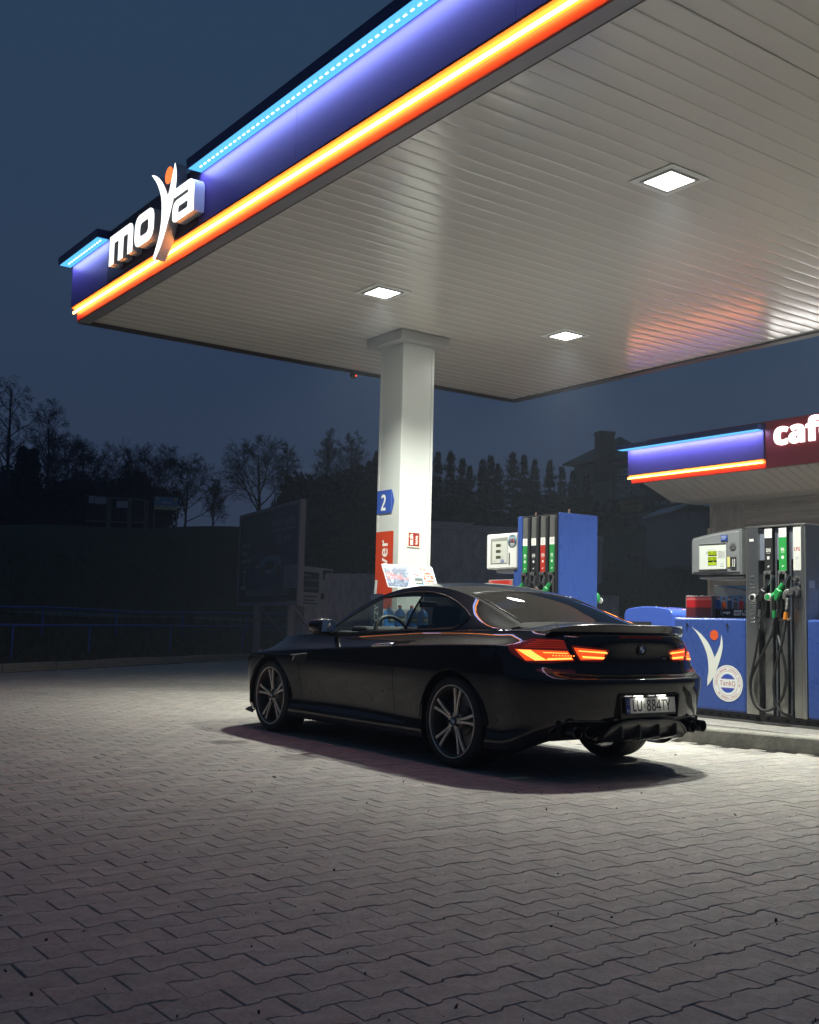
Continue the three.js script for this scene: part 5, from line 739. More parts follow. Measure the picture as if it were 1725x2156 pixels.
bareTree('thin birch with fine hanging twigs beside the broad rounded tree', 600, 918, 60, { spread: 0.26, droop: 0.35, up: 0.75, clear: 0.2 });
bareTree('feathery leafless birch rising out of the evergreens', 684, 897, 60, { spread: 0.3, up: 0.72, clear: 0.22, branches: 15 });
bareTree('leafless tree with a forked fan of branches beside the column', 733, 913, 58, { spread: 0.42, up: 0.62, clear: 0.3 });
[[917, 946], [945, 942], [969, 960], [986, 976], [1013, 963], [1030, 952], [1046, 972], [1076, 945], [1101, 950], [1124, 963], [1156, 966], [1181, 978], [1205, 987], [1234, 992]].forEach(([x, y], i) => conifer(`dark young spruce, ${ORD[i]} from the column in the row on the bank`, x, y, 44 + (i % 3) * 1.6, { wide: 0.26 }));
[[892, 955], [860, 958], [830, 950], [802, 950], [786, 946], [772, 962], [748, 975]].forEach(([x, y], i) => conifer(`taller dark spruce behind the column, ${ORD[i]} from the spruce row`, x, y, 50, { wide: 0.26 }));
[[640, 990, 1.8], [665, 985, 2.4], [695, 982, 2.6], [725, 990, 2.6], [755, 988, 2.6], [785, 985, 2.4]].forEach(([x, y, r], i) => bush('evergreen_shrub', `big dark evergreen shrub, ${ORD[i]} from the billboard frame towards the column`, x, y, 52, r, 'shrub', 'evergreen shrubs behind the billboard'));
[[58, 943], [48, 946], [33, 939]].forEach(([x, y], i) => bush('thuja_column', `dense columnar thuja over the hedge, ${ORD[i]} from the slender bare tree`, x, y, 54, 0.62, 'shrub', 'columnar thujas over the hedge'));
[[10, 985, 1.6], [120, 985, 1.7], [165, 1010, 1.9], [215, 1010, 2.2], [262, 975, 1.6], [300, 1015, 2.0], [345, 1020, 2.0]].forEach(([x, y, r], i) => bush('dark_shrub', `dark tangled shrub under the bare trees, ${ORD[i]} from the weeping tree`, x, y, 60, r, 'shrub', 'dark shrubs under the bare trees'));
[[950, 1050, 2], [1010, 1048, 2], [1080, 1045, 2], [1140, 1050, 2], [1200, 1055, 2], [1255, 1060, 2]].forEach(([x, y, r], i) => bush('dark_shrub', `low dark shrub at the foot of the spruce row, ${ORD[i]} from the column`, x, y, 48, r, 'shrub', 'low shrubs at the foot of the spruces'));
{ // clipped hedge, mesh fence with gate, banner on top of the bank
  const a = atDepth(-60, 1095, 52), b = atDepth(182, 1098, 50), L = Math.hypot(b.x - a.x, b.z - a.z);
  const T = thing('clipped_hedge', 'long dark clipped hedge along the top of the bank', 'hedge', [(a.x + b.x) / 2, 0, (a.z + b.z) / 2], -Math.atan2(b.z - a.z, b.x - a.x)); const y0 = landAt((a.x + b.x) / 2, (a.z + b.z) / 2) - 0.4, yT = atDepth(100, 1037, 51).y;
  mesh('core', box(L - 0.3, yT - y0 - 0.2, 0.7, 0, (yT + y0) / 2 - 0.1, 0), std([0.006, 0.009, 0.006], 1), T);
  leafMass(T, 'foliage', 12000, () => V(rr(-L / 2, L / 2), y0 + (yT - y0) * (rnd() < 0.3 ? rr(0.93, 1.01) : rnd()), rr(-0.5, 0.5)), 0.13, hedgeMat);
  const F = thing('mesh_fence', 'grey wire mesh fence with a gate and small white signs on the bank', 'fence'), fm = std([0.16, 0.15, 0.14], 0.6, 0.3);
  const xs = [180, 227, 232, 271, 275, 306, 311], tops = [1043, 1048, 1048, 1051, 1049, 1054, 1054], bots = [1096, 1099, 1099, 1100, 1100, 1101, 1101], D = 50;
  const tp = xs.map((x, i) => atDepth(x, tops[i], D)), bp = xs.map((x, i) => atDepth(x, bots[i], D));
  xs.forEach((x, i) => { if (i) mesh('post', bar(bp[i].clone().add(V(0, -0.3, 0)), tp[i].clone().add(V(0, 0.04, 0)), 0.05, 6), fm, F); if (i < xs.length - 1 && xs[i + 1] - x > 8) { mesh('rail', [bar(tp[i], tp[i + 1], 0.03, 5), bar(bp[i], bp[i + 1], 0.04, 5)], fm, F); const w = []; for (let k = 1; k < 12; k++) w.push(bar(tp[i].clone().lerp(tp[i + 1], k / 12), bp[i].clone().lerp(bp[i + 1], k / 12), 0.006, 3)); for (let k = 1; k < 6; k++) w.push(bar(tp[i].clone().lerp(bp[i], k / 6), tp[i + 1].clone().lerp(bp[i + 1], k / 6), 0.006, 3)); mesh('wire_mesh', w, fm, F); } });
  mesh('sign_plate', [[212, 1054], [193, 1052], [258, 1062]].map(([x, y]) => { const q = atDepth(x, y, D - 0.1); return box(x === 193 ? 0.25 : 0.5, 0.32, 0.02, q.x, q.y, q.z, 0, -YAW + 0.2, 0); }), std([0.4, 0.38, 0.38], 0.6), F);
  const c = atDepth(350, 1060, 49.5), Bn = thing('garden_banner', 'blue and yellow printed banner with flowers on two posts on the bank', 'banner', [c.x, c.y, c.z], -YAW + 0.22);
  mesh('cloth', box(1.06, 0.6, 0.02), std([0.2, 0.2, 0.2], 0.7), Bn); mesh('print', new THREE.PlaneGeometry(1.04, 0.58).translate(0, 0, 0.0115), print(256, 144, (x, w, h) => { x.fillStyle = '#6d8fae'; x.fillRect(0, 0, w, h); x.fillStyle = '#b5a25a'; x.fillRect(0, 100, w, 44); x.fillStyle = '#d9d2b4'; for (let i = 0; i < 26; i++) { x.beginPath(); x.arc((i * 41) % w, 108 + (i * 17) % 32, 7, 0, 7); x.fill(); } x.fillStyle = '#cfc4cc'; x.font = 'bold 34px sans-serif'; x.fillText('Miłość', 84, 74); x.fillStyle = '#d9a84a'; x.beginPath(); x.arc(28, 24, 15, 0, 7); x.fill(); x.beginPath(); x.arc(226, 24, 15, 0, 7); x.fill(); }), Bn);
  for (const s of [-0.51, 0.51]) mesh('post', cyl(0.03, 0.03, 1.7, 6, s, -0.5, -0.04), fm, Bn);
  const pp = atDepth(400, 1275, 36), st = thing('stone_post', 'short dark post standing on the verge of the street', 'post', [pp.x, landAt(pp.x, pp.z) - 0.05, pp.z]); mesh('shaft', rbox(0.24, 0.75, 0.2, 0.03, 0, 0.37, 0), std([0.06, 0.055, 0.05], 0.9), st); mesh('cap', rbox(0.28, 0.06, 0.24, 0.02, 0, 0.775, 0), std([0.06, 0.055, 0.05], 0.9), st);
}
{ // house on the hill
  const B0 = atDepth(1295, 967, 50), A0 = atDepth(1185, 981, 52.4), C0 = atDepth(1425, 976, 52.6); const y = B0.y; A0.y = C0.y = y; const D0 = A0.clone().add(C0).sub(B0), ctr = A0.clone().lerp(C0, 0.5), gy = landAt(ctr.x, ctr.z) - 1;
  const T = thing('hillside_house', 'dark two storey house with a hipped roof and a wide chimney on the hill', 'house', [ctr.x, gy, ctr.z]); const l = v => v.clone().sub(V(ctr.x, gy, ctr.z)); const apex = l(ctr).add(V(0, 1.5, 0));
  const c4 = [A0, B0, C0, D0].map(l), e = 0.09, tri = []; for (let i = 0; i < 4; i++) { const a = c4[i], b = c4[(i + 1) % 4]; tri.push(a.x, a.y + e, a.z, b.x, b.y + e, b.z, apex.x, apex.y, apex.z); tri.push(a.x, a.y, a.z, b.x, b.y, b.z, b.x, b.y + e, b.z, a.x, a.y, a.z, b.x, b.y + e, b.z, a.x, a.y + e, a.z); } tri.push(...[0, 1, 2, 0, 2, 3].flatMap(i => [c4[i].x, c4[i].y, c4[i].z]));
  const roof = mesh('roof', geoOf(tri), std([0.04, 0.04, 0.045], 0.7), T);
  const inn = c4.map(v => v.clone().sub(V(apex.x, v.y, apex.z)).multiplyScalar(0.8).add(V(apex.x, 0, apex.z))), wt = []; for (let i = 0; i < 4; i++) { const a = inn[i], b = inn[(i + 1) % 4], t = y - gy - 0.02; wt.push(a.x, 0, a.z, b.x, 0, b.z, b.x, t, b.z, a.x, 0, a.z, b.x, t, b.z, a.x, t, a.z); } mesh('wall', geoOf(wt), std([0.12, 0.12, 0.13], 0.85), T);
  const ch = l(atDepth(1273, 960, 50.8)); mesh('chimney', [box(0.74, 2.2, 0.6, ch.x, ch.y + 0.2 - 0.25, ch.z, 0, -0.4, 0), box(0.82, 0.14, 0.68, ch.x, ch.y + 1.05, ch.z, 0, -0.4, 0)], std([0.05, 0.045, 0.045], 0.8), roof);
  const w0 = l(atDepth(1235, 1045, 49)); 
}
{ // metal shed, cabins and stacked stone on the slope behind the shop
  const b = onLand(1452, 1198), T = thing('metal_shed', 'pale corrugated shed with a low gable roof on the slope behind the shop', 'shed', [b.x, b.y, b.z], -YAW + 0.15);
  mesh('wall', [box(1.9, 1.6, 2.2, 0, 0.8, 0)], std([0.2, 0.18, 0.2], 0.6), T); for (let i = 0; i < 16; i++) mesh('sheet_rib', box(0.02, 1.58, 0.02, -0.92 + i * 0.122, 0.8, 1.108), std([0.19, 0.17, 0.19], 0.6), T);
  mesh('roof', (() => { const g = extr(poly2([[-1.06, 1.58], [-0.5, 1.86], [1.06, 1.62], [1.06, 1.58], [-0.5, 1.8], [-1.06, 1.53]]), 2.5); g.translate(0, 0.03, -1.25); return g; })(), std([0.3, 0.3, 0.31], 0.5), T);
  const rn = [[1480, 1198], [1448, 1196], [1410, 1192], [1368, 1188], [1345, 1183], [1330, 1180]];
  rn.forEach(([x, y], i) => { const q = onLand(x, y), P = thing('stone_pallet', `low stack of stone blocks below the shed, ${ORD[i]} from the shop wall`, 'stone stack', [q.x, q.y - 0.03, q.z], -YAW + rr(-.2, .2), 'stone stacks below the shed'); for (let r = 0; r < 3; r++) for (let c = 0; c < 3; c++) mesh('stone', rbox(0.2, 0.09, 0.3, 0.012, -0.22 + c * 0.22 + rr(-.01, .01), 0.05 + r * 0.095, rr(-.02, .02), 0, 0, 0, 1), std([0.16, 0.13, 0.11], 0.9), P); });
}

// ------------------------------------------------------------ the coupe
{
  const TH = 0.00285, CAR = thing('sports_coupe', 'dark grey two door sports coupe with glowing red tail lights parked by the pump island', 'car', [6.0763, 0, -7.9035], -TH);
  // s forward, l to the left, u up, from the middle of the wheelbase on the ground
  const P = (s, l, u) => V(-l, u, -s);
  const paint = phys([0.006, 0.0085, 0.012], 0.4, 0.0, { specularIntensity: 0.12, clearcoat: 1, clearcoatRoughness: 0.015 });
  const liner = std([0.004, 0.004, 0.005], 0.9), trimBlack = phys([0.008, 0.008, 0.009], 0.25, 0, { clearcoat: 0.6, clearcoatRoughness: 0.1 }), plasticDark = std([0.012, 0.012, 0.013], 0.55), carbon = phys([0.03, 0.03, 0.03], 0.35, 0.2, { clearcoat: 0.8, clearcoatRoughness: 0.12 });
  const AX = 1.4255, RA = 0.388;
  const Wd = curve([[1.75, 0.905], [1.43, 0.943], [1.1, 0.936], [0.8, 0.918], [0.3, 0.908], [-0.2, 0.912], [-0.65, 0.925], [-1.0, 0.945], [-1.43, 0.957], [-1.7, 0.95], [-1.95, 0.925]]);
  const crease = curve([[2.3, 0.66], [1.75, 0.745], [1.2, 0.775], [0.85, 0.795], [0.1, 0.838], [-0.65, 0.878], [-1.3, 0.905], [-1.8, 0.918], [-1.95, 0.92]]);
  const belt = curve([[2.2, 0.69], [1.75, 0.825], [1.5, 0.888], [1.2, 0.925], [0.9, 0.94], [0.47, 0.95], [-0.07, 0.972], [-0.57, 0.996], [-1.3, 1.022], [-1.95, 1.035]]);
  const crown = curve([[2.0, 0.70], [1.9, 0.775], [1.78, 0.845], [1.5, 0.93], [1.25, 0.965], [0.95, 0.988], [0.7, 0.995], [0, 1.03], [-1.5, 1.09], [-1.84, 1.1], [-2.05, 1.09], [-2.25, 1.073], [-2.45, 1.046]]);
  // levels from the sill up: side inset, side height, rear position and height, front position and height, width factor of the ends
  const nose = (s, k) => k * Math.pow(Math.max(0, Math.min(1, (s - 1.0) / 0.75)), 1.6);
  const LV = [
    { i: s => 0.13, u: s => 0.155, rs: -2.36, ru: 0.30, fs: 2.14, fu: 0.17, rw: 0.93 },
    { i: s => 0.05, u: s => 0.175, rs: -2.42, ru: 0.325, fs: 2.2, fu: 0.2, rw: 0.965 },
    { i: s => 0.022, u: s => 0.235, rs: -2.475, ru: 0.38, fs: 2.26, fu: 0.26, rw: 0.985 },
    { i: s => 0.03 + 0.012 * Math.exp(-Math.pow((s - 0.1) / 0.8, 2)), u: s => 0.33, rs: -2.515, ru: 0.45, fs: 2.31, fu: 0.36, rw: 0.995 },
    { i: s => 0.02 + 0.012 * Math.exp(-Math.pow((s - 0.1) / 0.8, 2)), u: s => 0.47, rs: -2.535, ru: 0.545, fs: 2.335, fu: 0.46, rw: 1 },
    { i: s => 0.006, u: s => 0.62, rs: -2.55, ru: 0.63, fs: 2.345, fu: 0.55, rw: 1.0 },
    { i: s => 0.0, u: s => 0.7, rs: -2.555, ru: 0.69, fs: 2.335, fu: 0.6, rw: 0.995 },
    { i: s => 0.0, u: s => 0.74, rs: -2.54, ru: 0.712, fs: 2.28, fn: 2.35, fu: 0.6, rw: 0.985 },
    { i: s => 0.003 + nose(s, 0.012), u: s => crease(s) - 0.025, rs: -2.475, ru: 0.728, fs: 2.22, fn: 2.25, fu: 0.62, rw: 0.955 },
    { i: s => 0.0035 + nose(s, 0.02), u: s => crease(s) - 0.006, rs: -2.458, ru: 0.76, fs: 2.16, fn: 2.15, fu: 0.63, rw: 0.94 },
    { i: s => 0.009 + nose(s, 0.03), u: s => crease(s) + 0.006, rs: -2.452, ru: 0.83, fs: 2.11, fn: 2.1, fu: 0.645, rw: 0.93 },
    { i: s => 0.032 + nose(s, 0.05), u: s => crease(s) * 0.82 + belt(s) * 0.18, rs: -2.458, ru: 0.9, fs: 2.06, fn: 2.05, fu: 0.66, rw: 0.915 },
    { i: s => 0.083 + nose(s, 0.08), u: s => crease(s) * 0.54 + belt(s) * 0.46, rs: -2.468, ru: 0.968, fs: 2.0, fn: 2, fu: 0.675, rw: 0.895 },
    { i: s => 0.124 + nose(s, 0.11), u: s => crease(s) * 0.23 + belt(s) * 0.77, rs: -2.462, ru: 1.012, fs: 1.94, fn: 2, fu: 0.69, rw: 0.875 },
    { i: s => 0.146 + nose(s, 0.14), u: s => belt(s), rs: -2.425, ru: 1.035, fs: 1.88, fn: 2, fu: 0.705, rw: 0.855 },
  ];
  const S0 = 1.72, S1 = -1.92, NF = 16, NS = 74, NR = 56, NA = NF + NS + NR;
  const sx = (c, n) => Math.sign(c) * Math.pow(Math.abs(c), 2 / n);
  function ringPoint(L, k) { // k 0 (front centre) .. NA (rear centre)
    if (k >= NF && k <= NF + NS) { const s = S0 + (S1 - S0) * (k - NF) / NS; return [s, Wd(s) - L.i(s), L.u(s)]; }
    if (k > NF + NS) { const f = (k - NF - NS) / NR, a = Math.pow(f, 0.92) * Math.PI / 2, w = Wd(S1) - L.i(S1), n = 2.75; const lat = w * sx(Math.cos(a), n), q = sx(Math.sin(a), n); const s = S1 + (L.rs - S1) * q; const kk = Math.min(1, q * 1.02), sm = kk * kk * (3 - 2 * kk); return [s, lat * (1 + (L.rw - 1) * sm), L.u(S1) * (1 - sm) + L.ru * sm]; }
    const f = (NF - k) / NF, a = f * Math.PI / 2, w = Wd(S0) - L.i(S0), n = L.fn ?? 2.45; const q = sx(Math.sin(a), n); const sm = q * q * (3 - 2 * q); return [S0 + (L.fs - S0) * q, w * sx(Math.cos(a), n), L.u(S0) * (1 - sm) + L.fu * sm];
  }
  const ref = []; { let acc = 0, prev = null; for (let k = NA; k >= 0; k--) { const [s, l] = ringPoint(LV[6], k); if (prev) acc += Math.hypot(s - prev[0], l - prev[1]); ref[k] = acc; prev = [s, l]; } }
  const aOfL = l => { for (let k = NA; k > 0; k--) { const [s, lat] = ringPoint(LV[6], k); if (lat >= l) return ref[k]; } return 1; };
  const aOfS = s0 => { for (let k = NA; k > 0; k--) { const [s] = ringPoint(LV[6], k); if (s >= s0) return ref[k]; } return 1; };
  // rows: levels subdivided by a spline, then the top to the centre line
  const SUB = 5, ND = 14, rowsBody = (LV.length - 1) * SUB, rows = rowsBody + ND;
  const cr4 = (a, b, c, d, t) => 0.5 * (2 * b + (c - a) * t + (2 * a - 5 * b + 4 * c - d) * t * t + (3 * b - a - 3 * c + d) * t * t * t);
  const ringCache = LV.map(L => Array.from({ length: NA + 1 }, (_, k) => ringPoint(L, k)));
  const half = gridGeo(NA, rows, (a, b, k, j) => {
    if (j <= rowsBody) { const q = j / SUB, i = Math.min(LV.length - 2, Math.floor(q)), t = q - i; const g = n => ringCache[Math.max(0, Math.min(LV.length - 1, n))][k]; const p = [0, 1, 2].map(c => cr4(g(i - 1)[c], g(i)[c], g(i + 1)[c], g(i + 2)[c], t)); return [P(...p), ref[k], p[2]]; }
    const top = ringCache[LV.length - 1][k], v = (j - rowsBody) / ND, l = top[1] * (1 - v), c = crown(top[0]); return [P(top[0], l, top[2] + (c - top[2]) * (1 - Math.pow(1 - v, 2.1))), ref[k], 1.2 + v];
  }, false);
  function shellAt(a, u, out = 0) {
    let k = NA; while (k > 1 && ref[k - 1] < a) k--; const f = (a - ref[k]) / (ref[k - 1] - ref[k] + 1e-9), at = L => [0, 1, 2].map(c => ringCache[L][k][c] + (ringCache[L][k - 1][c] - ringCache[L][k][c]) * f);
    for (let i = 0; i < LV.length - 1; i++) { const p = at(i), r = at(i + 1); if ((p[2] <= u && r[2] > u) || (i === 0 && u < p[2])) { const t = Math.max(0, (u - p[2]) / (r[2] - p[2] + 1e-9)); const q = [0, 1, 2].map(c => p[c] + (r[c] - p[c]) * t); return [q[0] - out, q[1], u]; } }
    return at(LV.length - 1);
  }
  // ---- cut lines
  const arch = p => { const d1 = Math.hypot(p.z + AX, p.y - 0.345) - RA, d2 = Math.hypot(p.z - AX, p.y - 0.345) - RA * 1.004; return p.y > 1 ? 1 : Math.min(d1, d2); };
  const cabinFoot = p => { const l = Math.abs(p.x), s = -p.z; const f = 0.63 + 0.15 * (1 - Math.pow(l / 0.72, 2)) - s, r = s + 1.83 + 0.03 * (1 - Math.pow(l / 0.68, 2)), w = Wd(s) - 0.15 - l; return Math.min(f, r, w); };
  let shell = clip(clip(half, arch), p => -cabinFoot(p));
  const doorIn = (p, u, g) => { const s = -p.z, y = p.y; const rear = s + 0.63 + 0.22 * Math.max(0, y - 0.6) + 0.5 * Math.pow(Math.max(0, 0.42 - y), 1.4), front = 0.86 - 0.25 * Math.max(0, y - 0.75) + 0.1 * (y - 0.5) - s; return Math.min(rear, front, y - 0.262, 1.1 - y) - g; };
  const gap = 0.0028;
  const door = clip(shell, (p, u) => doorIn(p, u, gap)); let rest = clip(shell, (p, u) => -doorIn(p, u, -gap));
  // tail lights in (arc from the rear centre, height)
  const aLid = u => 0.535 + (u - 0.755) * 1.12;
  const A = aOfL, tlOuter = inPoly([[aOfS(-2.07), 0.92], [aOfS(-2.1), 0.955], [aOfS(-2.19), 0.985], [A(0.8), 0.984], [aLid(0.968) + 0.012, 0.968], [aLid(0.83) + 0.012, 0.828], [A(0.79), 0.806], [aOfS(-2.22), 0.812], [aOfS(-2.11), 0.87]]);
  const tlInner = inPoly([[aLid(0.945) - 0.014, 0.945], [0.36, 0.918], [0.345, 0.9], [0.375, 0.845], [0.41, 0.822], [aLid(0.826) - 0.014, 0.826]]);
  const refl = inPoly([[A(0.86), 0.772], [A(0.62), 0.772], [A(0.6), 0.745], [A(0.82), 0.745]]);
  const onRear = (p, u, v, f) => (v < 1.15 && -p.z < -1.9) ? f : -1;
  const tl1 = clip(rest, (p, u, v) => onRear(p, u, v, tlOuter(u, v) - 0.003)), tl2 = clip(rest, (p, u, v) => onRear(p, u, v, tlInner(u, v) - 0.003));
  rest = clip(clip(rest, (p, u, v) => onRear(p, u, v, -1) === -1 && !(v < 1.15 && -p.z < -1.9) ? 1 : -tlOuter(u, v)), (p, u, v) => (v < 1.15 && -p.z < -1.9) ? -tlInner(u, v) : 1);
  const rfl = clip(rest, (p, u, v) => onRear(p, u, v, refl(u, v)));
  rest = clip(rest, (p, u, v) => (v < 1.15 && -p.z < -1.9) ? -refl(u, v) : 1);
  // boot lid
  const lidIn = (p, u, v, g) => { const s = -p.z; if (v > 1.15) return Math.min(-1.9 - s, 0.69 - Math.abs(p.x)) - g; if (s > -1.95) return -1; return Math.min(v - 0.738, aLid(Math.min(v, 0.99)) - u) - g; };
  const lid = clip(rest, (p, u, v) => lidIn(p, u, v, gap)); rest = clip(rest, (p, u, v) => -lidIn(p, u, v, -gap));
  // plate recess and exhaust openings
  const plateHole = (x, y) => { const dx = Math.abs(x) - 0.285 - (0.6 - y) * 0.1, dy = Math.max(0.432 - y, y - 0.605); return -Math.max(dx, dy); };
  const exhPts = [[A(0.80), 0.25], [A(0.785), 0.33], [A(0.745), 0.385], [A(0.69), 0.409], [A(0.6), 0.417], [0.42, 0.414], [0.365, 0.398], [0.325, 0.36], [0.29, 0.25]], exh = inPoly(exhPts);
  rest = clip(rest, (p, u, v) => (-p.z < -2.2 && v < 1.15) ? -plateHole(p.x, p.y) : 1);
  rest = clip(rest, (p, u, v) => (-p.z < -2.0 && v < 1.15) ? -exh(u, v) : 1);
  const exhLow = (p, u, v) => (-p.z < -2.2 && v < 1.15) ? Math.max(v - 0.40, u - 0.42) : 1;   // middle of the lower rear apron gives way to the diffuser
  rest = clip(rest, exhLow);
  const both = g => merge([g, mirrorX(g)]);
  mesh('body', both(rest), paint, CAR);
  mesh('inner_shell', both(clip(offset(clip(clip(half, p => arch(p) - 0.0), p => -cabinFoot(p) - 0.02), -0.022), (p, u, v) => (-p.z < -2.2 && v < 1.15) ? -plateHole(p.x, p.y) : 1)), liner, CAR);
  for (const g of [door, mirrorX(door)]) {
    const left = g === door, m = mesh('door', g, paint, CAR);
    const sg = left ? 1 : -1, hp = (s, l, u) => P(s, l * sg, u);
    const l0 = Wd(-0.47) - 0.012;
    mesh('handle', [tube([hp(-0.33, l0 - 0.006, 0.868), hp(-0.37, l0 + 0.03, 0.872), hp(-0.47, l0 + 0.042, 0.879), hp(-0.58, l0 + 0.03, 0.886), hp(-0.615, l0 - 0.006, 0.889)], 0.015, 20, 8)], chrome, m);
    mesh('handle_cup', [new THREE.SphereGeometry(0.06, 16, 10).scale(0.12, 0.75, 1.35).translate(-(l0 + 0.001) * sg, 0.862, 0.48)], trimBlack, m);
    mesh('mirror_foot', [tube([hp(0.5, 0.79, 0.95), hp(0.47, 0.86, 0.965), hp(0.44, 0.92, 0.985)], 0.022, 10, 8)], trimBlack, m);
    const mg = new THREE.SphereGeometry(1, 28, 18); { const p = mg.attributes.position; for (let i = 0; i < p.count; i++) { let x = p.getX(i), y = p.getY(i), z = p.getZ(i); const n = 3.4, r = Math.pow(Math.pow(Math.abs(x), n) + Math.pow(Math.abs(y), n) + Math.pow(Math.abs(z), 2.4), -1 / n); x *= r; y *= r; z *= r; if (z > 0.55) z = 0.55; p.setXYZ(i, x * 0.105 * (1 - 0.12 * Math.max(0, -y)), y * 0.066, z * 0.125); } mg.computeVertexNormals(); }
    const mc = P(0.37, 0.985 * sg, 1.02); mg.translate(mc.x, mc.y, mc.z); const mm = mesh('wing_mirror', mg, paint, m);
    const gl = new THREE.CircleGeometry(1, 28); { const p = gl.attributes.position; for (let i = 0; i < p.count; i++) { const x = p.getX(i), y = p.getY(i), n = 3.4, q = Math.pow(Math.pow(Math.abs(x), n) + Math.pow(Math.abs(y), n) + 1e-9, -1 / n); const k = Math.hypot(x, y); p.setXYZ(i, x * q * k * 0.088, y * q * k * 0.051, 0); } gl.computeVertexNormals(); }
    gl.rotateY(sg * -0.22); gl.rotateX(-0.02); gl.translate(mc.x, mc.y + 0.002, mc.z + 0.078); mesh('mirror_glass', gl, std([0.8, 0.82, 0.84], 0.02, 1), mm);
    mesh('mirror_base', [box(0.11 * 1, 0.012, 0.13, mc.x, mc.y - 0.061, mc.z)], trimBlack, mm);
    // fender vent
    const fv = (s, u) => hp(s, Wd(s) + 0.004, u);
    const vent = mesh('side_vent', [bar(fv(0.985, 0.745), fv(0.72, 0.772), 0.0075, 6), bar(fv(0.93, 0.742), fv(0.965, 0.695), 0.0045, 6)], chrome, CAR);
    mesh('vent_opening', (() => { const q = [[0.97, 0.735], [0.72, 0.758], [0.735, 0.69], [0.85, 0.67], [0.93, 0.7]].map(([s, u]) => hp(s, Wd(s) + 0.0035, u)); const a = []; for (let i = 1; i < q.length - 1; i++) for (const v of [q[0], q[i], q[i + 1]]) a.push(v.x, v.y, v.z); return geoOf(a); })(), plasticDark, vent);
  }
  // ---- boot lid with badge, spoiler and third brake light
  const LID = mesh('boot_lid', both(lid), paint, CAR);
  const rearAt = (l, u) => { let k = NA; while (k > NF + NS && ringCache[6][k][1] < Math.abs(l)) k--; let best = null; for (let i = 0; i < LV.length - 1; i++) { const a = ringCache[i], kk = (() => { let q = NA; while (q > NF + NS && a[q][1] < Math.abs(l)) q--; return q; })(); const b = ringCache[i + 1]; let k2 = NA; while (k2 > NF + NS && b[k2][1] < Math.abs(l)) k2--; const p = a[kk], r = b[k2]; if (p[2] <= u && r[2] >= u) { const t = (u - p[2]) / (r[2] - p[2] + 1e-9); best = p[0] + (r[0] - p[0]) * t; } } return best ?? -2.5; };
  {
    const s = rearAt(0, 0.914), bd = (r, g) => { g.translate(0, 0.914, -s); return g; };
    const rd = mesh('roundel', [bd(0, cyl(0.043, 0.043, 0.008, 32, 0, 0, 0.006, 'z')), bd(0, new THREE.TorusGeometry(0.043, 0.0035, 8, 36).translate(0, 0, 0.008)), bd(0, new THREE.TorusGeometry(0.0255, 0.0018, 6, 30).translate(0, 0, 0.0105))], std([0.09, 0.09, 0.095], 0.25, 0.7), LID);
    const quad = (a0, mat) => { const g = new THREE.CircleGeometry(0.025, 10, a0, Math.PI / 2); g.translate(0, 0.914, -s + 0.0105); return mesh('roundel_field', g, mat, rd); };
    const wq = std([0.7, 0.7, 0.7], 0.3), bq = std([0.05, 0.2, 0.5], 0.3); quad(0, bq); quad(Math.PI / 2, wq); quad(Math.PI, bq); quad(-Math.PI / 2, wq);
    const lt = new THREE.RingGeometry(0.027, 0.0415, 36, 1); lt.translate(0, 0.914, -s + 0.0112);
    mesh('roundel_letters', lt, new THREE.MeshStandardMaterial({ roughness: 0.3, metalness: 0.3, map: canvasTex(256, 256, (x) => { x.fillStyle = '#101012'; x.fillRect(0, 0, 256, 256); x.fillStyle = '#c8c8c8'; x.font = 'bold 40px sans-serif'; x.textAlign = 'center'; x.textBaseline = 'middle'; [['B', -0.75], ['M', 0], ['W', 0.75]].forEach(([c, a]) => { x.save(); x.translate(128, 128); x.rotate(a); x.fillText(c, 0, -105); x.restore(); }); }) }), rd);
    const bs = rearAt(-0.29, 0.84), bm = new THREE.PlaneGeometry(0.09, 0.028); bm.translate(0.262, 0.852, -rearAt(-0.27, 0.85) + 0.006); 
    mesh('model_badge', bm, new THREE.MeshStandardMaterial({ roughness: 0.25, metalness: 0.6, map: canvasTex(180, 56, (x) => { x.fillStyle = '#0b0b0d'; x.fillRect(0, 0, 180, 56); x.fillStyle = '#3b6fb4'; x.fillRect(0, 4, 16, 48); x.fillStyle = '#24345e'; x.fillRect(16, 4, 14, 48); x.fillStyle = '#a3262a'; x.fillRect(30, 4, 14, 48); x.fillStyle = '#8e9298'; x.font = 'bold 54px sans-serif'; x.fillText('M6', 52, 48); }) }), LID);
    // lip spoiler following the lid edge
    const sec = [[0.10, 0.0], [0.045, 0.030], [0.0, 0.052], [-0.022, 0.056], [-0.026, 0.048], [-0.012, 0.028], [-0.004, 0.0]];
    const gl = gridGeo(48, sec.length - 1, (a, b, i, j) => { const t = a * 2 - 1, l = t * 0.72, q = Math.pow(Math.abs(t), 3), k = 1 - Math.pow(Math.abs(t), 6); const s0 = -2.432 + 0.20 * Math.pow(Math.abs(t), 2.6), u0 = 1.036 - 0.004 * q; return [P(s0 + sec[j][0] * (0.4 + 0.6 * k), l, u0 + sec[j][1] * (0.12 + 0.88 * k)), a, b]; });
    mesh('lip_spoiler', gl, trimBlack, LID);
    mesh('third_brake_light', gridGeo(20, 1, (a, b) => { const l = (a - 0.5) * 0.46; return [P(-2.468 + 0.35 * l * l * 0.4, l, 0.994 + 0.017 * b), a, b]; }), phys([0.22, 0.012, 0.012], 0.15, 0, { clearcoat: 1 }), LID);
  }
  // ---- tail lights
  const lens = phys([0.09, 0.003, 0.003], 0.14, 0, { clearcoat: 1, clearcoatRoughness: 0.03, emissive: lin(0.045, 0.003, 0.0015) });
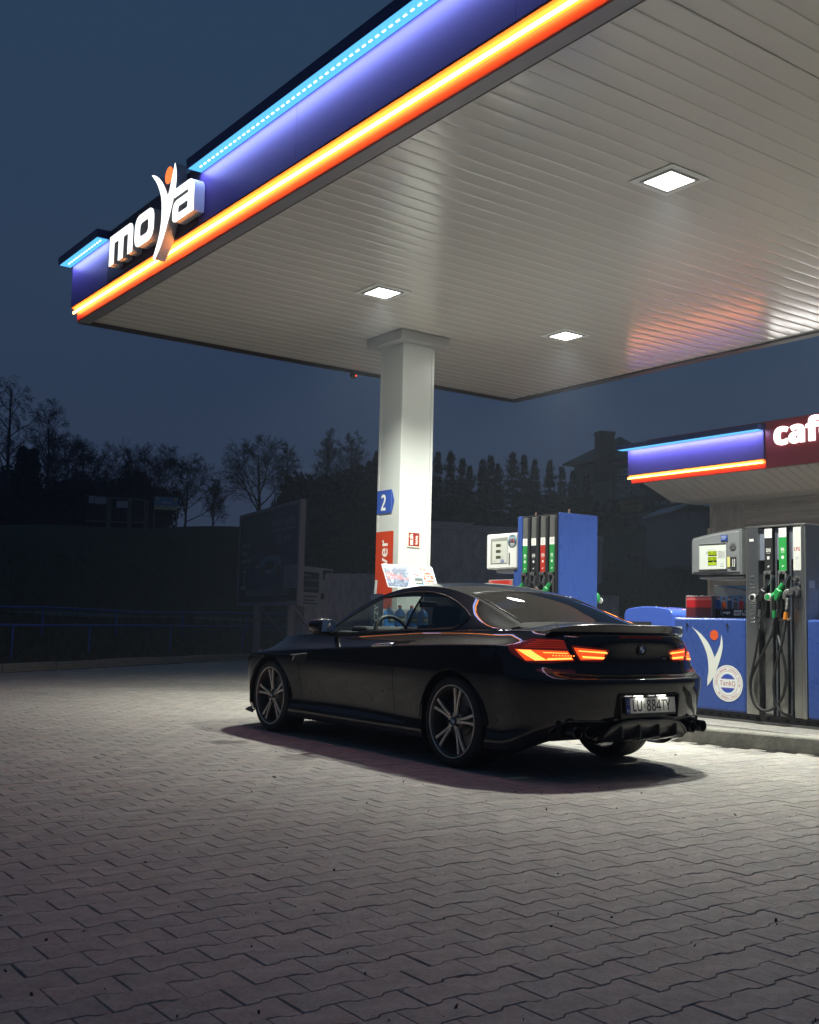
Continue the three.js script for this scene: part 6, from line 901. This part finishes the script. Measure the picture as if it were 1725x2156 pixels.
  const hot = new THREE.MeshStandardMaterial({ color: 0x200000, roughness: 0.3, emissive: lin(1.0, 0.1, 0.016) }), core = new THREE.MeshStandardMaterial({ color: 0x200000, roughness: 0.3, emissive: lin(3.6, 0.95, 0.16) });
  for (const sg of [1, -1]) {
    const mk = g => sg > 0 ? g : mirrorX(g), cutp = (src, poly, d) => { const f = inPoly(poly); return mk(offset(clip(src, (p, u, v) => f(u, v)), d)); };
    const T1 = mesh('tail_light', mk(tl1), lens, CAR), T2 = mesh('lid_tail_light', mk(tl2), lens, CAR);
    const ribbon = (q, d = 0.006, n = 14, m = 2) => gridGeo(n, m, (a, b) => { const x = (q[0][0] * (1 - a) + q[1][0] * a) * (1 - b) + (q[3][0] * (1 - a) + q[2][0] * a) * b, y = (q[0][1] * (1 - a) + q[1][1] * a) * (1 - b) + (q[3][1] * (1 - a) + q[2][1] * a) * b; const [s2, l, u] = shellAt(x, y), e = Math.hypot(s2 + 1.7, l * 0.5); return [P(s2 + (s2 + 1.7) / e * d, (l + l * 0.5 / e * d) * sg, u), a, b]; }, sg < 0);
    const rib = new THREE.MeshStandardMaterial({ color: lin(0.2, 0.01, 0.01), roughness: 0.2, emissive: lin(0.22, 0.014, 0.003) });
    mesh('light_guide', ribbon([[aOfS(-2.13), 0.904], [aLid(0.9) + 0.024, 0.898], [aLid(0.838) + 0.024, 0.836], [aOfS(-2.215), 0.826]], 0.005), hot, T1);
    mesh('light_bar', ribbon([[aOfS(-2.14), 0.9], [A(0.872), 0.9], [A(0.79), 0.832], [A(0.85), 0.828]], 0.0065), core, T1);
    mesh('light_bar', ribbon([[A(0.8), 0.846], [aLid(0.85) + 0.034, 0.853], [aLid(0.84) + 0.034, 0.842], [A(0.79), 0.832]], 0.0067), core, T1);
    mesh('light_bar', ribbon([[A(0.83), 0.8875], [aLid(0.885) + 0.034, 0.885], [aLid(0.885) + 0.034, 0.8795], [A(0.82), 0.8815]], 0.0066), core, T1);
    for (let k = 0; k < 8; k++) { const a = A(0.8) - 0.03 - k * 0.022; mesh('light_dot', ribbon([[a, 0.868], [a - 0.01, 0.868], [a - 0.01, 0.862], [a, 0.862]], 0.0066, 1, 1), core, T1); }
    for (let k = 0; k < 5; k++) { const v = 0.917 + k * 0.0125; mesh('lens_rib', ribbon([[aOfS(-2.16) - k * 0.014, v + 0.005], [aLid(v) + 0.03, v + 0.005], [aLid(v) + 0.03, v], [aOfS(-2.16) - k * 0.014, v]], 0.0045), rib, T1); }
    mesh('light_guide', ribbon([[aLid(0.925) - 0.034, 0.924], [0.39, 0.905], [0.4, 0.842], [aLid(0.84) - 0.034, 0.838]], 0.005), hot, T2);
    mesh('light_bar', ribbon([[aLid(0.905) - 0.06, 0.905], [0.378, 0.895], [0.373, 0.882], [aLid(0.897) - 0.06, 0.897]], 0.0065), core, T2);
    mesh('light_bar', ribbon([[aLid(0.865) - 0.06, 0.866], [0.39, 0.859], [0.4, 0.845], [aLid(0.853) - 0.06, 0.852]], 0.0065), core, T2);
    mesh('reflector', mk(rfl), phys([0.2, 0.01, 0.012], 0.2, 0, { clearcoat: 1 }), CAR);
    const c = P(-2.52, 0.6 * sg, 0.87); areaLight([1, 0.09, 0.02], 2.2, 0.5, 0.09, c, c.clone().add(V(sg * -0.35, -0.15, 1)), 'tail_light_light').position.add(V(6.0763, 0, -7.9035));
  }
  // ---- plate recess, plate, lamps
  {
    const zb = 2.549, rc = mesh('plate_recess', [box(0.64, 0.2, 0.01, 0, 0.515, zb - 0.05), box(0.6, 0.012, 0.05, 0, 0.6, zb - 0.022), box(0.012, 0.17, 0.05, -0.3, 0.515, zb - 0.025, 0, 0, 0.11), box(0.012, 0.17, 0.05, 0.3, 0.515, zb - 0.025, 0, 0, -0.11)], trimBlack, CAR);
    const pl = mesh('licence_plate', [rbox(0.53, 0.125, 0.012, 0.005, 0, 0.52, zb, -0.1)], black, CAR);
    const pg = new THREE.PlaneGeometry(0.52, 0.112); pg.translate(0, 0.003, 0.0075); pg.rotateX(-0.1); pg.translate(0, 0.52, zb);
    mesh('plate_face', pg, print(1040, 228, (x, w, h) => { x.fillStyle = '#cfcfc6'; x.fillRect(0, 0, w, h); x.fillStyle = '#223a86'; x.fillRect(6, 6, 82, h - 12); x.fillStyle = '#c8c9cf'; x.font = 'bold 54px sans-serif'; x.textAlign = 'center'; x.fillText('PL', 47, 204); x.fillStyle = '#d8b840'; for (let i = 0; i < 12; i++) { const a = i * 0.5236; x.beginPath(); x.arc(47 + 26 * Math.cos(a), 74 + 26 * Math.sin(a), 4, 0, 7); x.fill(); } x.fillStyle = '#111'; x.textAlign = 'left'; x.font = '206px sans-serif'; x.save(); x.translate(124, 192); x.scale(0.9, 1.06); x.lineWidth = 6; x.strokeStyle = '#111'; x.fillText('LU', 0, 0); x.strokeText('LU', 0, 0); x.restore(); x.save(); x.translate(420, 192); x.scale(0.92, 1.06); x.lineWidth = 6; x.strokeStyle = '#111'; x.fillText('884TY', 0, 0); x.strokeText('884TY', 0, 0); x.restore(); x.fillStyle = '#777'; x.fillRect(372, 90, 26, 56); x.strokeStyle = '#2a2a2a'; x.lineWidth = 5; x.strokeRect(3, 3, w - 6, h - 6); }, 0.35), pl);
    mesh('plate_frame_text', new THREE.PlaneGeometry(0.3, 0.012).rotateX(-0.1).translate(0, 0.4625, zb + 0.0125), print(600, 24, (x) => { x.fillStyle = '#0b0b0c'; x.fillRect(0, 0, 600, 24); x.fillStyle = '#8c8c90'; x.font = 'italic 21px sans-serif'; x.textAlign = 'center'; x.fillText('auto salon premium', 300, 19); }), pl);
    for (const l of [-0.12, 0.12]) { mesh('plate_lamp', [box(0.075, 0.006, 0.022, l, 0.5895, zb - 0.005)], glow([4, 4, 3.6]), CAR); const c = V(6.0763 + l, 0.584, -7.9035 + zb + 0.012); areaLight([1, 0.98, 0.9], 26, 0.07, 0.02, c, c.clone().add(V(0, -1, -0.35)), 'plate_lamp_light'); }
  }
  // ---- lower rear: exhaust surrounds, pipes, diffuser
  for (const sg of [1, -1]) {
    const edge = new THREE.SplineCurve(exhPts.map(p => new THREE.Vector2(...p))).getPoints(40).filter(p => p.y > 0.3), q = edge.map(p => { const [s2, l, u] = shellAt(p.x, p.y, 0.002); return P(s2, l * sg, u); });
    mesh('exhaust_surround', [tube(q, 0.0085, 60, 8)], trimBlack, CAR);
    const vis = gridGeo(edge.length - 1, 4, (a, b, i2) => { const p = edge[i2], [s2, l, u] = shellAt(p.x, p.y); const cxx = 0.56; return [P(s2 + 0.11 * b, (l + (cxx - l) * 0.16 * b) * sg, u - Math.max(0, u - 0.33) * 0.75 * b), a, b]; }, sg < 0); mesh('exhaust_visor', vis, carbon, CAR);
    mesh('exhaust_cavity', [box(0.38, 0.11, 0.02, -0.545 * sg, 0.36, 2.36)], liner, CAR);
    for (const l of [0.657, 0.543]) { const pts = [[0.036, 0], [0.044, 0.002], [0.045, 0.012], [0.044, 0.14], [0.034, 0.14], [0.034, 0.006], [0.036, 0]].map(k => new THREE.Vector2(...k)); const g = new THREE.LatheGeometry(pts, 24); g.rotateX(-Math.PI / 2); g.translate(-l * sg, 0.345, 2.485); mesh('exhaust_pipe', g, std([0.05, 0.048, 0.046], 0.25, 0.9), CAR); }
  }
  {
    const dq = (t) => { const l = t * 0.43, k = Math.pow(Math.abs(t), 5); return [l, 0.408 - 0.10 * k, -2.53 + 0.03 * k]; };
    const df = mesh('diffuser', [gridGeo(30, 5, (a, b) => { const [l, u, s] = dq(a * 2 - 1); const sec = [[0, 0.012], [-0.012, 0.0], [0.0, -0.03], [0.02, -0.075], [0.1, -0.11], [0.28, -0.17]][Math.round(b * 5)]; return [P(s + sec[0], l, u + sec[1] * (1 - 0.55 * Math.pow(Math.abs(a * 2 - 1), 6))), a, b]; }), tube([-1, -0.92, -0.8, -0.5, 0, 0.5, 0.8, 0.92, 1].map(t => { const [l, u, s] = dq(t); return P(s - 0.008, l, u + 0.006); }), 0.012, 60, 8)], carbon, CAR);
    for (const l of [-0.285, -0.1, 0.1, 0.285]) { const g = extr(poly2([[2.545, 0.385], [2.55, 0.30], [2.52, 0.292], [2.3, 0.24], [2.3, 0.33]]), 0.012); g.applyMatrix4(new THREE.Matrix4().makeBasis(V(0, 0, 1), V(0, 1, 0), V(-1, 0, 0))); g.translate(l + 0.006, 0, 0); mesh('diffuser_fin', g, carbon, df); }
    mesh('underbody', [box(1.5, 0.03, 3.3, 0, 0.19, -0.05), box(1.1, 0.03, 0.7, 0, 0.3, 1.98, 0.0), box(0.42, 0.12, 0.35, 0, 0.36, 2.15)], liner, CAR);
    mesh('front_splitter', [gridGeo(24, 2, (a, b) => { const t = a * 2 - 1, w = 0.9; const s = 1.7 + 0.56 * Math.pow(1 - Math.pow(Math.abs(t), 3.2), 1 / 2.4); return [P(s + [0, 0.05, 0.045][Math.round(b * 2)], t * w, [0.185, 0.165, 0.15][Math.round(b * 2)]), a, b]; })], plasticDark, CAR);
  }
  // front: lamp sliver and marker
  for (const sg of [1, -1]) {
    const q = [[1.72, 0.842, 0.768], [1.79, 0.835, 0.735], [1.86, 0.828, 0.68], [1.9, 0.82, 0.64]].map(([s, l, u]) => P(s, l * sg, u)); mesh('headlight', [tube(q, 0.016, 16, 8)], phys([0.5, 0.5, 0.5], 0.08, 0, { clearcoat: 1 }), CAR);
    mesh('turn_signal', [new THREE.SphereGeometry(0.014, 10, 8).translate(-(0.852) * sg, 0.718, -1.815)], glow([4, 1.3, 0.1]), CAR);
    mesh('side_marker', [tube([[1.84, 0.893, 0.47], [1.845, 0.893, 0.4], [1.835, 0.89, 0.33]].map(([s, l, u]) => P(s, l * sg, u)), 0.007, 8, 6)], std([0.3, 0.07, 0.02], 0.3), CAR);
  }
  // ---- greenhouse
  const rail = { l: curve([[0.68, 0.735], [0.355, 0.672], [0, 0.625], [-0.35, 0.602], [-0.6, 0.595], [-0.9, 0.594], [-1.17, 0.598], [-1.4, 0.61], [-1.65, 0.636], [-1.84, 0.668], [-1.95, 0.692]]), u: curve([[0.68, 0.985], [0.355, 1.155], [0.1, 1.258], [-0.1, 1.315], [-0.35, 1.36], [-0.6, 1.376], [-0.9, 1.356], [-1.17, 1.306], [-1.4, 1.236], [-1.65, 1.15], [-1.84, 1.086], [-1.95, 1.045]]) };
  const roofC = curve([[0.68, 0.998], [0.355, 1.185], [0.1, 1.297], [-0.1, 1.36], [-0.35, 1.412], [-0.6, 1.428], [-0.9, 1.405], [-1.17, 1.346], [-1.4, 1.276], [-1.65, 1.18], [-1.84, 1.106], [-1.95, 1.07]]);
  const bow = curve([[0.68, 0.13], [0.355, 0.08], [-0.02, 0.02], [-0.3, 0], [-0.9, 0], [-1.17, 0.01], [-1.4, 0.0], [-1.65, -0.02], [-1.84, -0.035], [-1.95, -0.04]]);
  const top = (s, w) => { const k = 1 - Math.pow(Math.abs(w), 2.3); return P(s + bow(s) * k, w * rail.l(s), rail.u(s) + (roofC(s) - rail.u(s)) * k); };
  const patch = (s0, s1, w0, w1, ns, nw) => gridGeo(nw, ns, (a, b) => { const s = s0 + (s1 - s0) * b, w = w0 + (w1 - w0) * a; return [top(s, w), a, b]; });
  const roofG = mergeVertices(patch(0.68, -1.93, -1, 1, 90, 36)); roofG.computeVertexNormals();
  const fWind = (p) => Math.min(-p.z - 0.0 - bowS(p), 0), bowS = () => 0;
  // regions on the top surface: w = lateral share, s station (kept in uv)
  const topUV = gridGeo(36, 90, (a, b) => { const s = 0.68 + (-1.93 - 0.68) * b, w = a * 2 - 1; return [top(s, w), w, s]; });
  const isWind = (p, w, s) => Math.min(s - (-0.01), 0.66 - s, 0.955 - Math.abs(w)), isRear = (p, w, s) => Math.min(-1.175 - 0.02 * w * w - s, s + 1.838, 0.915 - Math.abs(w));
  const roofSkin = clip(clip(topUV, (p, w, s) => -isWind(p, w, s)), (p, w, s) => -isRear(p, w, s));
  mesh('roof', [roofSkin], paint, CAR);
  const glassDark = phys([0.02, 0.021, 0.022], 0.02, 0, { clearcoat: 1, clearcoatRoughness: 0.01, transmission: 0.0 });
  const tint = (c, o = {}) => phys(c, 0.02, 0, { transmission: 1, thickness: 0, ior: 1.52, ...o });
  mesh('windscreen', [clip(topUV, (p, w, s) => isWind(p, w, s) - 0.004)], tint([0.72, 0.76, 0.74]), CAR);
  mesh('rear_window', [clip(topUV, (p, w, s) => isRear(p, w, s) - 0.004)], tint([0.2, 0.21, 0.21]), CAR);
  { // dark gasket lines round the two screens
    const line = (s0, s1, w0, w1, n) => Array.from({ length: n + 1 }, (_, i) => top(s0 + (s1 - s0) * i / n, w0 + (w1 - w0) * i / n));
    mesh('screen_seal', [tube(line(-1.185, -1.185, -0.915, 0.915, 24), 0.006, 48, 5), tube(line(-1.185, -1.838, 0.915, 0.915, 16), 0.006, 40, 5), tube(line(-1.185, -1.838, -0.915, -0.915, 16), 0.006, 40, 5), tube(line(-0.01, -0.01, -0.955, 0.955, 24), 0.006, 48, 5), tube(line(-0.01, 0.66, 0.955, 0.955, 16), 0.006, 40, 5), tube(line(-0.01, 0.66, -0.955, -0.955, 16), 0.006, 40, 5)], trimBlack, CAR);
  }
  const beltL = s => Wd(Math.max(-1.92, Math.min(1.7, s))) - 0.145;
  const sideL = (s, u) => { const t = Math.max(0, Math.min(1.05, (u - belt(s)) / (rail.u(s) - belt(s) + 1e-6))); return beltL(s) + (rail.l(s) - beltL(s)) * t + 0.022 * Math.sin(Math.PI * Math.min(1, t)); };
  const dloB = curve([[0.62, 0.952], [0.47, 0.956], [-0.07, 0.984], [-0.57, 1.008], [-1.15, 1.03], [-1.27, 1.04], [-1.36, 1.075], [-1.405, 1.12]]), dloT = curve([[0.62, 0.965], [0.355, 1.098], [0.1, 1.205], [-0.045, 1.262], [-0.25, 1.302], [-0.45, 1.322], [-0.7, 1.324], [-0.9, 1.303], [-1.05, 1.268], [-1.168, 1.23], [-1.3, 1.178], [-1.37, 1.145], [-1.405, 1.122]]);
  for (const sg of [1, -1]) {
    const PS = (s, u, d = 0) => P(s, (sideL(s, u) + d) * sg, u);
    const frame = [gridGeo(60, 5, (a, b) => { const s = 0.66 + (-1.405 - 0.66) * a, u0 = dloT(s), u1 = rail.u(s); return [PS(s, u0 + (u1 - u0) * b), a, b]; }, sg > 0), gridGeo(20, 10, (a, b) => { const s = -1.403 - 0.5 * a, u0 = belt(s) - 0.02, u1 = Math.max(rail.u(s), u0 + 0.002); return [PS(s, u0 + (u1 - u0) * b), a, b]; }, sg > 0), gridGeo(24, 3, (a, b) => { const s = 0.66 + (-1.405 - 0.66) * a, u0 = belt(s) - 0.02, u1 = dloB(s); return [PS(s, u0 + (u1 - u0) * b), a, b]; }, sg > 0)];
    mesh('roof_pillar', frame, paint, CAR);
    const gs = (s0, s1) => gridGeo(28, 8, (a, b) => { const s = s0 + (s1 - s0) * a, u0 = dloB(s), u1 = dloT(s); return [PS(s, u0 + (u1 - u0) * b, -0.006), a, b]; }, sg > 0);
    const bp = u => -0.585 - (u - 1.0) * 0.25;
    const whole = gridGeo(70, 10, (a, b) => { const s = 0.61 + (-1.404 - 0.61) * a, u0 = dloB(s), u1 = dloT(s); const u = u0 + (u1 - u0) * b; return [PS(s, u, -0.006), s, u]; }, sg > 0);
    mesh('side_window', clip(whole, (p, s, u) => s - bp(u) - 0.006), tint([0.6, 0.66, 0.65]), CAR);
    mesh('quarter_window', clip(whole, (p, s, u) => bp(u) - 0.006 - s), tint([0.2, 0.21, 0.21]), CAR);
    mesh('window_divider', [tube([1.0, 1.1, 1.2, 1.305].map(u => PS(bp(u), u, -0.004)), 0.008, 16, 6)], trimBlack, CAR);
    const ring = []; for (let i = 0; i <= 24; i++) { const s = 0.6 + (-1.4 - 0.6) * i / 24; ring.push(PS(s, dloT(s), 0.002)); } const ring2 = []; for (let i = 0; i <= 24; i++) { const s = 0.6 + (-1.4 - 0.6) * i / 24; ring2.push(PS(s, dloB(s) - 0.004, 0.004)); }
    mesh('window_trim', [tube(ring, 0.007, 80, 6), tube(ring2, 0.008, 80, 6)], trimBlack, CAR);
  }
  // ---- cabin
  {
    const leather = std([0.018, 0.017, 0.017], 0.55), seat = (x, z, k = 1) => { const g = [rbox(0.5, 0.16, 0.5, 0.06, 0, 0.42, 0), rbox(0.5, 0.62, 0.15, 0.06, 0, 0.75, 0.27, 0.28), rbox(0.26, 0.17, 0.1, 0.04, 0, 1.13, 0.385, 0.2)]; const m = mesh('seat', g.map(q => { q.translate(x, 0, z); return q; }), leather, CAR); return m; };
    seat(-0.38, 0.25); seat(0.38, 0.25); mesh('rear_bench', [rbox(1.15, 0.2, 0.45, 0.06, 0, 0.5, 1.05), rbox(1.2, 0.5, 0.14, 0.05, 0, 0.78, 1.33, 0.4)], leather, CAR);
    mesh('dashboard', [rbox(1.38, 0.28, 0.5, 0.1, 0, 0.84, -0.52), rbox(0.42, 0.1, 0.25, 0.04, -0.38, 0.975, -0.4)], leather, CAR);
    mesh('cabin_floor', [box(1.5, 0.03, 2.6, 0, 0.28, 0.3), box(1.3, 0.02, 0.5, 0, 1.03, 1.6)], leather, CAR);
    for (const x of [-0.76, 0.76]) mesh('door_card', [box(0.04, 0.62, 2.5, x, 0.66, 0.4)], leather, CAR);
    const sw = new THREE.TorusGeometry(0.185, 0.018, 10, 36); sw.rotateX(-0.38); sw.translate(-0.38, 0.945, -0.14); const st = mesh('steering_wheel', [sw, box(0.36, 0.035, 0.03, -0.38, 0.945, -0.14, -0.38), rbox(0.14, 0.12, 0.05, 0.03, -0.38, 0.94, -0.15, -0.38)], std([0.02, 0.02, 0.02], 0.4), CAR);
    mesh('rear_view_mirror', [rbox(0.22, 0.06, 0.03, 0.015, 0, 1.24, -0.12, 0.1, 0.12)], std([0.01, 0.01, 0.01], 0.3), CAR);
    mesh('headliner', [gridGeo(16, 30, (a, b) => { const s = 0.0 - 1.16 * b, w = a * 2 - 1, q = top(s, w * 0.97); q.y -= 0.025; return [q, a, b]; }, true)], std([0.03, 0.03, 0.03], 0.9), CAR);
  }
  // ---- wheels
  const tyreMat = std([0.014, 0.014, 0.015], 0.68), barrel = std([0.13, 0.115, 0.1], 0.4, 0.5), faceM = std([0.74, 0.67, 0.58], 0.34, 0.6), disc = std([0.25, 0.24, 0.23], 0.4, 0.9);
  // wheel axis along x, outside towards -x
  function wheel(width, turn) {
    const G = new THREE.Group(); G.name = 'wheel';
    const R = 0.3425, hw = width / 2, pr = [[0.262, -hw + 0.008], [0.285, -hw - 0.004], [0.305, -hw - 0.006], [0.325, -hw + 0.004], [0.336, -hw + 0.016], [R - 0.002, -hw + 0.034], [R, -hw + 0.06]];
    const prof = pr.map(q => new THREE.Vector2(q[0], q[1])); for (const y of [-0.06, -0.02, 0.02, 0.06]) { prof.push(new THREE.Vector2(R, y - 0.007), new THREE.Vector2(R - 0.007, y - 0.0055), new THREE.Vector2(R - 0.007, y + 0.0055), new THREE.Vector2(R, y + 0.007)); } pr.slice().reverse().forEach(q => prof.push(new THREE.Vector2(q[0], -q[1])));
    const tg = new THREE.LatheGeometry(prof, 72); tg.rotateZ(-Math.PI / 2); tg.scale(-1, 1, 1); tg.index && (() => { const a = tg.index.array; for (let i = 0; i < a.length; i += 3) { const t = a[i]; a[i] = a[i + 1]; a[i + 1] = t; } })(); tg.computeVertexNormals();
    const tyre = mesh('tyre', tg, tyreMat, G);
    const rimP = [[0.268, -hw + 0.004], [0.2725, -hw - 0.002], [0.2715, -hw + 0.012], [0.257, -hw + 0.03], [0.246, -hw + 0.1], [0.24, hw - 0.02], [0.26, hw]].map(q => new THREE.Vector2(...q)); const rg = new THREE.LatheGeometry(rimP, 72); rg.rotateZ(Math.PI / 2); rg.scale(1, 1, 1); { const p = rg.attributes.position; } rg.computeVertexNormals();
    const rim = mesh('rim', rg, barrel, G);
    const lip = new THREE.TorusGeometry(0.2675, 0.0055, 8, 72); lip.rotateY(Math.PI / 2); lip.translate(-hw + 0.0, 0, 0); mesh('rim_lip', lip, faceM, rim);
    // five pairs of curved spokes
    const gs = [], back = [];
    for (let k = 0; k < 5; k++) for (const sd of [-1, 1]) {
      const a0 = k * 2 * Math.PI / 5 + turn, n = 14, L = [], Rr = [];
      for (let i = 0; i <= n; i++) { const t = i / n, r = 0.05 + 0.217 * t, off = sd * (0.0105 + 0.031 * Math.pow(t, 1.9)) / r, w = (0.0076 + 0.0042 * t * t) / r; const a = a0 + off * 1.0; L.push([r * Math.cos(a - w / 1.0), r * Math.sin(a - w)]); Rr.push([r * Math.cos(a + w), r * Math.sin(a + w)]); }
      const sh = poly2([...L, ...Rr.reverse()]); const g = extr(sh, 0.012, { bevelEnabled: true, bevelSize: 0.0015, bevelThickness: 0.002, bevelSegments: 1 }); 
      const p = g.attributes.position; for (let i = 0; i < p.count; i++) { const r = Math.hypot(p.getX(i), p.getY(i)); p.setZ(i, p.getZ(i) - 0.022 * Math.pow(Math.max(0, 1 - r / 0.26), 1.3) + 0.0); } g.computeVertexNormals(); gs.push(g);
      const b = g.clone(); b.scale(1, 1, 1); b.translate(0, 0, -0.016); back.push(b);
    }
    const map = new THREE.Matrix4().makeBasis(V(0, 0, 1), V(0, 1, 0), V(-1, 0, 0));
    const place = g => { g.applyMatrix4(map); g.translate(-hw + 0.026, 0, 0); return g; };
    for (let k = 0; k < 5; k++) mesh('spoke', [place(gs[k * 2]), place(gs[k * 2 + 1])], faceM, rim);
    for (const b of back) place(b); mesh('spoke_backing', back, barrel, rim);
    const hub = new THREE.CylinderGeometry(0.062, 0.07, 0.03, 30); hub.rotateZ(Math.PI / 2); hub.translate(-hw + 0.036, 0, 0); mesh('hub', hub, faceM, rim);
    mesh('wheel_nut', Array.from({ length: 5 }, (_, k) => { const a = k * 2 * Math.PI / 5 + turn + Math.PI / 5; return cyl(0.0125, 0.0125, 0.012, 10, -hw + 0.018, 0.052 * Math.sin(a), 0.052 * Math.cos(a), 'x'); }), std([0.01, 0.01, 0.01], 0.5), rim);
    mesh('hub_cap', [cyl(0.034, 0.034, 0.008, 24, -hw + 0.017, 0, 0, 'x')], std([0.03, 0.03, 0.035], 0.3, 0.4), rim);
    const cq = (a0, m2) => { const g = new THREE.CircleGeometry(0.021, 8, a0, Math.PI / 2); g.rotateY(-Math.PI / 2); g.translate(-hw + 0.0125, 0, 0); mesh('cap_field', g, m2, rim); }; const w1 = std([0.6, 0.6, 0.6], 0.35), b1 = std([0.04, 0.16, 0.42], 0.35); cq(0.4, b1); cq(0.4 + Math.PI / 2, w1); cq(0.4 + Math.PI, b1); cq(0.4 - Math.PI / 2, w1);
    mesh('brake_disc', [cyl(0.195, 0.195, 0.03, 48, 0.01, 0, 0, 'x'), cyl(0.1, 0.1, 0.06, 24, 0.0, 0, 0, 'x')], disc, G);
    mesh('brake_caliper', [rbox(0.09, 0.16, 0.11, 0.02, 0.0, 0.06, -0.165)], std([0.02, 0.03, 0.07], 0.35, 0.4), G);
    return G;
  }
  for (const [s, sg, w, lat] of [[AX, 1, 0.255, 0.9], [-AX, 1, 0.285, 0.925], [AX, -1, 0.255, 0.9], [-AX, -1, 0.285, 0.925]]) {
    const g = wheel(w, s > 0 ? 0.42 : 0.12); g.position.set(-(lat - w / 2) * sg, 0.342, -s); if (sg < 0) g.rotation.y = Math.PI; CAR.add(g);
    const lin_ = new THREE.CylinderGeometry(RA + 0.004, RA + 0.004, 0.42, 48, 1, true, 0, Math.PI); lin_.rotateZ(Math.PI / 2); lin_.rotateX(s > 0 ? 0 : 0); { const p = lin_.attributes.position; }
    const arc = gridGeo(40, 1, (a, b) => { const t = -0.25 + (Math.PI + 0.5) * a; return [V(-(0.55 + 0.36 * b) * sg, 0.345 + (RA + 0.006) * Math.sin(t), -s + (RA + 0.006) * Math.cos(t)), a, b]; });
    mesh('wheel_arch_liner', [arc, box(0.02, 0.5, 0.8, -0.55 * sg, 0.55, -s)], liner, CAR);
    const lipPts = []; for (let i = 0; i <= 28; i++) { const t = 0.0 + Math.PI * i / 28, ss = s - RA * Math.cos(t), uu = 0.345 + RA * Math.sin(t); if (uu < 0.2) continue; const wl = Wd(Math.max(-1.92, Math.min(1.72, ss))); lipPts.push(P(ss, (wl - 0.012) * sg, uu)); } mesh('arch_lip', tube(lipPts, 0.007, 60, 6), paint, CAR);
  }
  shade(CAR);
}

scene.fog = new THREE.FogExp2(lin(0.7, 0.8, 0.95), 0.0019);

renderer.render(scene, camera);
